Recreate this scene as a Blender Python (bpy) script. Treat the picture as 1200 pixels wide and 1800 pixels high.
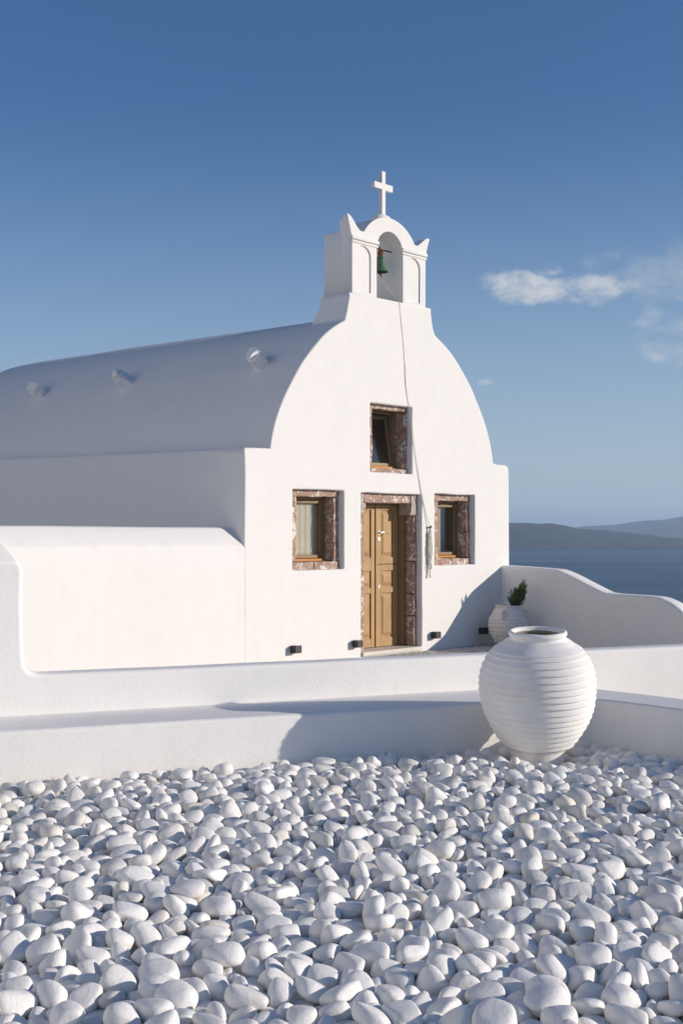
import bpy, bmesh, math, random
from mathutils import Vector, Matrix, noise

for _o in list(bpy.data.objects):
    bpy.data.objects.remove(_o, do_unlink=True)
scene = bpy.context.scene
COL = scene.collection

# ------------------------------------------------------------------ camera
cam_data = bpy.data.cameras.new('camera')
cam_data.sensor_fit = 'VERTICAL'
cam_data.sensor_height = 36.0
cam_data.lens = 44.0
cam_data.shift_y = 35.0 / 1800.0
cam_data.clip_start = 0.1
cam_data.clip_end = 120000.0
camera = bpy.data.objects.new('camera', cam_data)
COL.objects.link(camera)
camera.location = (0, 0, 1.5)
camera.rotation_euler = (math.radians(90), 0, 0)
scene.camera = camera

# ------------------------------------------------------------------ world, sun, exposure
SUN_EL = math.radians(15.0)
SUN_AZ = math.radians(95.0)            # clockwise from +Y (straight ahead): low sun on the right
world = bpy.data.worlds.new('World')
scene.world = world
world.use_nodes = True
wn = world.node_tree.nodes
sky = wn.new('ShaderNodeTexSky')
sky.sky_type = 'NISHITA'
sky.sun_disc = False
sky.sun_elevation = SUN_EL
sky.sun_rotation = SUN_AZ
sky.altitude = 100
sky.air_density = 0.92
sky.dust_density = 0.4
sky.ozone_density = 6.0
wn['Background'].inputs['Strength'].default_value = 0.094
# marine haze whitens the sky evenly all round the horizon
_tc = wn.new('ShaderNodeTexCoord')
_sx = wn.new('ShaderNodeSeparateXYZ')
_mr = wn.new('ShaderNodeMapRange')
_mr.inputs['From Min'].default_value = 0.335
_mr.inputs['From Max'].default_value = 0.0
_pw = wn.new('ShaderNodeMath'); _pw.operation = 'POWER'; _pw.inputs[1].default_value = 1.7
_ml = wn.new('ShaderNodeMath'); _ml.operation = 'MULTIPLY'; _ml.inputs[1].default_value = 0.95
_mx = wn.new('ShaderNodeMix'); _mx.data_type = 'RGBA'
_mx.inputs[7].default_value = (4.1, 4.95, 5.75, 1.0)
_wl = world.node_tree.links.new
_wl(_tc.outputs['Generated'], _sx.inputs[0])
_wl(_sx.outputs['Z'], _mr.inputs['Value'])
_wl(_mr.outputs[0], _pw.inputs[0])
_wl(_pw.outputs[0], _ml.inputs[0])
_wl(_ml.outputs[0], _mx.inputs[0])
_wl(sky.outputs['Color'], _mx.inputs[6])
# broken fair-weather clouds low over the sea, all round the horizon
def _math(op, a, b=None, clamp=False):
    n = wn.new('ShaderNodeMath'); n.operation = op; n.use_clamp = clamp
    for i, v in enumerate((a, b)):
        if v is None: continue
        if isinstance(v, (int, float)): n.inputs[i].default_value = v
        else: _wl(v, n.inputs[i])
    return n.outputs[0]
_az = _math('ARCTAN2', _sx.outputs['X'], _sx.outputs['Y'])
_el = _math('ARCSINE', _sx.outputs['Z'])
_cv = wn.new('ShaderNodeCombineXYZ')
_wl(_math('MULTIPLY', _az, 1.0), _cv.inputs[0])
_wl(_math('MULTIPLY', _el, 1.7), _cv.inputs[1])
def _noise(scale, detail, rough, off):
    m_ = wn.new('ShaderNodeMapping'); m_.inputs['Location'].default_value = off
    _wl(_cv.outputs[0], m_.inputs[0])
    n = wn.new('ShaderNodeTexNoise')
    n.inputs['Scale'].default_value = scale; n.inputs['Detail'].default_value = detail; n.inputs['Roughness'].default_value = rough
    n.inputs['Distortion'].default_value = 0.25
    _wl(m_.outputs[0], n.inputs['Vector'])
    return n.outputs['Fac']
_n1 = _noise(38, 9, 0.60, (0.3, 0.1, 0))
_n2 = _noise(14, 4, 0.5, (1.7, 0.4, 0))
_n3 = _noise(60, 6, 0.6, (0.31, 0.09, 0))
_rc = random.Random(12)
CLOUDS = [(0.152, 0.193, 0.048, 0.0180, 0.95), (0.205, 0.187, 0.036, 0.0150, 0.85), (0.318, 0.199, 0.078, 0.036, 0.62), (0.325, 0.153, 0.110, 0.048, 0.62), (0.1155, 0.1185, 0.009, 0.0042, 0.55), (0.255, 0.196, 0.07, 0.030, 0.30)]
CLOUDS += [(_rc.choice((-1, 1)) * _rc.uniform(0.5, 3.1), _rc.uniform(0.12, 0.24), _rc.uniform(0.04, 0.09), _rc.uniform(0.014, 0.034), _rc.uniform(0.5, 0.9)) for _ in range(9)]
_tot = None
for _a, _e, _w, _h, _op in CLOUDS:
    _dx = _math('DIVIDE', _math('SUBTRACT', _az, _a), _w)
    _dy = _math('DIVIDE', _math('SUBTRACT', _el, _e), _h)
    _d2 = _math('ADD', _math('MULTIPLY', _dx, _dx), _math('MULTIPLY', _dy, _dy))
    # soft body, frayed by the noises
    _b = _math('ADD', _math('MULTIPLY', _math('SUBTRACT', _n1, 0.5), 2.7), _math('MULTIPLY', _math('SUBTRACT', _n2, 0.5), 1.6))
    _b = _math('SUBTRACT', _math('ADD', _b, 0.62), _d2)
    _s = wn.new('ShaderNodeMapRange'); _s.interpolation_type = 'SMOOTHSTEP'
    _s.inputs['From Min'].default_value = -0.25; _s.inputs['From Max'].default_value = 0.85
    _wl(_b, _s.inputs['Value'])
    _o = _math('MULTIPLY', _s.outputs[0], _op)
    _tot = _o if _tot is None else _math('MAXIMUM', _tot, _o)
_cc = wn.new('ShaderNodeMix'); _cc.data_type = 'RGBA'
_wl(_math('MULTIPLY', _math('SUBTRACT', _n3, 0.3), 2.2, True), _cc.inputs[0])
_cc.inputs[6].default_value = (4.4, 4.8, 5.4, 1.0)
_cc.inputs[7].default_value = (5.9, 6.0, 6.2, 1.0)
_mc = wn.new('ShaderNodeMix'); _mc.data_type = 'RGBA'
_wl(_tot, _mc.inputs[0])
_wl(_mx.outputs[2], _mc.inputs[6])
_wl(_cc.outputs[2], _mc.inputs[7])
_wl(_mc.outputs[2], wn['Background'].inputs['Color'])

sun_data = bpy.data.lights.new('sun', 'SUN')
sun_data.energy = 3.6
sun_data.angle = math.radians(0.53)
sun_data.color = (1.0, 0.89, 0.765)
sun = bpy.data.objects.new('sun', sun_data)
COL.objects.link(sun)
sun.location = (30, -4, 12)
_sd = Vector((math.sin(SUN_AZ) * math.cos(SUN_EL), math.cos(SUN_AZ) * math.cos(SUN_EL), math.sin(SUN_EL)))
sun.rotation_euler = (-_sd).to_track_quat('-Z', 'Y').to_euler()

scene.view_settings.view_transform = 'Standard'
scene.view_settings.look = 'None'
scene.view_settings.gamma = 1.0
scene.view_settings.exposure = 0.31
scene.view_settings.use_curve_mapping = False
scene.cycles.use_denoising = True
scene.cycles.max_bounces = 14
scene.cycles.glossy_bounces = 4
scene.cycles.transmission_bounces = 6
scene.cycles.diffuse_bounces = 10
scene.cycles.transparent_max_bounces = 12
scene.cycles.volume_bounces = 2
scene.cycles.volume_max_steps = 128

# ------------------------------------------------------------------ materials
def mat_new(name):
    m = bpy.data.materials.new(name)
    m.use_nodes = True
    nt = m.node_tree
    b = nt.nodes['Principled BSDF']
    return m, nt, b

def N(nt, kind, **kw):
    n = nt.nodes.new(kind)
    for k, v in kw.items():
        setattr(n, k, v)
    return n

def noise_node(nt, vec, scale, detail=4, rough=0.55, dist=0.0):
    n = N(nt, 'ShaderNodeTexNoise')
    n.inputs['Scale'].default_value = scale
    n.inputs['Detail'].default_value = detail
    n.inputs['Roughness'].default_value = rough
    n.inputs['Distortion'].default_value = dist
    if vec is not None:
        nt.links.new(vec, n.inputs['Vector'])
    return n

def ramp(nt, fac, stops):
    r = N(nt, 'ShaderNodeValToRGB')
    e = r.color_ramp.elements
    while len(e) < len(stops):
        e.new(0.5)
    for i, (p, c) in enumerate(stops):
        e[i].position = p
        e[i].color = tuple(c) + (1.0,) if len(c) == 3 else c
    nt.links.new(fac, r.inputs['Fac'])
    return r

def mixc(nt, fac, a, b, mode='MIX'):
    m = N(nt, 'ShaderNodeMix', data_type='RGBA', blend_type=mode)
    for sock, val in ((m.inputs[0], fac), (m.inputs[6], a), (m.inputs[7], b)):
        if hasattr(val, 'is_output'):
            nt.links.new(val, sock)
        elif isinstance(val, (int, float)):
            sock.default_value = val
        else:
            sock.default_value = tuple(val) + (1.0,)
    return m.outputs[2]

def bump(nt, bsdf, layers):
    """layers: (height output, strength, distance)"""
    prev = None
    for h, s, d in layers:
        bn = N(nt, 'ShaderNodeBump')
        bn.inputs['Strength'].default_value = s
        bn.inputs['Distance'].default_value = d
        nt.links.new(h, bn.inputs['Height'])
        if prev is not None:
            nt.links.new(prev, bn.inputs['Normal'])
        prev = bn.outputs['Normal']
    nt.links.new(prev, bsdf.inputs['Normal'])

def objcoord(nt):
    return N(nt, 'ShaderNodeTexCoord').outputs['Object']

def geopos(nt):
    return N(nt, 'ShaderNodeNewGeometry').outputs['Position']

def plaster(name, base=(0.80, 0.785, 0.765), rough_scale=70, rough_str=0.18, wave=0.35, wdist=0.05):
    m, nt, b = mat_new(name)
    p = geopos(nt)
    big = noise_node(nt, p, 0.9, 3, 0.5)
    mid = noise_node(nt, p, 4.5, 5, 0.6)
    fine = noise_node(nt, p, rough_scale, 6, 0.7)
    # faint weathering: vertical rain streaks and patches of thicker limewash
    mp = N(nt, 'ShaderNodeMapping')
    mp.inputs['Scale'].default_value = (7.0, 7.0, 0.5)
    nt.links.new(p, mp.inputs['Vector'])
    streak = noise_node(nt, mp.outputs['Vector'], 1.0, 5, 0.65)
    dark = tuple(c * 0.975 for c in base)
    light = tuple(min(0.87, c * 1.015) for c in base)
    r1 = ramp(nt, mid.outputs['Fac'], [(0.3, dark), (0.55, base), (0.8, light)])
    r2 = ramp(nt, streak.outputs['Fac'], [(0.25, (0.955, 0.95, 0.94)), (0.5, (1, 1, 1))])
    c = mixc(nt, 0.6, r1.outputs['Color'], r2.outputs['Color'], 'MULTIPLY')
    spots = N(nt, 'ShaderNodeTexVoronoi')
    spots.inputs['Scale'].default_value = 2.3
    nt.links.new(p, spots.inputs['Vector'])
    rs = ramp(nt, spots.outputs['Distance'], [(0.012, (0.62, 0.56, 0.5)), (0.022, (1, 1, 1))])
    c = mixc(nt, 0.45, c, rs.outputs['Color'], 'MULTIPLY')
    nt.links.new(c, b.inputs['Base Color'])
    b.inputs['Roughness'].default_value = 0.88
    b.inputs['Specular IOR Level'].default_value = 0.25
    bump(nt, b, [(big.outputs['Fac'], wave, wdist), (mid.outputs['Fac'], 0.14, 0.010), (fine.outputs['Fac'], rough_str, 0.004)])
    return m

M_FACADE = plaster('limewashed_facade', (0.765, 0.752, 0.732), rough_scale=55, rough_str=0.14, wave=0.25, wdist=0.05)
M_WALL = plaster('limewashed_rough_wall', (0.835, 0.822, 0.80), rough_scale=42, rough_str=0.6, wave=0.35, wdist=0.04)
M_VAULT = plaster('limewashed_vault', (0.765, 0.752, 0.732), rough_scale=30, rough_str=0.12, wave=0.2, wdist=0.08)

def simple(name, col, rough=0.7, metal=0.0, var=0.12, scale=30, bmp=0.2, bd=0.003, spec=0.4):
    m, nt, b = mat_new(name)
    p = objcoord(nt)
    n = noise_node(nt, p, scale, 5, 0.6)
    r = ramp(nt, n.outputs['Fac'], [(0.3, tuple(c * (1 - var) for c in col)), (0.7, tuple(min(1, c * (1 + var)) for c in col))])
    nt.links.new(r.outputs['Color'], b.inputs['Base Color'])
    b.inputs['Roughness'].default_value = rough
    b.inputs['Metallic'].default_value = metal
    b.inputs['Specular IOR Level'].default_value = spec
    if bmp:
        bump(nt, b, [(n.outputs['Fac'], bmp, bd)])
    return m

def make_stone():
    """red volcanic surround stones with remains of old limewash"""
    m, nt, b = mat_new('red_volcanic_stone')
    p = geopos(nt)
    n1 = noise_node(nt, p, 9, 6, 0.65)
    n2 = noise_node(nt, p, 48, 5, 0.7)
    lime = noise_node(nt, p, 13, 7, 0.72, 0.6)
    col = ramp(nt, n1.outputs['Fac'], [(0.25, (0.23, 0.155, 0.125)), (0.5, (0.39, 0.27, 0.22)), (0.75, (0.53, 0.41, 0.34))])
    col2 = mixc(nt, 0.55, col.outputs['Color'], ramp(nt, n2.outputs['Fac'], [(0.3, (0.45, 0.42, 0.4)), (0.65, (1.25, 1.2, 1.15))]).outputs['Color'], 'MULTIPLY')
    lm = ramp(nt, lime.outputs['Fac'], [(0.535, (0, 0, 0)), (0.575, (1, 1, 1))])
    c = mixc(nt, lm.outputs['Color'], col2, (0.72, 0.67, 0.60))
    nt.links.new(c, b.inputs['Base Color'])
    b.inputs['Roughness'].default_value = 0.92
    b.inputs['Specular IOR Level'].default_value = 0.2
    bump(nt, b, [(n1.outputs['Fac'], 0.6, 0.02), (n2.outputs['Fac'], 0.7, 0.008), (lm.outputs['Color'], 0.5, 0.004)])
    return m
M_STONE = make_stone()
M_CORBEL = simple('grey_carved_stone', (0.42, 0.38, 0.33), 0.9, var=0.45, scale=28, bmp=0.8, bd=0.01)

def make_wood(name, col, grain_axis='Z', rough=0.5):
    m, nt, b = mat_new(name)
    p = objcoord(nt)
    mp = N(nt, 'ShaderNodeMapping')
    mp.inputs['Scale'].default_value = (60, 60, 3.0) if grain_axis == 'Z' else (3.0, 60, 60)
    nt.links.new(p, mp.inputs['Vector'])
    g = noise_node(nt, mp.outputs['Vector'], 1.0, 5, 0.6, 0.4)
    blot = noise_node(nt, p, 5, 3, 0.5)
    r = ramp(nt, g.outputs['Fac'], [(0.25, tuple(c * 0.80 for c in col)), (0.55, col), (0.8, tuple(min(1, c * 1.12) for c in col))])
    r2 = ramp(nt, blot.outputs['Fac'], [(0.3, (0.88, 0.88, 0.88)), (0.7, (1.06, 1.05, 1.03))])
    nt.links.new(mixc(nt, 1.0, r.outputs['Color'], r2.outputs['Color'], 'MULTIPLY'), b.inputs['Base Color'])
    b.inputs['Roughness'].default_value = rough
    b.inputs['Specular IOR Level'].default_value = 0.3
    bump(nt, b, [(g.outputs['Fac'], 0.15, 0.002)])
    return m
M_DOOR = make_wood('ochre_door_wood', (0.44, 0.275, 0.125))
M_FRAME = make_wood('olive_brown_frame_wood', (0.27, 0.185, 0.10))
M_OILED = make_wood('orange_oiled_wood', (0.55, 0.24, 0.06), 'X', 0.35)

def make_glass():
    m, nt, b = mat_new('window_glass')
    nt.nodes.remove(b)
    out = nt.nodes['Material Output']
    tr = N(nt, 'ShaderNodeBsdfTransparent')
    tr.inputs['Color'].default_value = (0.95, 0.95, 0.93, 1)
    gl = N(nt, 'ShaderNodeBsdfGlossy')
    gl.inputs['Roughness'].default_value = 0.02
    lw = N(nt, 'ShaderNodeLayerWeight')
    lw.inputs['Blend'].default_value = 0.5
    pw = N(nt, 'ShaderNodeMath', operation='POWER')
    nt.links.new(lw.outputs['Facing'], pw.inputs[0])
    pw.inputs[1].default_value = 3.0
    fr = N(nt, 'ShaderNodeMath', operation='MULTIPLY_ADD')
    nt.links.new(pw.outputs[0], fr.inputs[0])
    fr.inputs[1].default_value = 0.6
    fr.inputs[2].default_value = 0.05
    mx = N(nt, 'ShaderNodeMixShader')
    nt.links.new(fr.outputs[0], mx.inputs[0])
    nt.links.new(tr.outputs[0], mx.inputs[1])
    nt.links.new(gl.outputs[0], mx.inputs[2])
    nt.links.new(mx.outputs[0], out.inputs['Surface'])
    return m
M_GLASS = make_glass()
M_CURTAIN = simple('beige_curtain_cloth', (0.58, 0.53, 0.42), 0.95, var=0.06, scale=120, bmp=0.1)
M_METAL = simple('brushed_steel', (0.62, 0.6, 0.56), 0.28, 1.0, var=0.05, bmp=0)
M_LAMP = simple('anthracite_lamp_paint', (0.035, 0.035, 0.037), 0.55, 0.0, var=0.1, bmp=0.05)
M_LENS = simple('frosted_lamp_lens', (0.5, 0.5, 0.48), 0.35, var=0.02, bmp=0)
M_BRONZE = simple('green_bronze', (0.05, 0.125, 0.075), 0.6, 0.2, var=0.4, scale=22, bmp=0.3)
M_RUST = simple('rusty_iron', (0.16, 0.075, 0.035), 0.9, 0.1, var=0.5, scale=60, bmp=0.5)
M_ROPE = simple('grey_white_rope', (0.66, 0.62, 0.56), 0.95, var=0.25, scale=300, bmp=0.5)
M_SOIL = simple('dark_potting_soil', (0.05, 0.035, 0.025), 1.0, var=0.4, scale=60, bmp=0.8, bd=0.01)
M_CLAY = simple('bare_brown_clay', (0.36, 0.30, 0.25), 0.95, var=0.2, scale=14, bmp=0.4)
M_MARBLE = simple('pale_marble_threshold', (0.62, 0.58, 0.52), 0.6, var=0.12, scale=9, bmp=0.2)
M_INTERIOR = simple('dim_interior_plaster', (0.35, 0.31, 0.26), 0.95, var=0.06, scale=3, bmp=0.1)

def make_jar_mat(name, base, stain):
    m, nt, b = mat_new(name)
    p = objcoord(nt)
    n1 = noise_node(nt, p, 7, 6, 0.65)
    n2 = noise_node(nt, p, 60, 5, 0.7)
    st = noise_node(nt, p, 3.2, 7, 0.7, 0.4)
    c1 = ramp(nt, n1.outputs['Fac'], [(0.3, tuple(c * 0.92 for c in base)), (0.65, base)])
    sm = ramp(nt, st.outputs['Fac'], [(0.56, (0, 0, 0)), (0.72, (1, 1, 1))])
    mul = N(nt, 'ShaderNodeMath', operation='MULTIPLY')
    nt.links.new(sm.outputs['Color'], mul.inputs[0])
    mul.inputs[1].default_value = 0.35
    nt.links.new(mixc(nt, mul.outputs[0], c1.outputs['Color'], stain), b.inputs['Base Color'])
    b.inputs['Roughness'].default_value = 0.8
    b.inputs['Specular IOR Level'].default_value = 0.3
    bump(nt, b, [(n1.outputs['Fac'], 0.3, 0.01), (n2.outputs['Fac'], 0.35, 0.003)])
    return m
M_JAR = make_jar_mat('white_painted_clay', (0.83, 0.815, 0.79), (0.62, 0.55, 0.46))
M_JAR_OLD = make_jar_mat('weathered_white_clay', (0.73, 0.70, 0.65), (0.42, 0.34, 0.26))

def make_pebble_mat():
    m, nt, b = mat_new('white_marble_pebble')
    geo = N(nt, 'ShaderNodeNewGeometry')
    rnd = geo.outputs['Random Per Island']
    p = geo.outputs['Position']
    base = ramp(nt, rnd, [(0.0, (0.62, 0.61, 0.595)), (0.10, (0.74, 0.725, 0.70)), (0.2, (0.80, 0.785, 0.76)), (0.55, (0.84, 0.825, 0.795)), (0.88, (0.85, 0.84, 0.82)), (0.95, (0.79, 0.75, 0.68)), (1.0, (0.74, 0.69, 0.60))])
    n1 = noise_node(nt, p, 26, 5, 0.6)
    n2 = noise_node(nt, p, 190, 4, 0.7)
    n3 = noise_node(nt, p, 9, 6, 0.7, 0.5)
    pit = N(nt, 'ShaderNodeTexVoronoi')
    pit.inputs['Scale'].default_value = 34
    nt.links.new(p, pit.inputs['Vector'])
    och = ramp(nt, n3.outputs['Fac'], [(0.60, (1, 1, 1)), (0.75, (0.93, 0.83, 0.70))])
    grey = ramp(nt, n1.outputs['Fac'], [(0.28, (0.90, 0.90, 0.90)), (0.5, (1, 1, 1))])
    c = mixc(nt, 0.7, base.outputs['Color'], och.outputs['Color'], 'MULTIPLY')
    c = mixc(nt, 0.8, c, grey.outputs['Color'], 'MULTIPLY')
    pr = ramp(nt, pit.outputs['Distance'], [(0.03, (0, 0, 0)), (0.16, (1, 1, 1))])
    nt.links.new(c, b.inputs['Base Color'])
    b.inputs['Roughness'].default_value = 0.72
    b.inputs['Specular IOR Level'].default_value = 0.3
    wh = N(nt, 'ShaderNodeTexWhiteNoise', noise_dimensions='1D')
    nt.links.new(rnd, wh.inputs['W'])
    rr = ramp(nt, wh.outputs['Value'], [(0.80, (0.12, 0.12, 0.12)), (0.93, (1, 1, 1))])
    chip = noise_node(nt, p, 55, 7, 0.75)
    mu = N(nt, 'ShaderNodeMath', operation='MULTIPLY')
    nt.links.new(rr.outputs['Color'], mu.inputs[0])
    nt.links.new(chip.outputs['Fac'], mu.inputs[1])
    bump(nt, b, [(n1.outputs['Fac'], 0.35, 0.012), (mu.outputs[0], 0.9, 0.010), (pr.outputs['Color'], 0.25, 0.002), (n2.outputs['Fac'], 0.25, 0.0015)])
    return m
M_PEBBLE = make_pebble_mat()

# ------------------------------------------------------------------ helpers
ANG = math.atan2(0.73160796, 0.6817256)          # direction of the chapel front on the ground plan
U = Vector((math.cos(ANG), math.sin(ANG), 0))
V = Vector((-math.sin(ANG), math.cos(ANG), 0))
P0 = Vector((0.638, 16.522, 0))

def W(u, v, z):
    """chapel coordinates (along the front, into the nave, up) to world"""
    return P0 + U * u + V * v + Vector((0, 0, z))

def mesh_obj(name, verts, faces, mat, parent=None, smooth=False, sharp=None):
    me = bpy.data.meshes.new(name)
    me.from_pydata([tuple(v) for v in verts], [], faces)
    me.update()
    if smooth:
        me.shade_smooth()
        if sharp:
            me.set_sharp_from_angle(angle=math.radians(sharp))
    return link(name, me, mat, parent)

def link(name, me, mat, parent=None):
    o = bpy.data.objects.new(name, me)
    COL.objects.link(o)
    if mat is not None:
        me.materials.clear()
        me.materials.append(mat)
    if parent is not None:
        o.parent = parent
    return o

def bm_obj(name, bm, mat, parent=None, smooth=False, sharp=35):
    me = bpy.data.meshes.new(name)
    bmesh.ops.recalc_face_normals(bm, faces=bm.faces)
    bm.to_mesh(me)
    bm.free()
    if smooth:
        me.shade_smooth()
        me.set_sharp_from_angle(angle=math.radians(sharp))
    return link(name, me, mat, parent)

def empty(name, loc, rz=0.0):
    o = bpy.data.objects.new(name, None)
    COL.objects.link(o)
    o.location = loc
    o.rotation_euler = (0, 0, rz)
    o.empty_display_size = 0.2
    return o

def tag(o, label=None, cat=None, group=None, kind=None):
    if label: o['label'] = label
    if cat: o['category'] = cat
    if group: o['group'] = group
    if kind: o['kind'] = kind
    return o

def slab_mesh(name, outlines, depth, bevel=0.012, res=3):
    """rounded slab: closed outlines (the first outer, the rest holes) in XY, centred on z=0"""
    cu = bpy.data.curves.new(name, 'CURVE')
    cu.dimensions = '2D'
    cu.fill_mode = 'BOTH'
    cu.extrude = max(0.0, depth / 2 - bevel)
    cu.bevel_depth = bevel
    cu.bevel_resolution = res
    cu.offset = -bevel
    for pts in outlines:
        sp = cu.splines.new('POLY')
        sp.points.add(len(pts) - 1)
        for p, q in zip(sp.points, pts):
            p.co = (q[0], q[1], 0, 1)
        sp.use_cyclic_u = True
    ob = bpy.data.objects.new(name, cu)
    COL.objects.link(ob)
    dg = bpy.context.evaluated_depsgraph_get()
    me = bpy.data.meshes.new_from_object(ob.evaluated_get(dg))
    bpy.data.objects.remove(ob, do_unlink=True)
    bpy.data.curves.remove(cu)
    me.name = name
    return me

def slab_upright(name, outlines, v0, v1, mat, parent=None, bevel=0.012, res=3):
    """outlines in (u, z); the slab stands between v0 and v1"""
    me = slab_mesh(name, outlines, v1 - v0, bevel, res)
    mid = (v0 + v1) / 2
    me.transform(Matrix(((1, 0, 0, 0), (0, 0, -1, mid), (0, 1, 0, 0), (0, 0, 0, 1))))
    return link(name, me, mat, parent)

def slab_flat(name, outlines, z0, z1, mat, parent=None, bevel=0.012, res=3):
    me = slab_mesh(name, outlines, z1 - z0, bevel, res)
    me.transform(Matrix.Translation((0, 0, (z0 + z1) / 2)))
    return link(name, me, mat, parent)

def wobble(pts, step=0.22, amp=0.006, seed=0, closed=True):
    """resample a polyline and let it wander a little, as hand-plastered edges do"""
    out = []
    n = len(pts)
    for i in range(n if closed else n - 1):
        a, b = Vector(pts[i]), Vector(pts[(i + 1) % n])
        L = (b - a).length
        k = max(1, int(L / step))
        d = (b - a) / L
        nrm = Vector((-d.y, d.x))
        for j in range(k):
            p = a + (b - a) * (j / k)
            w = noise.noise(Vector((p.x * 1.7 + seed * 9.1, p.y * 1.7, seed))) * amp * 2
            w += noise.noise(Vector((p.x * 6 + seed * 3.3, p.y * 6, seed + 5))) * amp * 0.5
            if j == 0:
                w *= 0.3
            q = p + nrm * w
            out.append((q.x, q.y))
    return out

def rect(x0, x1, y0, y1):
    return [(x0, y0), (x1, y0), (x1, y1), (x0, y1)]

def round_corners(pts, r, k=5):
    out = []
    n = len(pts)
    for i in range(n):
        p, a, b = Vector(pts[i]), Vector(pts[i - 1]), Vector(pts[(i + 1) % n])
        da, db = (a - p), (b - p)
        rr = min(r, da.length * 0.45, db.length * 0.45)
        s, e = p + da.normalized() * rr, p + db.normalized() * rr
        for j in range(k + 1):
            t = j / k
            q = s * (1 - t) ** 2 + p * 2 * t * (1 - t) + e * t * t
            out.append((q.x, q.y))
    return out

def box_bm(x0, x1, y0, y1, z0, z1, bm=None, bevel=0.0, seg=2):
    own = bm is None
    b2 = bmesh.new()
    r = bmesh.ops.create_cube(b2, size=1.0)
    for v in b2.verts:
        v.co = Vector(((x0 + x1) / 2 + v.co.x * (x1 - x0), (y0 + y1) / 2 + v.co.y * (y1 - y0), (z0 + z1) / 2 + v.co.z * (z1 - z0)))
    if bevel:
        bmesh.ops.bevel(b2, geom=b2.edges[:], offset=bevel, segments=seg, affect='EDGES', profile=0.5)
    if own:
        return b2
    me = bpy.data.meshes.new('tmp')
    b2.to_mesh(me)
    b2.free()
    bm.from_mesh(me)
    bpy.data.meshes.remove(me)
    return bm

def rough_block(name, x0, x1, y0, y1, z0, z1, mat, parent, seed=0, amp=0.007, cut=4, bevel=0.008):
    """a hand-dressed stone: box with chipped, uneven edges"""
    bm = bmesh.new()
    bmesh.ops.create_cube(bm, size=1.0)
    d = Vector((x1 - x0, y1 - y0, z1 - z0))
    c = Vector(((x0 + x1) / 2, (y0 + y1) / 2, (z0 + z1) / 2))
    for v in bm.verts:
        v.co = Vector((v.co.x * d.x, v.co.y * d.y, v.co.z * d.z))
    bmesh.ops.bevel(bm, geom=bm.edges[:], offset=bevel, segments=1, affect='EDGES')
    for ax in range(3):
        if d[ax] > 0.25:
            k = min(9, int(d[ax] / 0.09))
            for j in range(1, k):
                t = -d[ax] / 2 + d[ax] * j / k
                co = Vector((0, 0, 0)); co[ax] = t
                no = Vector((0, 0, 0)); no[ax] = 1
                bmesh.ops.bisect_plane(bm, geom=bm.verts[:] + bm.edges[:] + bm.faces[:], plane_co=co, plane_no=no)
    for v in bm.verts:
        q = (v.co + c) * 14 + Vector((seed * 7.7, seed * 3.1, 0))
        v.co += Vector((noise.noise(q), 0.6 * noise.noise(q + Vector((9, 0, 0))), noise.noise(q + Vector((0, 9, 0))))) * amp * 2
        v.co += c
    return bm_obj(name, bm, mat, parent)

def lathe(name, profile, mat, parent=None, seg=64, wob=0.0, seed=0, sharp=None, ang=None):
    verts, faces = [], []
    n = len(profile)
    for i in range(seg):
        a = 2 * math.pi * i / seg
        for j, (r, z) in enumerate(profile):
            dr = dz = 0
            if wob:
                dr = wob * noise.noise(Vector((math.cos(a) * 1.3 + seed, math.sin(a) * 1.3, z * 4)))
                dz = wob * 0.9 * noise.noise(Vector((math.cos(a) * 1.1 + seed + 7, math.sin(a) * 1.1, z * 2)))
            verts.append(((r + dr) * math.cos(a), (r + dr) * math.sin(a), z + dz))
    for i in range(seg):
        for j in range(n - 1):
            a, b = i * n + j, ((i + 1) % seg) * n + j
            faces.append((a, b, b + 1, a + 1))
    return mesh_obj(name, verts, faces, mat, parent, smooth=True, sharp=sharp)

def tube_bm(bm, pts, r, seg=8, r_end=None):
    pts = [Vector(p) for p in pts]
    rings = []
    for i, p in enumerate(pts):
        d = (pts[min(i + 1, len(pts) - 1)] - pts[max(i - 1, 0)]).normalized()
        up = Vector((0, 0, 1)) if abs(d.z) < 0.9 else Vector((1, 0, 0))
        x = d.cross(up).normalized()
        y = d.cross(x)
        rr = r if r_end is None else r + (r_end - r) * i / max(1, len(pts) - 1)
        rings.append([bm.verts.new(p + x * rr * math.cos(2 * math.pi * k / seg) + y * rr * math.sin(2 * math.pi * k / seg)) for k in range(seg)])
    for a, b in zip(rings, rings[1:]):
        for k in range(seg):
            bm.faces.new((a[k], a[(k + 1) % seg], b[(k + 1) % seg], b[k]))
    bm.faces.new(rings[0][::-1])
    bm.faces.new(rings[-1])
    return bm

def smoothline(pts, k=6):
    """Catmull-Rom"""
    P = [Vector(p) for p in pts]
    P = [P[0] * 2 - P[1]] + P + [P[-1] * 2 - P[-2]]
    out = []
    for i in range(1, len(P) - 2):
        for j in range(k):
            t = j / k
            a, b, c, d = P[i - 1], P[i], P[i + 1], P[i + 2]
            out.append(0.5 * ((2 * b) + (c - a) * t + (2 * a - 5 * b + 4 * c - d) * t * t + (3 * b - a - 3 * c + d) * t ** 3))
    out.append(P[-2])
    return out

# ------------------------------------------------------------------ ground, sea, islands, haze
SEA_Z = -90.0

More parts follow.
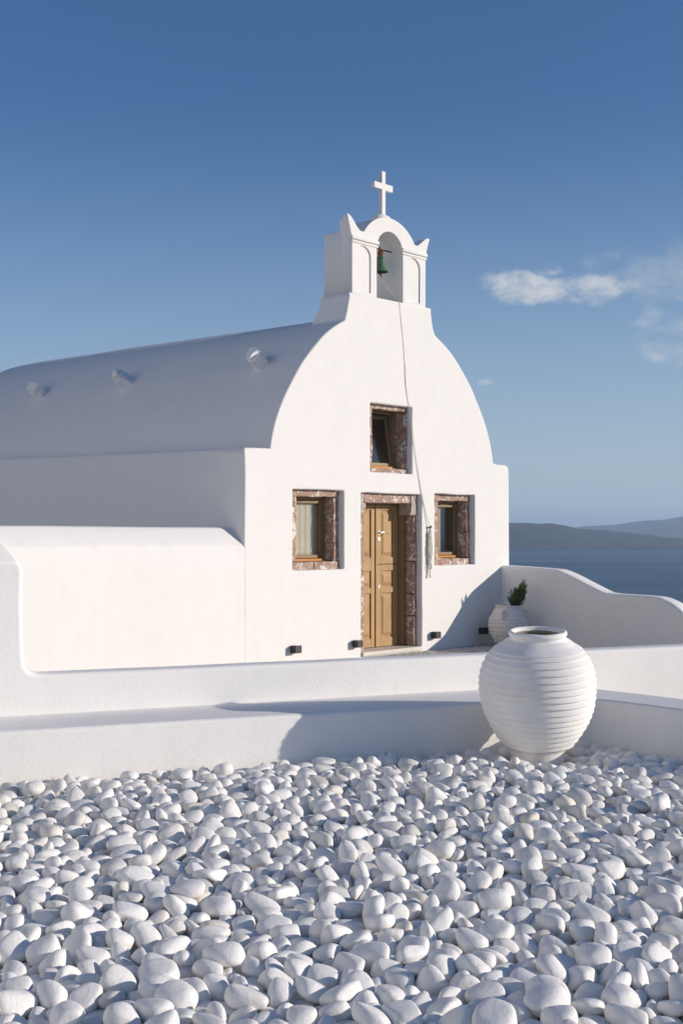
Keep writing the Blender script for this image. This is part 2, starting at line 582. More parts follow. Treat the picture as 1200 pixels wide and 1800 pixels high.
def make_ground():
    verts, faces = [], []
    nu, nv = 90, 90
    for i in range(nu):
        for j in range(nv):
            u = -70 + 110 * i / (nu - 1)
            v = -60 + 120 * j / (nv - 1)
            p = P0 + U * u + V * v
            d = max(0.0, p.x - 4.6 - 0.10 * max(0, 8 - p.y), p.y - 34, -40 - p.x, -14 - p.y)
            z = -0.16 - min(95.0, 0.75 * d + 0.03 * d * d)
            if d > 1:
                z += noise.noise(Vector((p.x * 0.12, p.y * 0.12, 0))) * min(3.0, d * 0.25)
            verts.append((p.x, p.y, z))
    for i in range(nu - 1):
        for j in range(nv - 1):
            a = i * nv + j
            faces.append((a, a + nv, a + nv + 1, a + 1))
    m = simple('dry_volcanic_ground', (0.36, 0.32, 0.27), 0.95, var=0.25, scale=1.5, bmp=0.5, bd=0.2)
    return tag(mesh_obj('ground', verts, faces, m, smooth=True), kind='structure')
make_ground()

def make_sea():
    R, k = 24000.0, 96
    verts = [(0, 0, SEA_Z)]
    rad = [60, 400, 1500, 4000, 9000, 16000, R]
    for r in rad:
        verts += [(r * math.cos(2 * math.pi * i / k), 500 + r * math.sin(2 * math.pi * i / k), SEA_Z) for i in range(k)]
    faces = [(0, 1 + i, 1 + (i + 1) % k) for i in range(k)]
    for s in range(len(rad) - 1):
        for i in range(k):
            a, b = 1 + s * k + i, 1 + s * k + (i + 1) % k
            faces.append((a, a + k, b + k, b))
    m, nt, b = mat_new('sea_water')
    p = geopos(nt)
    mp = N(nt, 'ShaderNodeMapping')
    mp.inputs['Scale'].default_value = (0.02, 0.05, 0.05)
    nt.links.new(p, mp.inputs['Vector'])
    w1 = noise_node(nt, mp.outputs['Vector'], 1.0, 8, 0.62)
    mp2 = N(nt, 'ShaderNodeMapping')
    mp2.inputs['Scale'].default_value = (0.0006, 0.0022, 0.002)
    nt.links.new(p, mp2.inputs['Vector'])
    w2 = noise_node(nt, mp2.outputs['Vector'], 1.0, 6, 0.6)
    c = ramp(nt, w2.outputs['Fac'], [(0.35, (0.010, 0.045, 0.085)), (0.65, (0.016, 0.062, 0.110))])
    nt.links.new(c.outputs['Color'], b.inputs['Base Color'])
    rr = ramp(nt, w2.outputs['Fac'], [(0.35, (0.28, 0.28, 0.28)), (0.65, (0.42, 0.42, 0.42))])
    nt.links.new(rr.outputs['Color'], b.inputs['Roughness'])
    b.inputs['IOR'].default_value = 1.33
    bump(nt, b, [(w1.outputs['Fac'], 1.0, 6.0)])
    return tag(mesh_obj('sea', verts, faces, m), kind='structure')
make_sea()

def island(name, x0, x1, y0, depth, ridge, rough, seed, mat, label):
    """hilly land: ridge is a list of (x, height above sea)"""
    nx, ny = 150, 46
    def h(x):
        if x <= ridge[0][0]: return ridge[0][1]
        for (a, ha), (b, hb) in zip(ridge, ridge[1:]):
            if x <= b:
                t = (x - a) / (b - a)
                t = t * t * (3 - 2 * t)
                return ha + (hb - ha) * t
        return ridge[-1][1]
    verts, faces = [], []
    for i in range(nx):
        x = x0 + (x1 - x0) * i / (nx - 1)
        for j in range(ny):
            t = j / (ny - 1)
            y = y0 + depth * t + 120 * noise.noise(Vector((x * 0.0016 + seed, 0, 0))) * (1 - t)
            prof = math.sin(math.pi * min(1, t * 0.62 + 0.0)) if t < 0.8 else math.sin(math.pi * 0.496) * (1 - (t - 0.8) / 0.2)
            prof = max(0, prof) ** 0.8
            edge = min(1, (x - x0) / 500, (x1 - x) / 500)
            z = h(x) * prof * max(0, edge)
            f = noise.fractal(Vector((x * 0.0035 + seed, y * 0.0035, seed)), 0.9, 2.1, 6)
            z += f * rough * prof
            if j == 0 or j == ny - 1: z = -3
            verts.append((x, y, SEA_Z + z))
    for i in range(nx - 1):
        for j in range(ny - 1):
            a = i * ny + j
            faces.append((a, a + ny, a + ny + 1, a + 1))
    o = mesh_obj(name, verts, faces, mat, smooth=True)
    tag(o, label, None, None, 'structure')
    return o
M_ISLAND = simple('dry_island_scrub', (0.055, 0.060, 0.058), 0.95, var=0.45, scale=0.012, bmp=0.6, bd=6)
island('island_hills', -1500, 4200, 6350, 900,
       [(-1500, 90), (300, 120), (890, 140), (1000, 142), (1170, 139), (1250, 128), (1340, 110), (1440, 102), (1560, 88), (1700, 76), (1820, 58), (2100, 42), (2700, 25), (4200, 8)],
       9, 3.0, M_ISLAND, 'dark near island with a low rounded ridge across the water')
island('far_hills', -1200, 8500, 12600, 2500,
       [(-1200, 90), (1500, 110), (2500, 128), (2700, 140), (2900, 158), (3100, 168), (3250, 190), (3550, 222), (4300, 300), (6000, 260), (8500, 120)],
       14, 8.0, M_ISLAND, 'pale hazy hills rising behind the near island at the right')

def make_haze():
    x0, x1, y0, y1, z0, z1 = -25000, 25000, -25000, 26000, SEA_Z - 6.5, 262
    z0 = -99.0
    o = bm_obj('haze', box_bm(x0, x1, y0, y1, z0, z1), None)
    m = bpy.data.materials.new('pale_air')
    m.use_nodes = True
    nt = m.node_tree
    nt.nodes.remove(nt.nodes['Principled BSDF'])
    pv = nt.nodes.new('ShaderNodeVolumePrincipled')
    pv.inputs['Color'].default_value = (0.62, 0.80, 1.0, 1)
    pv.inputs['Density'].default_value = 0.00007
    pv.inputs['Anisotropy'].default_value = 0.2
    nt.links.new(pv.outputs[0], nt.nodes['Material Output'].inputs['Volume'])
    o.data.materials.append(m)
    return tag(o, 'pale air haze over the water', None, None, 'stuff')
make_haze()

# ------------------------------------------------------------------ floors
def make_mosaic_mat():
    m, nt, b = mat_new('black_and_white_pebble_mosaic')
    p = geopos(nt)
    vo = N(nt, 'ShaderNodeTexVoronoi')
    vo.inputs['Scale'].default_value = 24
    nt.links.new(p, vo.inputs['Vector'])
    sep = N(nt, 'ShaderNodeSeparateColor')
    nt.links.new(vo.outputs['Color'], sep.inputs[0])
    pick = ramp(nt, sep.outputs[0], [(0.0, (0.72, 0.70, 0.66)), (0.62, (0.62, 0.59, 0.55)), (0.63, (0.12, 0.12, 0.12)), (0.8, (0.22, 0.21, 0.20))])
    edge = ramp(nt, vo.outputs['Distance'], [(0.35, (1, 1, 1)), (0.6, (0, 0, 0))])
    c = mixc(nt, edge.outputs['Color'], (0.45, 0.43, 0.40), pick.outputs['Color'])
    nt.links.new(c, b.inputs['Base Color'])
    b.inputs['Roughness'].default_value = 0.8
    bump(nt, b, [(edge.outputs['Color'], 1.0, 0.012)])
    return m
_t = [W(-9, 0.3, 0), W(2.75, 0.3, 0), W(2.75, -3.6, 0), Vector((5.2, 11.0, 0)), Vector((-4.5, 6.95, 0))]
tag(mesh_obj('terrace_paving', [(p.x, p.y, -0.118) for p in _t], [(0, 4, 3, 2, 1)], make_mosaic_mat()), kind='structure')

def make_paving():
    m, nt, b = mat_new('whitewashed_paving')
    p = geopos(nt)
    n = noise_node(nt, p, 1.2, 5, 0.6)
    vo = N(nt, 'ShaderNodeTexVoronoi', feature='DISTANCE_TO_EDGE')
    vo.inputs['Scale'].default_value = 1.7
    nt.links.new(p, vo.inputs['Vector'])
    j = ramp(nt, vo.outputs['Distance'], [(0.02, (0.78, 0.77, 0.75)), (0.05, (0.72, 0.70, 0.67))])
    r = ramp(nt, n.outputs['Fac'], [(0.3, (0.9, 0.9, 0.9)), (0.7, (1, 1, 1))])
    nt.links.new(mixc(nt, 1.0, j.outputs['Color'], r.outputs['Color'], 'MULTIPLY'), b.inputs['Base Color'])
    b.inputs['Roughness'].default_value = 0.9
    bump(nt, b, [(n.outputs['Fac'], 0.3, 0.02)])
    return m
tag(mesh_obj('fill_paving', [(-22, -12, -0.135), (4.4, -12, -0.135), (4.4, 6.0, -0.135), (6.5, 12.5, -0.135), (-4.0, 30, -0.135), (-22, 30, -0.135)], [(0, 1, 2, 3, 4, 5)], make_paving()), kind='structure')  # white paving around the view, added to bounce sunlight onto shaded sides
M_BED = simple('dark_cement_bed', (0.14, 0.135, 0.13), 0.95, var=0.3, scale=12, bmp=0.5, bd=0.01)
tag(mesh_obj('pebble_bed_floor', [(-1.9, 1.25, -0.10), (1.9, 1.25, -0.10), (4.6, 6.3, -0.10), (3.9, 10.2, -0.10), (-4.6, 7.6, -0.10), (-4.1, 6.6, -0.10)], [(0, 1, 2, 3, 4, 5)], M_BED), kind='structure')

# ------------------------------------------------------------------ low walls in front
A_L = (-4.2, 7.45 - 0.407 * 2.17)         # far left end of the low wall's front edge
CORNER = (1.76, 8.98)
B_R = (CORNER[0] + 0.654 * 6.0, CORNER[1] - 0.756 * 6.0)
MID_D = Vector((4.787, 2.06)).normalized()
MID_N = Vector((-MID_D.y, MID_D.x))
def mid_pt(x, off=0.0):
    y = 8.119 + (x + 2.011) * 2.06 / 4.787
    return (x + MID_N.x * off, y + MID_N.y * off)
low_outline = [A_L, CORNER, B_R, (B_R[0] + 0.355, B_R[1] + 0.307), (1.932, 9.486), mid_pt(1.72, 0.05), mid_pt(-4.4, 0.05)]
tag(slab_flat('low_wall', [wobble(low_outline, 0.2, 0.006, 1)], -0.45, 0.312, M_WALL, bevel=0.028, res=4),
    'low white bench wall with a corner, running behind the big ringed jar', 'wall')

mid_root = empty('parapet_wall', (0, 0, 0))
tag(mid_root, 'long white parapet wall above the bench wall, rising to a tall end at left', 'wall')
# front slab as an elevation: s runs along the wall from the tall end's right edge, z up
def parapet():
    top = [(-2.9, 1.318), (-0.06, 1.318), (-0.018, 1.30), (0.0, 1.25), (-0.004, 1.0), (0.004, 0.72), (0.012, 0.63), (0.045, 0.588), (0.10, 0.574)]
    pts = [(-2.9, -0.5), (8.6, -0.5), (8.6, 0.572)]
    x = 8.6
    while x > 0.4:
        x -= 0.22
        pts.append((x, 0.572 + 0.005 * noise.noise(Vector((x * 1.4, 3, 0)))))
    pts += top[::-1]
    me = slab_mesh('parapet', [pts], 0.20, 0.03, 4)
    o_ = Vector(mid_pt(-2.055, 0.10))
    me.transform(Matrix(((MID_D.x, 0, MID_D.y, o_.x), (MID_D.y, 0, -MID_D.x, o_.y), (0, 1, 0, 0), (0, 0, 0, 1))))
    return link('parapet', me, M_WALL, mid_root)
parapet()
def tall_end():
    bm = bmesh.new()
    n = 14
    front0, front1 = Vector(mid_pt(-4.6, 0.02)), Vector(mid_pt(-2.068, 0.02))
    back = V.xy
    rows = []
    prof = [(0.0, 0.7), (0.0, 1.29), (0.02, 1.322), (0.25, 1.47), (0.50, 1.615), (0.56, 1.63), (1.2, 1.63), (1.2, 0.7)]
    for i in range(n + 1):
        p = front0 + (front1 - front0) * (i / n)
        row = []
        for d, z in prof:
            q = p + back * d
            w = noise.noise(Vector((q.x * 2, q.y * 2, z * 2))) * 0.006
            row.append(bm.verts.new((q.x, q.y, z + (w if z > 1.3 else 0))))
        rows.append(row)
    m = len(prof)
    for a, b in zip(rows, rows[1:]):
        for k in range(m):
            bm.faces.new((a[k], b[k], b[(k + 1) % m], a[(k + 1) % m]))
    bm.faces.new(rows[0])
    bm.faces.new(rows[-1][::-1])
    bmesh.ops.recalc_face_normals(bm, faces=bm.faces)
    es = [e for e in bm.edges if e.calc_face_angle(0) > 0.7]
    bmesh.ops.bevel(bm, geom=es, offset=0.03, segments=4, affect='EDGES', profile=0.5)
    return bm_obj('wall_end', bm, M_WALL, mid_root, smooth=True, sharp=30)
tall_end()

# left wall continuing the line of the chapel front, with a sloping top
def flank_wall():
    bm = bmesh.new()
    n = 26
    rows = []
    prof = [(0.001, -0.4), (0.001, 0.4), (0.001, 0.9), (0.0, 1.30), (0.006, 1.325), (0.03, 1.36), (0.20, 1.53), (0.23, 1.548), (0.27, 1.552), (0.8, 1.552), (0.8, -0.4)]
    for i in range(n + 1):
        u = -2.48 - 6.5 * i / n
        row = []
        for d, z in prof:
            w = noise.noise(Vector((u * 1.3, z * 1.3, d + 3))) * 0.010 * min(1, i / 4)
            rise = 0.006 * i / n * 4 if z > 1 else 0
            p = W(u, d + max(w, -0.002) + 0.002, z + (w * 0.8 if z > 1 else 0) + rise)
            row.append(bm.verts.new(p))
        rows.append(row)
    m = len(prof)
    for a, b in zip(rows, rows[1:]):
        for k in range(m):
            bm.faces.new((a[k], b[k], b[(k + 1) % m], a[(k + 1) % m]))
    bm.faces.new(rows[0]); bm.faces.new(rows[-1][::-1])
    return tag(bm_obj('flank_wall', bm, M_FACADE, smooth=True, sharp=55), 'tall white wall with a sloping top, left of the chapel front', 'wall')
flank_wall()

# wavy courtyard wall at right, square to the chapel front
def court_wall():
    top = [(-0.3, 1.015), (0.0, 1.008), (0.45, 0.992), (0.86, 0.972), (0.99, 0.955), (1.17, 0.895), (1.44, 0.782), (1.70, 0.676), (1.80, 0.658), (1.92, 0.65), (2.45, 0.638), (2.63, 0.605), (2.79, 0.535), (2.92, 0.43), (3.05, 0.25), (3.20, 0.0), (3.32, -0.3)]
    top = [(p.x, p.y) for p in smoothline([(a, b, 0) for a, b in top], 4)]
    pts = top + [(3.32, -0.6), (-0.3, -0.6)]
    me = slab_mesh('courtyard_wall', [pts[::-1]], 0.30, 0.05, 5)
    # local x = distance from the front, y = height, z = thickness
    R_ = Matrix((( -V.x, 0, U.x, 0), (-V.y, 0, U.y, 0), (0, 1, 0, 0), (0, 0, 0, 1)))
    base = W(2.488 + 0.15, 0, 0)
    me.transform(Matrix.Translation(base) @ R_)
    o = link('courtyard_wall', me, M_WALL)
    me.update()
    return tag(o, 'white wall with a wavy stepped top between the chapel and the sea', 'wall')
court_wall()

# ------------------------------------------------------------------ chapel
chapel = empty('chapel', P0, ANG)
tag(chapel, 'whitewashed barrel-vaulted chapel with brown door, three windows and bell tower', 'chapel')
CU = 0.06                                   # centre line of the nave
HALF = [(2.24, 2.50), (2.225, 2.60), (2.165, 2.81), (2.04, 3.08), (1.88, 3.33), (1.68, 3.60), (1.37, 3.91), (1.15, 4.07), (0.93, 4.19)]
TOPS = [(0.6, 4.30), (0.3, 4.37), (0.0, 4.395)]

def arc_pts(side, k=5, upto=None):
    pts = [(side * d + CU, z, 0) for d, z in HALF]
    return [(p.x, p.y) for p in smoothline(pts, k)]
left_arc = arc_pts(-1)
right_arc = arc_pts(1)
neck_l = [(-0.862, 4.235), (-0.84, 4.30), (-0.815, 4.40), (-0.79, 4.50), (-0.786, 4.562)]
neck_r = [(0.866, 4.562), (0.872, 4.48), (0.89, 4.38), (0.92, 4.28), (0.95, 4.22)]
out = [(-2.597, -0.5), (-2.597, 0.6), (-2.603, 1.4), (-2.592, 2.2), (-2.60, 2.40), (-2.595, 2.488)]
out += [(-2.40, 2.494)] + left_arc + neck_l + neck_r + right_arc[::-1] + [(2.42, 2.482)]
out += [(2.60, 2.478), (2.66, 2.462), (2.684, 2.42), (2.692, 2.2), (2.70, 1.2), (2.705, 0.4), (2.705, -0.5)]
H_DOOR = (-0.56, 0.662, -0.075, 2.004)
H_LW = (-1.80, -0.89, 1.032, 2.022)
H_RW = (0.945, 1.853, 1.036, 2.026)
H_UW = (-0.384, 0.457, 2.28, 3.178)
def hole(h, seed):
    return wobble(round_corners(rect(*h), 0.015, 3), 0.12, 0.006, seed)[::-1]
FAC_T = 0.46
slab_upright('facade', [out[::-1], hole(H_LW, 3), hole(H_RW, 4), hole(H_UW, 5), hole(H_DOOR, 6)], 0.0, FAC_T, M_FACADE, chapel, bevel=0.022, res=4)

def vault():
    half = [(p.x, p.y) for p in smoothline([(d, z, 0) for d, z in HALF + TOPS], 3)]
    prof = [(-d, z) for d, z in half] + [(d, z) for d, z in half[::-1][1:]]
    vs = [0.06 + 0.25 * i for i in range(31)]
    L = vs[-1]
    dome = [(L + 2.1 * math.sin(a), math.cos(a)) for a in [math.pi / 2 * k / 12 for k in range(1, 13)]]
    rows, verts, faces = [], [], []
    for v in vs:
        rows.append((v, 1.0))
    rows += dome
    for v, s in rows:
        for d, z in prof:
            zz = 2.5 + (z - 2.5) * max(0.02, s) + 0.010 * v * min(1, (z - 2.5))
            dd = d * (0.35 + 0.65 * max(0, s)) if v > L else d
            w = 0.022 * noise.noise(Vector((dd * 0.9, v * 0.7, zz * 0.9))) if v > 0.5 else 0
            nx = d / 2.24
            verts.append((CU + dd * 0.9985 + w * nx, v, zz - 0.003 + w * (1 - abs(nx)) + 0.014 * v * (1 - min(1, (z - 2.5)))))
    n = len(prof)
    for i in range(len(rows) - 1):
        for j in range(n - 1):
            a = i * n + j
            faces.append((a, a + 1, a + n + 1, a + n))
    o = mesh_obj('vault', verts, faces, M_VAULT, chapel, smooth=True)
    return o
vault()

def side_wall(name, u0, u1, vis):
    bm = bmesh.new()
    n = 30
    rows = []
    for i in range(n + 1):
        v = 0.05 + 9.0 * i / n
        zt = 2.484 + 0.0155 * v
        row = []
        for u, z in ((u0, -0.5), (u0, 0.8), (u0, 1.6), (u0, 2.1), (u0, zt - 0.03), (u0 + 0.012 * vis, zt - 0.008), (u0 + 0.03 * vis, zt), (u1, zt), (u1, -0.5)):
            w = 0.012 * noise.noise(Vector((v * 0.8, z * 0.9, u0))) if v > 0.4 else 0
            row.append(bm.verts.new((u + (0.003 + w) * vis, v, z + (w * 0.5 if z > 2 else 0))))
        rows.append(row)
    for a, b in zip(rows, rows[1:]):
        for k in range(9):
            bm.faces.new((a[k], b[k], b[(k + 1) % 9], a[(k + 1) % 9]))
    bm.faces.new(rows[0]); bm.faces.new(rows[-1][::-1])
    return bm_obj(name, bm, M_VAULT, chapel, smooth=True, sharp=50)
side_wall('side_wall', -2.597, -2.05, 1)
side_wall('side_wall', 2.697, 2.15, -1)
bm_obj('rear_wall', box_bm(-2.5, 2.6, 8.6, 9.0, -0.5, 2.55), M_VAULT, chapel)
bm_obj('floor', box_bm(-2.3, 2.4, 0.4, 8.7, -0.4, -0.03), M_INTERIOR, chapel)

# stones sticking out of the vault, used as steps
def roof_stone(u, v, z, size, rot, seed, amp):
    bm = bmesh.new()
    bmesh.ops.create_cube(bm, size=1.0)
    bmesh.ops.bevel(bm, geom=bm.edges[:], offset=0.16, segments=2, affect='EDGES')
    bmesh.ops.subdivide_edges(bm, edges=bm.edges[:], cuts=1, use_grid_fill=True)
    M_ = Matrix.Translation((u, v, z)) @ Matrix.Rotation(rot[2], 4, 'Z') @ Matrix.Rotation(rot[1], 4, 'Y') @ Matrix.Rotation(rot[0], 4, 'X')
    for p in bm.verts:
        q = p.co.copy()
        q += Vector([noise.noise(q * 3 + Vector((seed + 5 * k, seed, k))) for k in range(3)]) * amp
        p.co = M_ @ Vector((q.x * size[0], q.y * size[1], q.z * size[2]))
    bm_obj('step_stone', bm, M_WALL, chapel, smooth=True, sharp=40)
roof_stone(-1.66, 0.76, 3.66, (0.36, 0.20, 0.19), (0.5, 0.55, 0.1), 1, 0.06)
roof_stone(-1.68, 3.47, 3.63, (0.36, 0.22, 0.17), (0.7, 0.5, -0.3), 4, 0.16)
roof_stone(-1.68, 5.60, 3.62, (0.38, 0.26, 0.17), (0.3, 0.45, 0.4), 9, 0.18)

# ---- bell tower
def tower_base():
    bm = bmesh.new()
    rows = []
    for t in [0, .15, .3, .5, .7, .85, 1.0]:
        z = 3.95 + (4.556 - 3.95) * t
        f = (1 - t) ** 1.8
        u0, u1 = -0.783 - 0.17 * f, 0.863 + 0.16 * f
        v1 = 0.505 + 0.28 * f
        rows.append([bm.verts.new(c) for c in ((u0, 0.05, z), (u1, 0.05, z), (u1, v1, z), (u0, v1, z))])
    for a, b in zip(rows, rows[1:]):
        for k in range(4):
            bm.faces.new((a[k], a[(k + 1) % 4], b[(k + 1) % 4], b[k]))
    bm.faces.new(rows[0][::-1]); bm.faces.new(rows[-1])
    es = [e for e in bm.edges if e.calc_face_angle(0) > 0.8]
    bmesh.ops.bevel(bm, geom=es, offset=0.02, segments=3, affect='EDGES')
    return bm_obj('tower_base', bm, M_FACADE, chapel, smooth=True, sharp=35)
tower_base()

def arch_opening(g=0.0):
    pts = [(-0.252 + g, 4.5), (0.268 - g, 4.5)]
    c, r = (0.008, 5.20), 0.26 - g
    for i in range(19):
        a = math.pi * i / 18
        pts.append((c[0] + r * math.cos(a), c[1] + r * math.sin(a)))
    return pts
def crown(zbase, top, w, horns):
    """upper outline of the tower from right to left"""
    if horns:
        right = [(0.752, 5.25), (0.765, 5.30), (0.79, 5.38), (0.815, 5.45), (0.838, 5.505), (0.80, 5.515), (0.735, 5.485), (0.67, 5.435), (0.61, 5.392), (0.565, 5.372)]
        left = [(-0.545, 5.374), (-0.59, 5.385), (-0.635, 5.42), (-0.69, 5.48), (-0.75, 5.535), (-0.808, 5.56), (-0.822, 5.55), (-0.80, 5.47), (-0.765, 5.36), (-0.745, 5.29), (-0.735, 5.25)]
    else:
        right = [(0.748, 5.36), (0.735, 5.375), (0.55, 5.378)]
        left = [(-0.53, 5.378), (-0.72, 5.378), (-0.733, 5.36)]
    arc = []
    for i in range(25):
        a = math.radians(27) + math.radians(126) * i / 24
        arc.append((0.008 + 0.60 * math.cos(a), top - 0.56 + 0.56 * math.sin(a)))
    arc = [p for p in arc if p[1] > 5.365]
    return right + arc + left
tower_out = [(-0.735, 4.5), (0.750, 4.5)] + crown(4.5, 5.645, 0.6, True)
# open at the bottom: the passage runs down to the base, so outline and opening form one closed line
def gate_outline(upper, g=0.0):
    op = arch_opening(g)
    # counter-clockwise: left foot -> up the opening -> down -> right foot -> crown -> back
    inner = [op[0]] + op[2:][::-1] + [op[1]]
    return [(-0.735, 4.5)] + inner + [(0.750, 4.5)] + upper
def panel(u0, u1):
    pts = [(u0, 4.60), (u1, 4.60)]
    c = ((u0 + u1) / 2, 5.055)
    for i in range(13):
        a = math.pi * i / 12
        pts.append((c[0] + (u1 - u0) / 2 * math.cos(a), c[1] + 0.135 * math.sin(a)))
    return pts[::-1]
_bt = slab_upright('bell_tower', [gate_outline(tower_out[2:])], 0.024, 0.19, M_FACADE, chapel, bevel=0.010)
for v_ in _bt.data.vertices:                # horns round off towards the back
    if v_.co.z > 5.37 and abs(v_.co.x) > 0.55:
        t_ = min(1.0, (v_.co.z - 5.37) / 0.19)
        v_.co.y = 0.02 + (v_.co.y - 0.02) * math.sqrt(max(0.02, 1 - t_ * t_))
slab_upright('tower_face', [gate_outline(tower_out[2:], -0.002), panel(-0.665, -0.372), panel(0.345, 0.632)], 0.004, 0.034, M_FACADE, chapel, bevel=0.008)
slab_upright('tower_back', [gate_outline(crown(4.5, 5.645, 0.6, False), 0.002)], 0.17, 0.50, M_FACADE, chapel, bevel=0.012)
for a, b in ((-0.742, -0.238), (0.254, 0.757)):
    for k, (z0, z1, pr) in enumerate(((5.205, 5.238, 0.010), (5.245, 5.292, 0.022))):
        bm_obj('impost', box_bm(a - pr * 0.5, b + pr * 0.5, -pr, 0.055, z0, z1, bevel=0.009, seg=3), M_FACADE, chapel, smooth=True, sharp=40)
bm = bmesh.new()
bmesh.ops.create_uvsphere(bm, u_segments=24, v_segments=12, radius=1.0)
for v_ in bm.verts:
    v_.co = Vector((0.01 + v_.co.x * 0.16, 0.17 + v_.co.y * 0.13, 5.645 + v_.co.z * 0.075))
bm_obj('cross_mound', bm, M_FACADE, chapel, smooth=True, sharp=60)
cw = 0.036
cross_o = [(-cw, 5.66), (cw, 5.66), (cw, 6.04), (0.185, 6.04), (0.185, 6.125), (cw, 6.125), (cw, 6.285), (-cw, 6.285), (-cw, 6.125), (-0.185, 6.125), (-0.185, 6.04), (-cw, 6.04)]
slab_upright('cross', [[(a + 0.012, b) for a, b in cross_o]], 0.115, 0.175, M_FACADE, chapel, bevel=0.007)

# ---- windows
def glazed_window(h, inner, open_tilt=0.0, curtain=True, splits=(), seed=0, lintel_over=0.0):
    hu0, hu1, hz0, hz1 = h
    iu0, iu1, iz0, iz1 = inner
    fv0, fv1 = 0.085, 0.30                    # stone surround
    wv = 0.245
    # wooden frame fixed in the stone opening
    fw = 0.032
    bm = bmesh.new()
    box_bm(iu0 + 0.002, iu0 + fw, wv, wv + 0.07, iz0 + 0.004, iz1 - 0.002, bm, 0.005)
    box_bm(iu1 - fw, iu1 - 0.002, wv, wv + 0.07, iz0 + 0.004, iz1 - 0.002, bm, 0.005)
    box_bm(iu0 + fw, iu1 - fw, wv + 0.002, wv + 0.068, iz1 - fw, iz1 - 0.003, bm, 0.005)
    win = bm_obj('window', bm, M_FRAME, chapel)
    bm = box_bm(iu0 + fw, iu1 - fw, wv - 0.030, wv + 0.068, iz0 + 0.003, iz0 + 0.035, bevel=0.006)
    bm_obj('bottom_rail', bm, M_OILED, win)
    # sash
    su0, su1, sz0, sz1 = iu0 + fw + 0.002, iu1 - fw - 0.002, iz0 + 0.038, iz1 - fw - 0.002
    sw = 0.045
    sv = wv + 0.012
    bm = bmesh.new()
    box_bm(su0, su0 + sw, sv, sv + 0.05, sz0, sz1, bm, 0.006)
    box_bm(su1 - sw, su1, sv, sv + 0.05, sz0, sz1, bm, 0.006)
    box_bm(su0 + sw, su1 - sw, sv + 0.001, sv + 0.049, sz1 - sw, sz1 - 0.001, bm, 0.006)
    box_bm(su0 + sw, su1 - sw, sv + 0.001, sv + 0.049, sz0 + 0.001, sz0 + sw, bm, 0.006)
    gbm = box_bm(su0 + sw - 0.008, su1 - sw + 0.008, sv + 0.022, sv + 0.027, sz0 + sw - 0.008, sz1 - sw + 0.008)
    if open_tilt:
        R_ = Matrix.Translation((0, sv, sz0)) @ Matrix.Rotation(-open_tilt, 4, 'X') @ Matrix.Translation((0, -sv, -sz0))
        for b_ in (bm, gbm):
            for v_ in b_.verts:
                v_.co = R_ @ v_.co
    bm_obj('sash', bm, M_FRAME, win)
    bm_obj('pane', gbm, M_GLASS, win)
    if curtain:
        bm = bmesh.new()
        n, mz = 40, 8
        cu0, cu1 = curtain
        g = [[bm.verts.new((cu0 + (cu1 - cu0) * i / n, sv + 0.070 + 0.005 * math.sin(i * 0.9 + 0.4 * math.sin(i)) , sz0 + (sz1 - sz0) * j / mz)) for j in range(mz + 1)] for i in range(n + 1)]
        for i in range(n):
            for j in range(mz):
                bm.faces.new((g[i][j], g[i + 1][j], g[i + 1][j + 1], g[i][j + 1]))
        cur = bm_obj('curtain', bm, M_CURTAIN, win, smooth=True, sharp=180)
        sol = cur.modifiers.new('thickness', 'SOLIDIFY')
        sol.thickness = 0.004
    # surround stones
    k = seed
    def st(name, a, b, c, d, dv=0.0):
        nonlocal k
        k += 1
        rough_block(name, a + 0.002, b - 0.002, fv0 + dv, fv1, c + 0.002, d - 0.002, M_STONE, win, k)
    ou0, ou1, oz0, oz1 = hu0 - 0.02, hu1 + 0.02, hz0 - 0.02, hz1 + 0.02
    st('lintel_stone', ou0, ou1, iz1, oz1)
    for side, (a, b) in (('l', (ou0, iu0)), ('r', (iu1, ou1))):
        zs = [iz0] + list(splits[0] if side == 'l' else splits[1]) + [iz1]
        for z0, z1 in zip(zs, zs[1:]):
            dv = 0.004 * ((k * 7) % 3)
            st('jamb_stone', a, b, z0, z1, dv)
    us = [ou0] + list(splits[2]) + [ou1]
    for a, b in zip(us, us[1:]):
        st('sill_stone', a, b, oz0, iz0, -0.012)
    return win
glazed_window(H_LW, (-1.645, -0.985, 1.128, 1.94), 0, (-1.62, -1.03), (((1.52,)), ((1.36,)), ((-1.36,))), 10)
glazed_window(H_RW, (1.125, 1.775, 1.132, 1.93), 0, (1.30, 1.47), (((1.30, 1.62)), ((1.50,)), ((1.42,))), 30)
glazed_window(H_UW, (-0.245, 0.395, 2.345, 3.115), math.radians(9), None, (((2.75,)), ((2.66,)), ((0.06,))), 50)

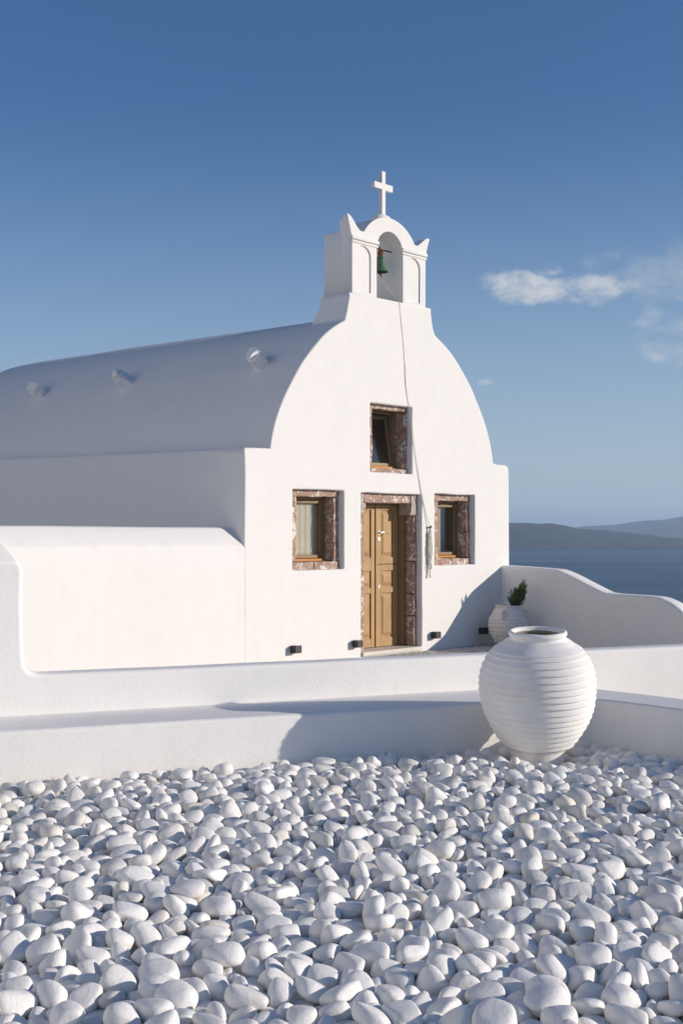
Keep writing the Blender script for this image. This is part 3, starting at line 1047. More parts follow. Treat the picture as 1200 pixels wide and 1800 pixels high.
# ---- door
def door_leaf(u0, u1, z0, z1, panels, name, v=0.315):
    """panels: list of (z0, z1); stiles and rails stand proud of sunk raised-field panels"""
    sw = 0.095
    bm = bmesh.new()
    box_bm(u0, u1, v + 0.020, v + 0.045, z0, z1, bm)
    box_bm(u0, u0 + sw, v, v + 0.021, z0 + 0.001, z1 - 0.001, bm, 0.004)
    box_bm(u1 - sw, u1, v, v + 0.021, z0 + 0.001, z1 - 0.001, bm, 0.004)
    edges = [z0] + [z for p in panels for z in p] + [z1]
    for a, b in zip(edges[::2], edges[1::2]):
        if b - a > 0.01:
            box_bm(u0 + sw + 0.0005, u1 - sw - 0.0005, v + 0.001, v + 0.0215, a + 0.0015, b - 0.0015, bm, 0.004)
    leaf = bm_obj(name, bm, M_DOOR, chapel)
    for a, b in panels:
        bm = bmesh.new()
        x0, x1 = u0 + sw + 0.002, u1 - sw - 0.002
        lv = [(x0, x1, a + 0.002, b - 0.002, v + 0.0205), (x0 + 0.018, x1 - 0.018, a + 0.02, b - 0.02, v + 0.020), (x0 + 0.055, x1 - 0.055, a + 0.06, b - 0.06, v + 0.003), (x0 + 0.062, x1 - 0.062, a + 0.067, b - 0.067, v + 0.002)]
        rows = [[bm.verts.new(c) for c in ((p, w, r), (q, w, r), (q, w, s), (p, w, s))] for p, q, r, s, w in lv]
        for ra, rb in zip(rows, rows[1:]):
            for k in range(4):
                bm.faces.new((ra[k], ra[(k + 1) % 4], rb[(k + 1) % 4], rb[k]))
        bm.faces.new(rows[-1])
        bm_obj('panel', bm, M_DOOR, leaf)
    return leaf
DZ0, DZ1 = -0.045, 1.868
P_TOP, P_MID, P_LOW = (1.16, 1.79), (0.755, 0.975), (0.075, 0.675)
leaf_l = door_leaf(-0.375, 0.078, DZ0, DZ1, [P_LOW, P_MID, P_TOP], 'door_leaf')
leaf_r1 = door_leaf(0.086, 0.534, DZ0, 1.060, [P_LOW, P_MID], 'door_leaf')
leaf_r2 = door_leaf(0.086, 0.534, 1.066, DZ1, [P_TOP], 'door_leaf')
bm_obj('cover_strip', box_bm(0.060, 0.092, 0.298, 0.317, DZ0 + 0.004, DZ1 - 0.004, bevel=0.005), M_DOOR, leaf_l)
bm = bmesh.new()
box_bm(-0.41, -0.377, 0.305, 0.39, DZ0, 1.882, bm, 0.004)
box_bm(0.536, 0.60, 0.225, 0.39, DZ0, 1.882, bm, 0.004)
box_bm(-0.377, 0.536, 0.306, 0.389, 1.870, 1.8825, bm, 0.002)
door_frame = bm_obj('door_frame', bm, M_FRAME, chapel)
# lever handle, key plates
bm = bmesh.new()
tube_bm(bm, [(0.135, 0.315, 1.49), (0.135, 0.265, 1.49)], 0.012, 10)
tube_bm(bm, [(0.125, 0.266, 1.49), (0.17, 0.262, 1.496), (0.22, 0.264, 1.492), (0.262, 0.268, 1.478)], 0.0095, 10)
tube_bm(bm, [(0.135, 0.317, 1.49), (0.135, 0.307, 1.49)], 0.027, 18)
bm_obj('handle', bm, M_METAL, leaf_r2, smooth=True, sharp=40)
for z, lf in ((1.405, leaf_r2), (0.765, leaf_r1)):
    bm = bmesh.new()
    tube_bm(bm, [(0.135, 0.318, z), (0.135, 0.307, z)], 0.026, 18)
    kp = bm_obj('key_plate', bm, M_METAL, lf, smooth=True, sharp=40)
# red stone surround of the door
k = 70
for a, b, zs in ((-0.58, -0.402, [-0.06, 0.50, 1.02, 1.40, 1.74]), (0.592, 0.682, [-0.06, 0.36, 0.66, 1.10, 1.36, 1.74])):
    for z0, z1 in zip(zs, zs[1:]):
        k += 1
        rough_block('jamb_stone', a + 0.002, b - 0.002, 0.085 + 0.004 * (k % 3), 0.33, z0 + 0.002, z1 - 0.002, M_STONE, door_frame, k, amp=0.009)
rough_block('lintel_stone', -0.42, 0.52, 0.080, 0.33, 1.884, 2.045, M_STONE, door_frame, 81)
for s, (a, b, c, d) in ((-1, (-0.58, -0.425, 1.745, 2.045)), (1, (0.525, 0.682, 1.745, 2.045))):
    rough_block('corbel_stone', a, b, 0.072, 0.30, c, d, M_CORBEL, door_frame, 85 + s, amp=0.012)
    x = -0.40 if s < 0 else 0.555
    rough_block('corbel_scroll', x - 0.045, x + 0.045, 0.10, 0.27, 1.795, 1.885, M_CORBEL, door_frame, 90 + s, amp=0.010)
bm_obj('threshold', box_bm(-0.556, 0.655, -0.03, 0.39, -0.105, -0.052, bevel=0.008), M_MARBLE, chapel)

# ------------------------------------------------------------------ unseen houses added at left to bounce sunlight into the shade
def fill_house(loc, sx, sy, h, label):
    root = empty('fill_house', loc)
    out_ = rect(-sy / 2, sy / 2, -0.4, h)
    holes_ = [rect(y - 0.45, y + 0.45, 1.0, 2.2)[::-1] for y in (-sy * 0.33, sy * 0.05, sy * 0.36)] + [rect(-sy * 0.14 - 0.45, -sy * 0.14 + 0.45, -0.1, 2.05)[::-1]]
    me = slab_mesh('wall', [out_] + holes_, 0.4, 0.04, 4)
    me.transform(Matrix(((0, 0, 1, -0.2), (1, 0, 0, 0), (0, 1, 0, 0), (0, 0, 0, 1))))
    link('wall', me, M_FACADE, root)
    bm_obj('wall', box_bm(-sx, -0.38, -sy / 2 + 0.02, sy / 2 - 0.02, -0.4, h - 0.35, bevel=0.05), M_FACADE, root)
    for y in (-sy * 0.33, sy * 0.05, sy * 0.36):
        w_ = bm_obj('window', box_bm(-0.36, -0.26, y - 0.46, y + 0.46, 0.99, 2.21, bevel=0.01), M_FRAME, root)
        for k_ in (-0.22, 0.22):
            bm_obj('pane', box_bm(-0.258, -0.252, y + k_ - 0.18, y + k_ + 0.18, 1.08, 2.12), M_GLASS, w_)
    bm_obj('door', box_bm(-0.36, -0.25, -sy * 0.14 - 0.46, -sy * 0.14 + 0.46, -0.1, 2.06, bevel=0.01), M_DOOR, root)
    return tag(root, label, 'house', 'added unseen houses that bounce fill light')
fill_house((-7.2, 1.0, -0.13), 5.6, 16.0, 5.6, 'white cubic house added to bounce sunlight, nearer of two unseen beyond the left edge')
fill_house((-14.0, 3.0, -0.13), 7.0, 26.0, 10.0, 'tall white cubic house added to bounce sunlight, unseen behind the nearer one beyond the left edge')

# ------------------------------------------------------------------ wall lamps
def wall_lamp(u, z, label, first=None):
    if first is None:
        o = empty('wall_lamp', W(u, 0, z), ANG)
        s = 0.054
        bm_obj('body', box_bm(-s, s, -0.100, -0.012, -0.045, 0.045, bevel=0.004), M_LAMP, o)
        bm_obj('back_plate', box_bm(-s + 0.012, s - 0.012, -0.0125, 0.004, -0.036, 0.036, bevel=0.002), M_LAMP, o)
        for zz in (-0.0455, 0.0455):
            bm_obj('lens', box_bm(-s + 0.018, s - 0.018, -0.085, -0.028, zz - 0.002, zz + 0.002), M_LENS, o)
    else:
        o = first.copy(); COL.objects.link(o); o.location = W(u, 0, z)
        for ch in first.children:
            c = ch.copy(); COL.objects.link(c); c.parent = o
    return tag(o, label, 'lamp', 'cube wall lamps along the foot of the chapel front')
lamp0 = wall_lamp(-1.80, 0.078, 'black cube wall lamp farthest left, below the left window')
wall_lamp(-0.69, 0.072, 'black cube wall lamp just left of the door', lamp0)
wall_lamp(0.905, 0.088, 'black cube wall lamp just right of the door, at the shadow edge', lamp0)
wall_lamp(1.985, 0.085, 'black cube wall lamp in the shadow beside the small pot', lamp0)

# ------------------------------------------------------------------ bell and rope
bell = empty('bell', W(0.040, 0.20, 4.965), ANG)
bell.scale = (0.87, 0.87, 0.87)
tag(bell, 'green bronze bell hanging in the arch of the bell tower', 'bell')
prof = [(0.002, 0.235), (0.05, 0.232), (0.068, 0.215), (0.073, 0.18), (0.078, 0.12), (0.090, 0.06), (0.112, 0.018), (0.122, 0.0), (0.112, -0.004), (0.098, 0.012), (0.080, 0.06), (0.066, 0.12), (0.06, 0.2), (0.002, 0.21)]
lathe('bell_body', prof, M_BRONZE, bell, 40, sharp=50)
bm = bmesh.new()
tube_bm(bm, [(0, 0, 0.21), (0.004, 0, 0.08), (0, 0, -0.03)], 0.009, 8)
bmesh.ops.create_uvsphere(bm, u_segments=12, v_segments=8, radius=0.024, matrix=Matrix.Translation((0, 0, -0.028)))
tube_bm(bm, [(0, 0, -0.04), (0.012, 0, -0.062), (0.024, 0, -0.072), (0.034, 0, -0.062), (0.036, 0, -0.048)], 0.007, 8)
bm_obj('clapper', bm, M_RUST, bell, smooth=True)
bm = bmesh.new()
R_ = random.Random(4)
tube_bm(bm, [(-0.36, 0, 0.345), (0.30, 0, 0.345)], 0.011, 8)
for i in range(4):
    a = i * math.pi / 2
    tube_bm(bm, [(0.03 * math.cos(a), 0.03 * math.sin(a), 0.23), (0.034 * math.cos(a + .5), 0.034 * math.sin(a + .5), 0.29), (0.018 * math.cos(a), 0.018 * math.sin(a), 0.35)], 0.012, 8)
for i in range(7):
    c = Vector((R_.uniform(-.03, .03), R_.uniform(-.03, .03), R_.uniform(.24, .37)))
    bmesh.ops.create_icosphere(bm, subdivisions=1, radius=R_.uniform(.014, .022), matrix=Matrix.Translation(c))
bm_obj('hanger', bm, M_RUST, bell, smooth=True, sharp=50)

rope = empty('bell_rope', W(0.80, -0.03, 0.86), ANG)
tag(rope, 'thin rope from the bell down the facade to a hanging bundle beside the door', 'rope')
base = Vector((0.80, -0.03, 0.86))
rp = [(0.085, 0.20, 4.87), (0.13, 0.10, 4.70), (0.185, 0.01, 4.572), (0.19, -0.009, 4.545), (0.225, -0.007, 4.30), (0.267, -0.007, 4.046), (0.295, -0.007, 3.75), (0.318, -0.007, 3.442), (0.386, -0.007, 3.15), (0.44, -0.007, 2.88), (0.493, -0.007, 2.613), (0.56, -0.007, 2.34), (0.626, -0.007, 2.079), (0.71, -0.010, 1.82), (0.797, -0.03, 1.556)]
bm = bmesh.new()
tube_bm(bm, [p - base for p in smoothline(rp, 4)], 0.0034, 6)
rp2 = [(p[0] + 0.006 * math.sin(i * 0.6), p[1] - 0.004, p[2]) for i, p in enumerate(rp[6:-1])] + [rp[-1]]
rp2 = [(a + (0.004 + 0.010 * math.sin(min(1, i / 3) * 1.5)), b, c) for i, (a, b, c) in enumerate(rp2)]
tube_bm(bm, [p - base for p in smoothline(rp2, 4)], 0.0026, 6)
bm_obj('strand', bm, M_ROPE, rope, smooth=True)
bm = bmesh.new()
R_ = random.Random(11)
for i in range(9):
    x0 = R_.uniform(-0.018, 0.018); w = R_.uniform(0.008, 0.026); low = R_.uniform(0.0, 0.22); sh = R_.uniform(-.01, .02)
    pts = [(x0 * .3, 0, 0.68), (x0 - w * .6, 0.004, 0.55), (x0 - w + sh, -0.004, 0.30 + low * .4), (x0 - w * .4, 0, low + 0.02), (x0, -0.008, low), (x0 + w * .5, 0, low + .03), (x0 + w, 0.002, 0.33 + low * .4), (x0 + w * .5, 0, 0.56), (x0 * .3 + .006, 0, 0.69)]
    tube_bm(bm, [p + Vector((0, R_.uniform(-.012, .008), 0)) for p in smoothline(pts, 4)], 0.005, 6)
for j in range(4):
    tube_bm(bm, [(0.030 * math.cos(a), 0.016 * math.sin(a), 0.585 + j * .012 + .01 * math.sin(a)) for a in [k * .5236 for k in range(13)]], 0.0055, 6)
bm_obj('bundle', bm, M_ROPE, rope, smooth=True)
bm = bmesh.new()
tube_bm(bm, [(0.0, 0.045, 0.70), (0.0, -0.012, 0.70), (0.0, -0.03, 0.725)], 0.011, 8)
bm_obj('hook', bm, M_RUST, rope, smooth=True)

# ------------------------------------------------------------------ jars
def interp(pts, z):
    pts = sorted(pts, key=lambda p: p[1])
    for (r0, z0), (r1, z1) in zip(pts, pts[1:]):
        if z0 <= z <= z1:
            t = (z - z0) / (z1 - z0)
            return r0 + (r1 - r0) * t
    return pts[-1][0]

def big_jar():
    root = empty('ringed_jar', (1.312, 8.40, -0.10))
    body = smoothline([(0.165, -0.10, 0), (0.178, -0.02, 0), (0.192, 0.055, 0), (0.224, 0.085, 0), (0.262, 0.135, 0), (0.318, 0.225, 0), (0.352, 0.31, 0), (0.371, 0.40, 0), (0.376, 0.49, 0), (0.368, 0.575, 0), (0.342, 0.65, 0), (0.300, 0.712, 0), (0.250, 0.757, 0), (0.192, 0.802, 0)], 8)
    base = [(p.x, p.y) for p in body]
    rings = []
    z = 0.088
    while z < 0.735:
        rings.append(z)
        z += 0.0385 if z < 0.35 else 0.043
    rings = rings[:-1] + [0.727] if rings[-1] > 0.71 else rings + [0.727]
    prof = []
    zs = [-0.10 + i * 0.0042 for i in range(int(0.905 / 0.0042))]
    for z in zs:
        r = interp(base, z)
        add = 0.0
        for rz in rings:
            d = z - rz
            # each ring: soft roll above, crisp step below
            if -0.006 < d < 0.034:
                add = max(add, 0.015 * (1 - max(0, d) / 0.036) ** 0.8 * min(1, (d + 0.006) / 0.006))
        prof.append((r + add, z + 0.10))
    neck = [(0.184, 0.898), (0.181, 0.904), (0.181, 0.910), (0.186, 0.915), (0.191, 0.922), (0.193, 0.932), (0.190, 0.942), (0.183, 0.949), (0.174, 0.951), (0.165, 0.947), (0.159, 0.938), (0.154, 0.925)]
    inside = [(0.154, 0.925), (0.156, 0.905), (0.19, 0.87), (0.27, 0.80), (0.34, 0.66), (0.345, 0.5), (0.29, 0.36), (0.17, 0.24), (0.001, 0.20)]
    prof = [p for p in prof if p[1] < 0.89] + neck
    lathe('jar_body', prof, M_JAR, root, 128, wob=0.007, seed=3, sharp=60)
    lathe('jar_inside', inside, M_CLAY, root, 64, wob=0.007, seed=3)
    root.rotation_euler = (math.radians(5.5), math.radians(-0.6), 0)
    return tag(root, 'big white clay jar with raised rings standing on the pebbles', 'jar')
big_jar()

def small_pot():
    c = W(2.02, -0.46, -0.118)
    root = empty('plant_pot', c, 0.3)
    base = [(p.x, p.y) for p in smoothline([(0.14, 0, 0), (0.155, 0.03, 0), (0.20, 0.09, 0), (0.255, 0.19, 0), (0.276, 0.29, 0), (0.270, 0.37, 0), (0.238, 0.45, 0), (0.20, 0.515, 0), (0.168, 0.555, 0)], 6)]
    prof = []
    z = 0.0
    while z < 0.552:
        add = 0.0
        for rz in (0.06, 0.115, 0.17, 0.228, 0.29, 0.345, 0.388):
            d = z - rz
            if -0.006 < d < 0.045:
                add = max(add, 0.011 * (1 - max(0, d) / 0.045) * min(1, (d + 0.006) / 0.006))
        prof.append((interp(base, z) + add, z))
        z += 0.006
    prof += [(0.172, 0.556), (0.182, 0.564), (0.185, 0.576), (0.178, 0.585), (0.165, 0.583), (0.155, 0.57), (0.15, 0.54), (0.16, 0.53)]
    lathe('pot_body', prof, M_JAR_OLD, root, 72, wob=0.006, seed=8, sharp=60)
    bm = bmesh.new()
    bmesh.ops.create_circle(bm, cap_ends=True, segments=32, radius=0.165, matrix=Matrix.Translation((0, 0, 0.535)))
    bm_obj('soil', bm, M_SOIL, root)
    for a in (math.radians(-25), math.radians(-130), math.radians(110)):
        bm = bmesh.new()
        ca, sa = math.cos(a), math.sin(a)
        pts = smoothline([(ca * 0.215, sa * 0.215, 0.50), (ca * 0.255, sa * 0.255, 0.51), (ca * 0.285, sa * 0.285, 0.475), (ca * 0.282, sa * 0.282, 0.43), (ca * 0.258, sa * 0.258, 0.40)], 4)
        tube_bm(bm, pts, 0.017, 8)
        bm_obj('lug_handle', bm, M_JAR_OLD, root, smooth=True, sharp=50)
    return tag(root, 'small weathered ringed clay pot in the corner by the chapel', 'pot'), c
_, pot_c = small_pot()

def rosemary():
    c = pot_c + Vector((0.10, -0.02, 0.53))
    root = empty('rosemary_bush', c)
    R_ = random.Random(3)
    m, nt, b = mat_new('rosemary_leaf')
    rnd = N(nt, 'ShaderNodeNewGeometry').outputs['Random Per Island']
    r = ramp(nt, rnd, [(0.0, (0.035, 0.07, 0.025)), (0.6, (0.075, 0.145, 0.045)), (1.0, (0.14, 0.20, 0.085))])
    nt.links.new(r.outputs['Color'], b.inputs['Base Color'])
    b.inputs['Roughness'].default_value = 0.6
    mt = simple('rosemary_bark', (0.09, 0.07, 0.045), 0.9)
    sb, fb = bmesh.new(), bmesh.new()
    for i in range(90):
        a = R_.uniform(0, 6.28)
        sp = R_.uniform(0.0, 0.14)
        L = R_.uniform(0.15, 0.43) * (1.0 - 0.25 * (math.cos(a) < 0))
        top = Vector((sp * math.cos(a) + 0.075 * L / 0.4, sp * math.sin(a) * 0.7, L * 0.97))
        if i in (3, 9):
            top = Vector((-0.10, -0.02, 0.15))
        b0 = Vector((R_.uniform(-0.06, 0.05), R_.uniform(-.04, .04), 0.0))
        mid = b0 * 0.5 + top * 0.5 + Vector((R_.uniform(-.03, .03), R_.uniform(-.03, .03), -0.02))
        pts = smoothline([b0, mid, top], 6)
        tube_bm(sb, pts, 0.004, 5, 0.0015)
        n = int(260 * L)
        for j in range(n):
            t = 0.12 + 0.88 * j / n
            idx = min(len(pts) - 2, int(t * (len(pts) - 1)))
            f = t * (len(pts) - 1) - idx
            p = pts[idx].lerp(pts[idx + 1], f)
            d = (pts[idx + 1] - pts[idx]).normalized()
            az = R_.uniform(0, 6.28)
            side = Vector((math.cos(az), math.sin(az), 0.0))
            dirn = (side + d * R_.uniform(0.5, 1.1)).normalized()
            ll = R_.uniform(0.022, 0.040)
            w = dirn.cross(Vector((R_.uniform(-1, 1), R_.uniform(-1, 1), R_.uniform(-1, 1)))).normalized() * 0.0042
            q = p + dirn * ll
            m_ = p + dirn * ll * 0.5 + Vector((0, 0, 0.002))
            vs_ = [fb.verts.new(x) for x in (p, m_ + w, q, m_ - w)]
            fb.faces.new(vs_)
    bm_obj('stems', sb, mt, root, smooth=True)
    bm_obj('foliage', fb, m, root)
    return tag(root, 'dark green rosemary bush growing in the small pot', 'plant')
rosemary()

# ------------------------------------------------------------------ pebbles
def ico(sub):
    t=(1+5**.5)/2
    v=[(-1,t,0),(1,t,0),(-1,-t,0),(1,-t,0),(0,-1,t),(0,1,t),(0,-1,-t),(0,1,-t),(t,0,-1),(t,0,1),(-t,0,-1),(-t,0,1)]
    f=[(0,11,5),(0,5,1),(0,1,7),(0,7,10),(0,10,11),(1,5,9),(5,11,4),(11,10,2),(10,7,6),(7,1,8),(3,9,4),(3,4,2),(3,2,6),(3,6,8),(3,8,9),(4,9,5),(2,4,11),(6,2,10),(8,6,7),(9,8,1)]
    nrm=lambda p:tuple(c/math.sqrt(sum(q*q for q in p)) for c in p)
    v=[nrm(p) for p in v]
    for _ in range(sub):
        mid={}; nf=[]
        def m(a,b):
            k=(min(a,b),max(a,b))
            if k not in mid:
                v.append(nrm(tuple((v[a][i]+v[b][i])/2 for i in range(3)))); mid[k]=len(v)-1
            return mid[k]
        for a,b,c in f:
            x,y,z=m(a,b),m(b,c),m(c,a); nf+=[(a,x,z),(b,y,x),(c,z,y),(x,y,z)]
        f=nf
    return v,f
def pebble_variant(k, sub):
    """rounded convex stone: p-norm of random planes, then stretched to three axes"""
    r=random.Random(1000+k)
    pl=[]
    for i in range(13):
        z=r.uniform(-1,1); a=r.uniform(0,6.283); s=math.sqrt(1-z*z)
        pl.append((s*math.cos(a),s*math.sin(a),z,r.uniform(.84,1.12)))
    for ax in ((1,0,0),(-1,0,0),(0,1,0),(0,-1,0),(0,0,1),(0,0,-1)): pl.append(ax+(1.0,))
    p=r.choice([3.4,4,5,6.5,8])
    ax=(r.uniform(.046,.064), r.uniform(.036,.050), r.uniform(.022,.036))
    w=[(r.uniform(-3,3),r.uniform(-3,3),r.uniform(-3,3),r.uniform(0,6),r.uniform(.01,.03)) for i in range(4)]
    v,f=ico(sub); out=[]
    for d in v:
        s=sum((max(0,d[0]*q[0]+d[1]*q[1]+d[2]*q[2])/q[3])**p for q in pl)**(-1/p)
        s=s*1.16; s=s if s<1.0 else 1.0+(s-1.0)*.7
        s*=1.04*(1+sum(q[4]*math.sin(q[0]*d[0]+q[1]*d[1]+q[2]*d[2]+q[3]) for q in w))
        out.append((d[0]*s*ax[0],d[1]*s*ax[1],d[2]*s*ax[2]))
    return out,f
NV=24

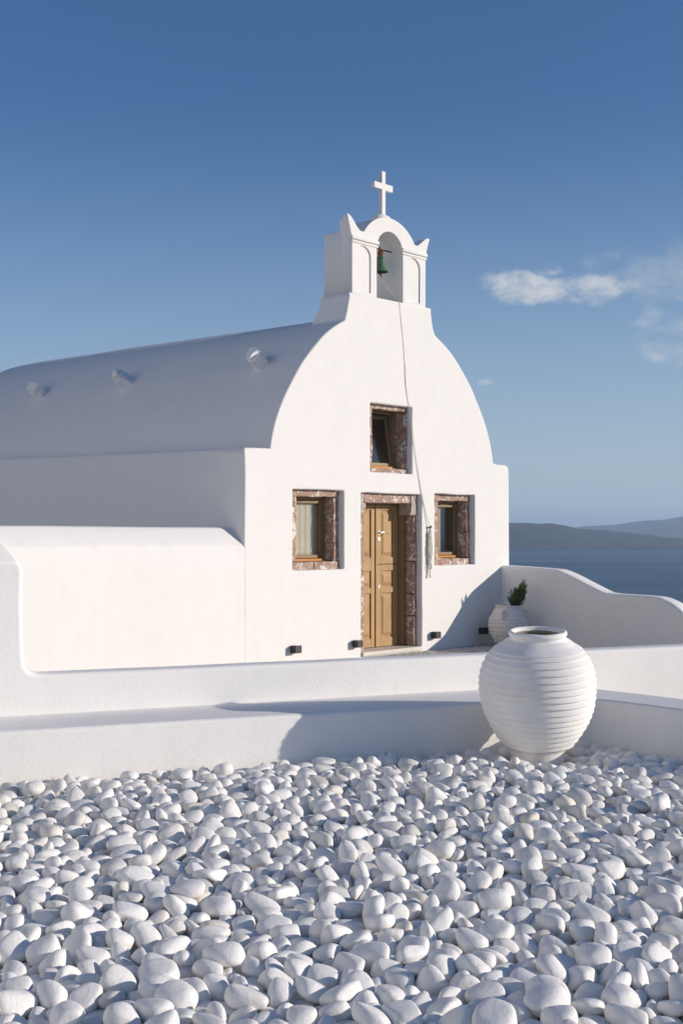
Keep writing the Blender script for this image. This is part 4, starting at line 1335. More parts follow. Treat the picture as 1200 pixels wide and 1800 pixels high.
PEBBLES = (
    -1180,3492,-71,-4,-9,-7,10,104,-1070,3486,-71,11,-14,-126,7,88,-954,3500,-55,11,-114,-50,0,120,-842,3506,-48,-45,21,-115,20,123,-751,3494,-71,12,2,91,1,77,-673,3486,-80,9,4,124,15,96,
    -623,3506,-62,-37,27,-74,19,102,-521,3506,-56,10,4,-11,1,119,-432,3519,-78,-9,-4,-96,10,78,-343,3529,-68,-10,-2,-111,10,114,-259,3496,-75,3,3,91,17,80,-170,3505,-59,-5,11,126,5,105,
    -49,3501,-70,-16,-126,2,10,111,66,3488,-71,5,15,9,7,87,162,3524,-70,9,-3,45,12,98,254,3494,-75,-1,9,62,22,75,317,3505,-62,87,-50,-50,8,95,389,3524,-60,11,-10,-85,8,125,
    492,3506,-65,-12,-10,3,21,105,582,3536,-74,-16,3,74,0,73,633,3507,-58,-15,42,-61,19,109,772,3498,-61,-17,-27,71,5,89,870,3516,-62,-1,6,-96,13,99,946,3493,-66,115,26,46,15,112,
    1026,3504,-69,-14,-3,-95,21,92,1111,3480,-35,78,51,-48,12,98,1193,3501,-64,-101,32,-27,6,106,-1234,3574,-71,-23,-3,66,6,87,-1130,3587,-66,1,8,-13,2,125,-1005,3576,-70,121,37,0,14,107,
    -908,3614,-68,0,1,-84,10,112,-808,3615,-65,17,-44,-113,2,105,-760,3570,-67,3,20,-117,23,83,-673,3587,-67,-12,-2,46,3,99,-576,3589,-51,-48,-90,5,1,100,-469,3608,-61,12,12,11,7,120,
    -412,3572,-29,47,22,24,13,84,-257,3594,-54,90,-39,-29,3,98,-186,3622,-70,-4,5,122,20,88,-107,3596,-39,83,-45,83,9,110,53,3557,-71,-9,13,-18,0,84,88,3613,-81,10,-1,53,18,75,
    176,3610,-76,2,9,3,4,96,260,3592,-39,17,85,-51,1,113,334,3628,-58,50,0,-110,7,96,471,3604,-68,-13,-2,27,13,82,547,3583,-49,106,-12,67,19,103,620,3618,-67,7,-5,120,20,97,
    715,3588,-65,0,-14,59,21,105,804,3581,-71,3,-14,68,6,83,900,3610,-74,-4,-1,-9,10,90,998,3592,-65,9,19,-125,23,88,1099,3568,-41,3,-55,76,5,115,1213,3569,-75,-4,6,0,4,100,
    -1236,3658,-78,1,9,18,4,89,-1132,3679,-73,-14,-7,-21,21,78,-1060,3652,-54,37,-88,-23,16,106,-981,3684,-62,41,19,75,17,97,-814,3668,-26,95,-59,41,11,119,-732,3666,-64,2,33,104,7,103,
    -646,3708,-69,-3,-5,-88,18,124,-556,3658,-77,-6,-13,126,8,72,-519,3682,-11,55,-92,-67,23,113,-441,3700,-70,4,-11,43,11,98,-362,3647,-60,4,9,119,1,107,-275,3690,-58,121,-14,-14,13,96,
    -104,3690,-67,-13,5,-124,11,112,-27,3596,-75,92,-81,-12,18,102,31,3663,-67,-4,2,57,21,97,129,3691,-67,-3,1,-53,22,102,220,3676,-40,-65,21,-90,11,113,301,3682,-54,0,71,-85,14,93,
    406,3657,-74,-1,-1,28,18,105,538,3670,-18,-18,25,-117,3,123,547,3677,-78,4,9,44,14,76,694,3682,-73,-5,-2,127,22,81,807,3676,-71,0,-2,86,18,118,882,3690,-77,6,-8,-67,2,80,
    940,3713,-81,-5,5,65,15,88,981,3668,-48,5,-113,-12,20,107,1076,3659,-66,0,-5,-121,6,97,1245,3654,-70,-5,5,14,2,106,-1277,3761,-68,-3,1,-76,10,115,-1177,3760,-71,7,-13,-122,7,86,
    -1077,3725,-76,-6,-13,-13,11,79,-1001,3753,-75,122,27,-10,7,76,-938,3668,-14,-8,13,-123,4,120,-792,3760,-66,-12,-5,73,13,88,-708,3726,-50,16,85,63,18,99,-667,3828,-76,8,5,84,2,87,
    -543,3726,-66,14,11,2,7,105,-457,3775,-30,-87,-92,3,19,106,-361,3747,-48,-9,37,68,11,118,-322,3840,-51,43,28,-90,14,94,-188,3745,-73,-16,-2,-9,3,81,-114,3790,-64,-102,50,-30,16,105,
    1,3749,-45,-2,107,67,13,104,101,3772,-55,15,-73,-78,2,103,158,3771,-83,5,7,80,15,77,289,3747,-68,35,-22,-112,14,80,365,3731,-78,4,8,-22,4,87,466,3723,-60,74,-28,-46,3,85,
    510,3745,-84,56,114,-10,18,72,626,3730,-50,31,-30,86,0,105,731,3762,-57,18,-22,124,20,114,812,3804,-76,-2,1,-117,22,74,937,3752,-47,-26,26,-97,6,77,887,3766,-75,3,3,37,18,101,
    1040,3754,-61,24,-19,123,11,114,1163,3716,-58,1,23,117,5,101,1263,3751,-58,13,-2,4,5,108,-1212,3842,-64,-1,5,106,6,101,-1147,3811,-21,-6,-12,114,7,105,-1057,3796,-54,108,-42,42,22,103,
    -965,3811,-69,-12,-22,120,6,93,-898,3736,-64,0,6,120,13,93,-739,3857,-66,-39,-47,92,6,100,-678,3857,-3,-19,29,-69,5,112,-596,3807,-70,-78,-97,16,14,89,-503,3801,-74,-14,4,-121,11,86,
    -409,3816,-78,2,6,82,15,104,-343,3880,-80,4,-4,77,18,76,-262,3787,-67,20,-34,-118,2,101,-152,3872,-67,-3,13,114,9,87,-56,3863,-61,-11,8,-123,16,99,38,3840,-57,13,-5,-82,5,112,
    167,3862,-64,-8,15,121,22,114,231,3789,-78,9,2,-117,4,86,322,3827,-77,7,-1,-37,14,79,409,3807,-66,-2,6,106,20,99,486,3819,-51,-8,86,40,13,84,571,3788,-71,-15,7,-122,17,95,
    668,3813,-75,-11,12,-111,3,76,747,3836,-55,-71,-50,-55,15,121,872,3833,-55,-73,10,-74,6,100,925,3853,-75,-19,-3,-53,17,83,997,3856,-48,70,-64,-52,20,106,1154,3808,-32,100,14,-9,13,124,
    1238,3842,-75,0,-16,98,21,72,1306,3829,-74,36,-21,-72,11,76,-1299,3883,-66,6,8,79,20,102,-1181,3951,-78,113,57,11,2,80,-1119,3893,-67,-9,-2,71,12,111,-1026,3891,-50,59,40,66,20,109,
    -926,3894,-57,-66,-103,33,13,99,-803,3921,-64,4,-1,39,8,113,-702,3953,-47,-103,-49,-54,4,117,-615,3902,-63,11,-3,39,1,99,-539,3868,-74,-5,1,85,21,73,-461,3906,-68,-2,-8,97,11,106,
    -392,3922,-44,-66,66,-47,14,117,-255,3886,-72,9,-6,117,10,102,-123,3867,-4,-12,15,90,8,118,-100,3944,-52,-36,-87,25,23,103,0,3929,-66,-38,7,58,19,93,91,3932,-43,74,72,-42,1,110,
    191,3942,-51,-87,-1,-12,20,102,274,3876,-38,-54,-23,70,22,111,351,3920,-60,-16,-2,103,0,118,449,3894,-53,-45,25,106,4,102,532,3868,-61,-17,-12,113,23,99,619,3897,-65,-19,2,-79,17,117,
    666,3826,4,-23,28,97,1,118,792,3905,-57,-28,-123,-14,5,105,936,3929,-53,29,75,-97,21,100,1030,3952,-66,-3,-7,-75,2,123,1112,3898,-52,-53,80,-36,8,105,1202,3920,-52,8,-37,-85,1,122,
    1307,3911,-71,6,4,127,17,93,-1330,3972,-70,-9,24,-101,6,91,-1248,4004,-68,-10,-2,-107,10,113,-1132,4016,-53,12,9,123,10,104,-1041,3982,-75,-11,-11,13,21,74,-964,3988,-56,-80,60,-64,1,92,
    -888,3999,-75,9,5,13,2,88,-750,4031,-69,123,31,5,4,126,-662,3974,-78,4,7,113,18,86,-612,3995,-41,115,-23,-32,3,111,-509,3903,-25,-116,44,-26,14,105,-513,3986,-75,-12,-11,65,3,76,
    -443,4020,-75,4,-9,-89,18,101,-227,3981,-58,-44,-63,77,23,114,-134,4042,-58,2,0,-114,21,124,-52,4000,-76,16,-7,-114,22,74,55,4015,-39,-46,29,114,13,114,146,4004,-61,16,3,-126,23,96,
    259,4023,-46,1,37,-102,1,124,360,4068,-40,63,-48,94,19,118,404,4019,-71,7,15,-117,0,84,498,3980,-72,5,-13,101,11,93,569,4001,-36,97,-27,-56,5,114,665,4031,-2,-93,78,10,13,124,
    891,4004,2,-31,123,-10,1,119,835,3997,-71,5,-8,-46,12,97,936,4004,-66,-5,-12,124,13,88,968,4076,-81,-1,-4,123,4,75,1126,3987,-65,1,17,-10,23,86,1279,3950,5,28,48,106,5,120,
    1339,3988,-67,7,-8,-121,1,89,-1355,4053,-61,33,-13,70,4,95,-1330,4033,-16,38,-119,-22,12,98,-1178,4090,-72,-28,-124,-6,17,84,-1088,4084,-78,-2,9,52,4,87,-1013,4071,-78,4,4,-15,15,103,
    -910,4078,-65,-21,124,5,17,107,-811,4106,-58,25,-40,100,20,101,-726,4130,-74,-16,3,73,0,75,-658,4109,-53,-20,28,-76,5,106,-554,4058,-64,-91,14,-38,23,96,-488,4103,-29,-35,94,25,20,125,
    -406,4100,-72,-4,10,126,1,74,-355,4033,-62,-16,-3,-122,9,100,-257,4104,-61,-25,124,8,21,123,-150,4143,-54,-58,30,109,8,90,-11,4086,-51,19,-112,-53,17,115,77,4125,-73,-6,23,118,7,78,
    142,4070,-70,47,-5,-9,11,88,225,4108,-49,-57,-85,7,1,106,317,4120,-66,-5,-11,-124,1,91,404,4134,-17,80,-27,42,14,99,477,4083,-60,-9,-6,86,5,102,577,4090,-72,-4,7,-126,2,102,
    705,3990,-73,27,124,6,4,107,794,4085,-78,0,-7,-110,2,77,872,4072,-62,98,-33,-16,1,87,954,4087,-33,-19,-13,55,0,91,1082,4046,-76,-2,0,-124,22,74,1203,4042,-38,15,-51,-2,14,117,
    1289,4068,-46,50,-16,-108,5,113,1375,4093,-46,105,37,55,14,106,-1357,4139,-70,6,7,-47,14,105,-1269,4124,-48,43,13,96,22,118,-1127,4158,-68,-26,7,-87,21,88,-1049,4153,-72,-32,15,-65,4,86,
    -975,4134,-44,69,-60,86,23,118,-867,4173,-68,1,12,78,9,82,-781,4186,-69,6,8,110,20,91,-721,4299,-26,-11,37,114,8,95,-574,4152,-68,8,-8,98,20,96,-484,4182,-72,125,-22,-6,2,104,
    -406,4187,-42,-95,-51,61,13,112,-309,4184,-54,98,17,28,1,104,-236,4186,-83,-2,5,87,15,80,-211,4210,-32,-36,-52,-109,10,119,-65,4161,-69,-56,114,-7,14,114,41,4198,-79,-1,-10,-108,15,98,
    147,4160,-64,0,-10,-57,6,103,203,4187,-76,0,-2,-68,8,73,294,4186,-37,-60,-38,-61,3,119,384,4208,-40,-34,-65,-5,6,120,470,4198,-63,-1,3,-91,20,108,585,4238,-66,1,101,77,23,98,
    634,4161,-73,43,-119,1,19,89,739,4148,-58,-33,-121,13,20,114,847,4158,-56,-11,11,-119,23,110,927,4148,-72,1,-14,75,11,92,1007,4135,-73,-12,-10,3,21,80,1107,4136,-64,-1,-6,120,11,120,
    1216,4164,-68,-85,94,3,14,117,1316,4173,-46,15,-59,3,21,101,1388,4210,-63,-11,-7,84,13,98,-1418,4236,-76,99,-75,-11,18,98,-1285,4219,-63,-13,11,-10,8,124,-1172,4236,-77,118,45,10,2,87,
    -1098,4225,-45,-58,-11,-105,0,105,-1011,4212,-53,95,39,-9,1,92,-926,4229,-37,79,-9,82,19,119,-841,4212,-18,18,-123,25,17,102,-832,4258,-77,10,-2,57,15,107,-691,4229,-67,-7,-4,110,12,111,
    -582,4246,-63,-2,41,-120,21,94,-562,4314,-31,-7,16,126,8,90,-399,4312,-49,-83,70,-54,22,103,-296,4323,-10,111,-51,-22,7,97,-269,4271,-63,-14,11,22,0,107,-167,4284,-75,7,-2,96,2,87,
    -12,4262,-66,-1,1,126,21,98,21,4314,-5,43,104,52,4,120,109,4251,-61,-11,12,-2,0,114,229,4263,-74,0,-11,35,20,77,349,4264,3,-48,43,-100,21,110,430,4286,-70,-3,7,42,2,110,
    556,4305,-32,28,3,28,23,117,658,4297,-32,76,-41,71,14,109,698,4239,-69,3,3,44,11,102,769,4329,-11,-4,30,-80,9,111,912,4246,-74,-4,4,34,22,79,987,4205,-36,-79,2,-90,3,118,
    1069,4249,-67,6,-6,113,20,97,1175,4254,-53,-20,85,91,19,95,1285,4266,-72,7,5,126,10,101,1408,4303,-66,1,42,119,11,100,-1412,4322,-66,-14,-5,122,8,110,-1330,4368,-68,-38,-31,88,8,96,
    -1240,4305,-71,3,6,121,12,97,-1130,4310,-40,80,6,-97,1,112,-1047,4299,-58,-23,-12,101,23,105,-953,4291,-70,-59,112,3,19,99,-922,4373,-76,6,2,127,18,96,-824,4351,-62,15,-5,-125,7,114,
    -737,4339,-76,-7,15,-96,17,76,-643,4359,-59,9,-5,-84,20,122,-552,4316,-78,-5,4,61,15,105,-477,4263,-64,94,-35,-31,23,102,-330,4339,-68,-6,7,-71,5,81,-237,4356,-59,16,-17,121,16,108,
    -141,4358,-34,52,-62,52,5,113,-66,4323,-56,-42,104,-49,17,99,39,4328,-62,-17,-54,113,6,111,131,4332,-68,-17,-17,-7,16,85,218,4336,-69,8,8,28,9,80,316,4288,-66,-16,2,-40,17,112,
    474,4363,-37,1,-5,-101,14,97,498,4347,-79,7,-4,-96,19,73,564,4361,-76,4,0,-45,18,93,650,4365,-48,79,5,32,5,102,749,4332,-72,-2,5,-62,14,98,808,4248,-71,-2,2,-117,4,118,
    943,4344,-17,-36,24,-82,0,93,983,4309,-67,-9,15,124,7,100,1124,4311,-40,-33,-75,-51,0,107,1213,4322,-77,0,-6,30,10,82,1308,4337,-63,2,-18,124,23,92,1399,4345,-24,-41,23,53,21,95,
    -1472,4483,-73,8,6,104,18,109,-1407,4406,-52,28,-25,-14,7,114,-1253,4389,-28,-9,-53,-36,5,105,-1158,4402,-64,-4,-15,41,11,121,-1078,4386,-60,-43,95,-63,2,102,-994,4382,-32,-2,-62,-58,9,119,
    -943,4445,-64,1,-49,41,15,114,-869,4430,-68,10,-1,-87,1,86,-787,4453,-30,81,-38,-81,20,119,-675,4462,-78,98,80,-1,4,88,-553,4412,-52,-45,33,-98,7,120,-470,4398,-43,-26,-115,9,21,115,
    -382,4424,-46,-61,-85,54,1,115,-288,4426,-74,-16,-3,28,3,77,-189,4432,-75,-7,7,126,14,86,-98,4440,-59,25,12,106,12,110,9,4410,-75,-3,3,127,11,81,93,4398,-74,-8,-14,112,3,77,
    182,4411,-77,-5,3,33,12,75,275,4394,-63,2,-19,109,16,95,374,4376,-64,-10,-5,122,17,119,444,4408,-81,68,107,11,4,74,508,4442,-74,1,7,110,14,89,609,4434,-67,-6,6,37,17,105,
    714,4438,-74,7,-2,-82,14,89,803,4430,-65,-75,102,-4,11,118,876,4350,-58,71,-103,8,12,117,977,4403,-66,14,7,-66,7,105,1061,4364,-63,-33,30,-117,17,96,1155,4408,-64,-7,-15,124,17,119,
    1254,4400,-74,0,5,-47,22,78,1361,4397,-73,-6,-6,125,2,96,1449,4407,-73,7,-4,79,12,88,-1408,4504,-35,6,-85,47,21,112,-1315,4467,-67,-23,8,-56,6,100,-1218,4473,-75,-15,-2,73,8,79,
    -1138,4502,-70,-2,2,127,11,100,-1025,4484,-70,10,2,-125,19,110,-960,4551,-12,48,-8,-57,9,114,-902,4502,-74,9,4,28,20,75,-827,4536,-65,-14,-19,10,16,93,-579,4501,-76,15,5,-22,7,72,
    -608,4442,-78,10,4,85,2,77,-489,4496,-73,13,-3,5,19,97,-413,4489,-81,10,3,85,18,76,-335,4507,-68,-15,6,-46,3,97,-224,4501,-67,-36,-10,13,4,102,-145,4511,-78,0,0,-101,18,84,
    -49,4500,-11,-24,-14,75,4,110,27,4484,-66,-5,15,-125,3,105,134,4477,-71,-7,4,-109,2,104,224,4491,-70,3,2,-51,11,100,311,4472,-55,-8,-14,94,16,114,394,4471,-40,-91,-31,83,13,104,
    465,4516,-63,-4,18,58,23,91,562,4502,-47,-11,65,107,19,121,663,4525,-68,6,-9,89,20,96,755,4520,-50,-96,11,-64,6,110,891,4464,-70,-2,6,113,20,88,949,4510,-32,97,37,-72,9,109,
    1052,4456,-65,-12,33,105,22,97,1114,4502,-29,39,-75,-5,8,112,1197,4494,-52,0,-14,105,23,120,1282,4489,-45,39,68,80,3,120,1373,4488,-58,44,73,80,0,112,1461,4519,-57,-11,0,-54,5,109,
    -1478,4579,-55,-1,-38,-121,7,125,-1386,4568,-74,-94,-82,4,16,75,-1220,4560,-47,72,-83,41,1,102,-1152,4568,-81,10,2,76,18,73,-1076,4569,-43,-14,-77,99,1,117,-979,4562,-78,0,-4,118,10,75,
    -903,4593,-50,51,-24,-64,9,105,-833,4608,-72,-5,-13,120,7,82,-697,4578,-74,14,11,2,7,79,-612,4578,-75,4,2,-89,14,88,-532,4568,-77,14,-3,10,19,81,-424,4577,-68,-9,-11,-6,21,95,
    -349,4601,-70,-35,42,-82,7,82,-280,4580,-69,5,-4,78,21,89,-176,4580,-68,-4,0,-127,0,89,-90,4552,-64,14,12,-77,23,88,-25,4568,-58,74,79,41,21,86,104,4565,-77,1,-9,-56,18,93,
    184,4603,-62,-7,12,-96,13,99,276,4556,-69,10,18,-125,23,77,351,4555,-51,60,-50,97,3,90,435,4562,-68,-44,71,-87,6,86,527,4585,-74,-7,-12,2,21,77,605,4578,-78,2,8,-121,2,76,
    669,4623,-48,-81,55,9,20,111,785,4584,-47,-94,32,6,12,101,858,4640,-69,4,16,-108,0,89,971,4604,4,-46,-70,33,5,109,1050,4591,-35,34,-69,39,12,94,1144,4597,-70,-8,6,-28,12,98,
    1180,4599,-12,-17,-16,113,0,102,1315,4584,-77,10,-4,-90,2,82,1516,4613,-56,-41,95,-59,20,98,-1503,4658,-71,-6,12,10,8,94,-1383,4644,-75,-4,-6,-116,17,79,-1297,4619,-68,-2,13,-121,3,97,
    -1200,4642,-73,12,6,20,22,84,-1121,4654,-62,45,-22,-99,8,100,-1043,4656,-70,2,4,82,18,120,-985,4630,-58,-57,43,-104,3,83,-890,4674,-75,8,-5,-125,14,88,-757,4649,-64,13,23,110,22,102,
    -676,4658,-74,-9,-13,92,3,78,-564,4654,-50,4,59,-35,15,119,-484,4655,-65,7,16,59,7,106,-401,4672,-62,-65,66,-60,16,99,-317,4667,-57,15,108,52,10,99,-220,4651,-69,-5,3,-42,8,99,
    -120,4643,-52,28,-38,38,14,93,-68,4658,-77,6,6,-61,4,91,30,4641,-73,-8,3,23,2,96,112,4677,-79,7,-4,-58,10,74,271,4638,-62,65,41,50,7,96,323,4634,-22,-18,75,-43,10,115,
    396,4634,-66,-23,-4,-77,16,91,468,4637,-75,-1,-2,-38,22,77,570,4642,-69,-6,4,124,0,86,575,4656,8,21,7,-111,9,113,769,4662,-41,48,37,-37,3,103,847,4716,-55,84,26,44,9,86,
    945,4633,-70,13,9,-68,7,89,1017,4658,-79,-115,-53,9,18,102,1101,4672,-48,-71,79,-69,12,100,1177,4669,-70,-7,16,122,7,91,1255,4629,-52,18,-3,-110,23,120,1349,4666,-71,-17,9,-109,17,95,
    1436,4634,-65,-7,6,102,1,95,-1532,4739,-68,14,10,-20,22,104,-1372,4727,-60,-21,-8,-51,16,105,-1366,4642,-8,110,58,23,22,113,-1263,4708,-62,-17,12,-11,23,97,-1177,4733,-75,3,-5,-52,18,99,
    -1092,4741,-71,13,-3,-9,5,72,-1022,4756,-61,-19,-13,-93,0,88,-942,4775,-69,-2,0,-91,18,123,-809,4732,-62,-20,0,-125,5,90,-732,4738,-35,9,67,-5,20,113,-604,4713,-66,-1,-15,58,9,88,
    -519,4731,-69,16,-8,-113,7,93,-444,4737,-65,-27,-55,29,16,88,-363,4758,-74,-4,-1,-113,18,105,-285,4738,-71,27,-10,-123,22,81,-166,4729,-66,6,6,125,12,112,-77,4722,-19,-115,44,-25,16,122,
    16,4715,-67,-7,-11,10,11,110,121,4751,-62,-39,-21,-15,19,102,205,4707,-72,-1,1,125,10,100,286,4731,-59,-42,-64,101,6,104,375,4707,-72,-4,-14,39,11,94,445,4700,-65,-53,96,-58,15,100,
    512,4713,-44,81,-26,-94,13,96,599,4717,-53,-10,4,-57,16,118,691,4687,-78,-3,7,24,15,106,781,4738,-66,44,15,41,11,98,912,4786,-14,-23,-17,-35,21,104,944,4724,-65,9,31,-122,17,102,
    1066,4731,-34,46,84,-37,7,121,1208,4737,-66,0,11,126,8,110,1269,4803,-19,-116,45,4,17,112,1319,4764,-63,-24,-9,76,6,115,1412,4743,-52,71,-41,-53,16,114,1524,4711,-64,-3,-7,-63,13,93,
    -1486,4842,-72,41,-120,3,4,109,-1415,4805,-38,-35,-90,-10,7,115,-1313,4807,-63,-13,-9,72,3,112,-1220,4813,-51,17,-50,67,0,99,-1148,4833,-75,-1,7,-69,15,117,-1075,4823,-51,66,-8,108,20,104,
    -979,4856,-60,-30,1,31,7,112,-884,4843,-37,-76,-19,-93,0,112,-753,4799,-78,-6,-6,-121,18,85,-646,4790,-74,-32,123,-5,15,120,-568,4779,-38,-14,67,65,10,103,-476,4809,-77,4,6,-63,4,90,
    -406,4822,-75,4,14,114,7,75,-378,4844,-24,4,-16,96,17,106,-286,4821,-63,7,16,-5,7,112,-162,4827,-73,6,-6,33,18,108,-52,4827,-64,93,-86,-1,12,121,66,4818,-68,55,-12,-17,10,86,
    145,4851,-63,-23,-7,-64,16,98,213,4793,-75,-2,-17,72,17,81,301,4810,-74,0,-4,-26,21,75,356,4778,-77,-118,-31,13,18,84,447,4783,-61,-15,-5,-116,9,104,565,4790,-75,-12,-15,41,17,83,
    645,4766,-76,3,10,119,8,74,737,4768,-70,-19,65,-100,6,87,852,4806,-72,-6,5,103,2,102,944,4808,-70,-6,-5,29,2,107,1021,4779,-78,-77,101,-1,10,77,1113,4789,-42,75,-40,-4,10,119,
    1174,4831,-64,-2,-10,-35,6,103,1260,4817,-77,1,-10,-109,18,91,1369,4838,-7,87,-74,-53,11,113,1473,4820,-78,-2,127,-5,15,102,1556,4800,-62,77,-38,-43,23,104,-1522,4927,-59,37,4,62,4,113,
    -1430,5005,-6,-4,-55,-112,0,102,-1432,4936,-61,-96,-78,14,16,111,-1272,4931,-71,0,9,-102,2,105,-1206,4889,-71,-1,14,-119,8,94,-1088,4902,-70,-4,-11,-122,1,81,-1006,4929,-10,0,4,-32,20,113,
    -910,4926,-50,-3,-68,-52,1,103,-829,4945,-77,3,-1,-114,4,93,-738,4917,-43,-10,-49,4,10,114,-638,4894,-58,2,-7,-70,13,110,-535,4871,-67,17,-26,-109,19,106,-453,4882,-55,70,-72,40,16,102,
    -376,4890,-65,7,-12,99,6,103,-283,4894,-77,5,9,127,18,92,-218,4893,-66,-7,41,-31,19,88,-138,4903,-49,-45,-38,-65,1,99,-64,4958,-57,-52,-34,-19,16,112,50,4880,-77,126,0,7,2,85,
    206,4887,-7,-100,52,-54,5,112,259,4868,-68,-15,12,-120,16,83,360,4856,-62,-38,24,-32,8,113,454,4877,-47,-96,19,66,13,91,549,4891,-67,-13,9,-67,3,99,678,4828,-54,-46,3,27,13,97,
    692,4906,-7,-62,110,2,19,109,778,4882,-59,86,-84,-34,10,117,910,4877,-66,-67,-9,23,6,98,964,4866,-2,3,-10,116,3,112,1035,4870,-69,-13,6,-125,11,104,1159,4931,-56,-29,-19,109,18,120,
    1240,4887,-64,-6,8,84,1,98,1324,4890,-53,-18,3,73,23,117,1408,4886,-71,-11,-11,58,3,87,1515,4890,-41,78,-28,81,5,110,-1599,4961,-71,15,10,-23,22,91,-1499,5019,-69,12,8,-126,8,102,
    -1417,5031,-75,-38,-48,94,6,73,-1327,4990,-38,115,-31,31,0,123,-1216,4990,-38,33,-89,6,19,119,-1140,4979,-53,-51,-60,85,3,107,-1035,4989,-68,-15,6,27,8,105,-955,5004,-62,42,45,75,2,104,
    -876,5005,-70,3,126,1,17,91,-744,5030,-60,-24,50,-89,6,120,-667,5000,-56,-24,-116,-40,9,96,-578,4969,-61,-95,51,-47,6,109,-510,4972,-70,17,-1,-91,22,96,-424,4985,-72,0,2,91,21,81,
    -316,4988,-67,-4,1,-54,14,118,-218,4971,-75,4,-1,-37,18,99,-209,4969,-30,-10,-1,106,8,94,-35,5036,-12,-94,-4,46,14,115,29,4953,-80,3,-6,117,15,95,117,4943,-69,13,-2,-33,19,112,
    207,4928,-76,6,-5,80,2,86,261,4985,-79,1,7,-126,2,74,409,4942,-68,3,-16,126,3,96,484,4968,-9,-123,32,0,13,107,635,4901,-71,15,10,-121,9,76,590,4977,-75,8,1,-113,22,75,
    705,4932,-66,-1,16,-81,0,98,823,4967,-21,-18,-50,-47,5,88,874,4931,-61,15,-8,-124,7,121,991,4957,-56,-6,10,-125,5,112,1104,4879,-32,100,-71,-30,21,88,1235,4965,-68,-17,11,-5,23,81,
    1313,4974,-84,-42,120,-6,18,72,1392,4962,-42,-40,-24,-83,14,113,1478,4959,-73,-7,4,-106,2,96,1565,4972,-65,8,11,72,5,89,-1552,5086,-65,9,3,-119,1,94,-1466,5094,-78,-14,3,-117,11,73,
    -1382,5106,-53,50,-15,-73,10,117,-1272,5029,-79,-2,-3,70,10,73,-1197,5070,-67,-120,5,28,11,86,-1095,5070,-70,10,-9,-52,19,109,-1009,5075,-64,58,-38,-50,17,87,-904,5072,-72,-93,4,-29,23,74,
    -812,5067,-75,5,-2,110,18,100,-750,5146,6,0,21,-46,13,109,-644,5080,-14,5,21,121,19,121,-567,5049,-79,-7,-6,-57,10,74,-473,5055,-71,-13,-10,126,0,83,-400,5014,-32,-10,-7,-65,11,86,
    -254,5061,-58,-11,-59,109,3,102,-143,5002,-40,-55,-62,88,9,110,-88,5042,-74,-2,2,-105,22,78,-19,5022,-83,1,-10,-93,15,76,55,5046,-72,-3,-1,-66,14,99,165,5028,-59,-11,12,-7,0,119,
    274,5044,-44,33,80,-64,8,100,304,5136,-8,42,119,-8,11,108,430,5149,17,-114,23,-25,1,112,505,5008,-69,7,-2,-69,14,110,575,5059,-79,-1,9,101,14,74,675,5030,-62,0,3,127,0,109,
    772,5006,-72,-2,0,-63,18,112,866,5037,-74,85,-94,-5,4,105,968,5044,-64,9,13,-125,6,107,1076,5034,-69,-86,92,-1,14,113,1190,5034,-66,-3,-1,14,22,105,1266,5026,-69,-4,-23,66,16,81,
    1339,5040,-46,37,-50,110,13,87,1437,5047,-65,13,-16,-18,1,93,1519,5043,-76,9,4,101,18,94,1614,5048,-63,-14,-10,125,0,107,-1564,5179,-70,-3,-7,-55,13,78,-1481,5151,-56,-7,87,-83,21,96,
    -1392,5174,-80,5,9,126,18,77,-1312,5162,-57,51,-7,66,22,94,-1223,5143,-67,7,-15,59,9,87,-1139,5153,-78,-6,8,-31,19,79,-1047,5148,-57,-90,3,28,21,94,-954,5142,-63,-24,41,-99,12,92,
    -878,5149,-61,-2,4,83,6,110,-777,5148,-64,7,3,127,13,93,-665,5092,-71,-2,2,125,14,100,-570,5132,-76,2,-3,-127,18,95,-483,5135,-73,1,17,83,22,84,-377,5098,-64,-1,-8,-27,13,94,
    -300,5177,-68,-6,-6,-90,10,115,-210,5128,-73,-5,-18,84,17,88,-140,5101,-68,-6,7,83,1,85,-43,5113,-66,-8,-1,-42,2,122,37,5167,-75,-8,-6,-123,19,88,122,5127,-67,1,2,9,21,95,
    222,5101,-46,65,-37,6,22,107,307,5103,-69,4,-15,53,9,81,408,5088,-62,12,-1,-39,22,120,485,5160,-31,22,-27,57,15,120,548,5131,-67,5,25,-124,6,100,647,5126,-68,-4,-14,51,21,94,
    730,5160,-74,2,0,-71,18,103,814,5126,-69,-18,5,-92,17,103,929,5112,-47,8,-96,82,14,111,1044,5150,-66,1,0,-19,11,111,1144,5154,-63,-85,-94,-1,8,106,1344,5141,4,93,75,38,19,117,
    1274,5107,-75,-125,19,-6,6,110,1384,5136,-56,-30,-16,85,13,105,1481,5109,-37,-50,68,62,11,110,1551,5128,-75,12,-5,-72,22,77,1649,5123,-73,-7,-12,-3,21,80,-1667,5229,-71,-1,9,82,14,102,
    -1508,5225,-48,-32,76,38,5,98,-1431,5243,-78,4,6,95,14,77,-1341,5244,-70,9,3,-89,14,107,-1256,5221,-66,80,81,42,16,86,-1173,5230,-72,-10,8,126,22,87,-1089,5222,-47,-93,13,-84,5,100,
    -1005,5224,-72,6,-12,-90,19,101,-1023,5274,-25,-17,12,115,8,110,-825,5236,-32,-68,-62,-78,9,120,-708,5216,-37,7,105,31,10,117,-617,5186,-41,-110,22,-48,3,117,-555,5202,-71,-40,-51,90,7,76,
    -502,5251,-49,66,55,82,0,118,-399,5176,-48,-41,68,85,22,111,-311,5198,-12,-110,63,5,14,103,-211,5225,-40,32,-71,78,3,110,-109,5186,-58,5,93,86,17,94,-43,5212,-76,3,-8,-27,18,96,
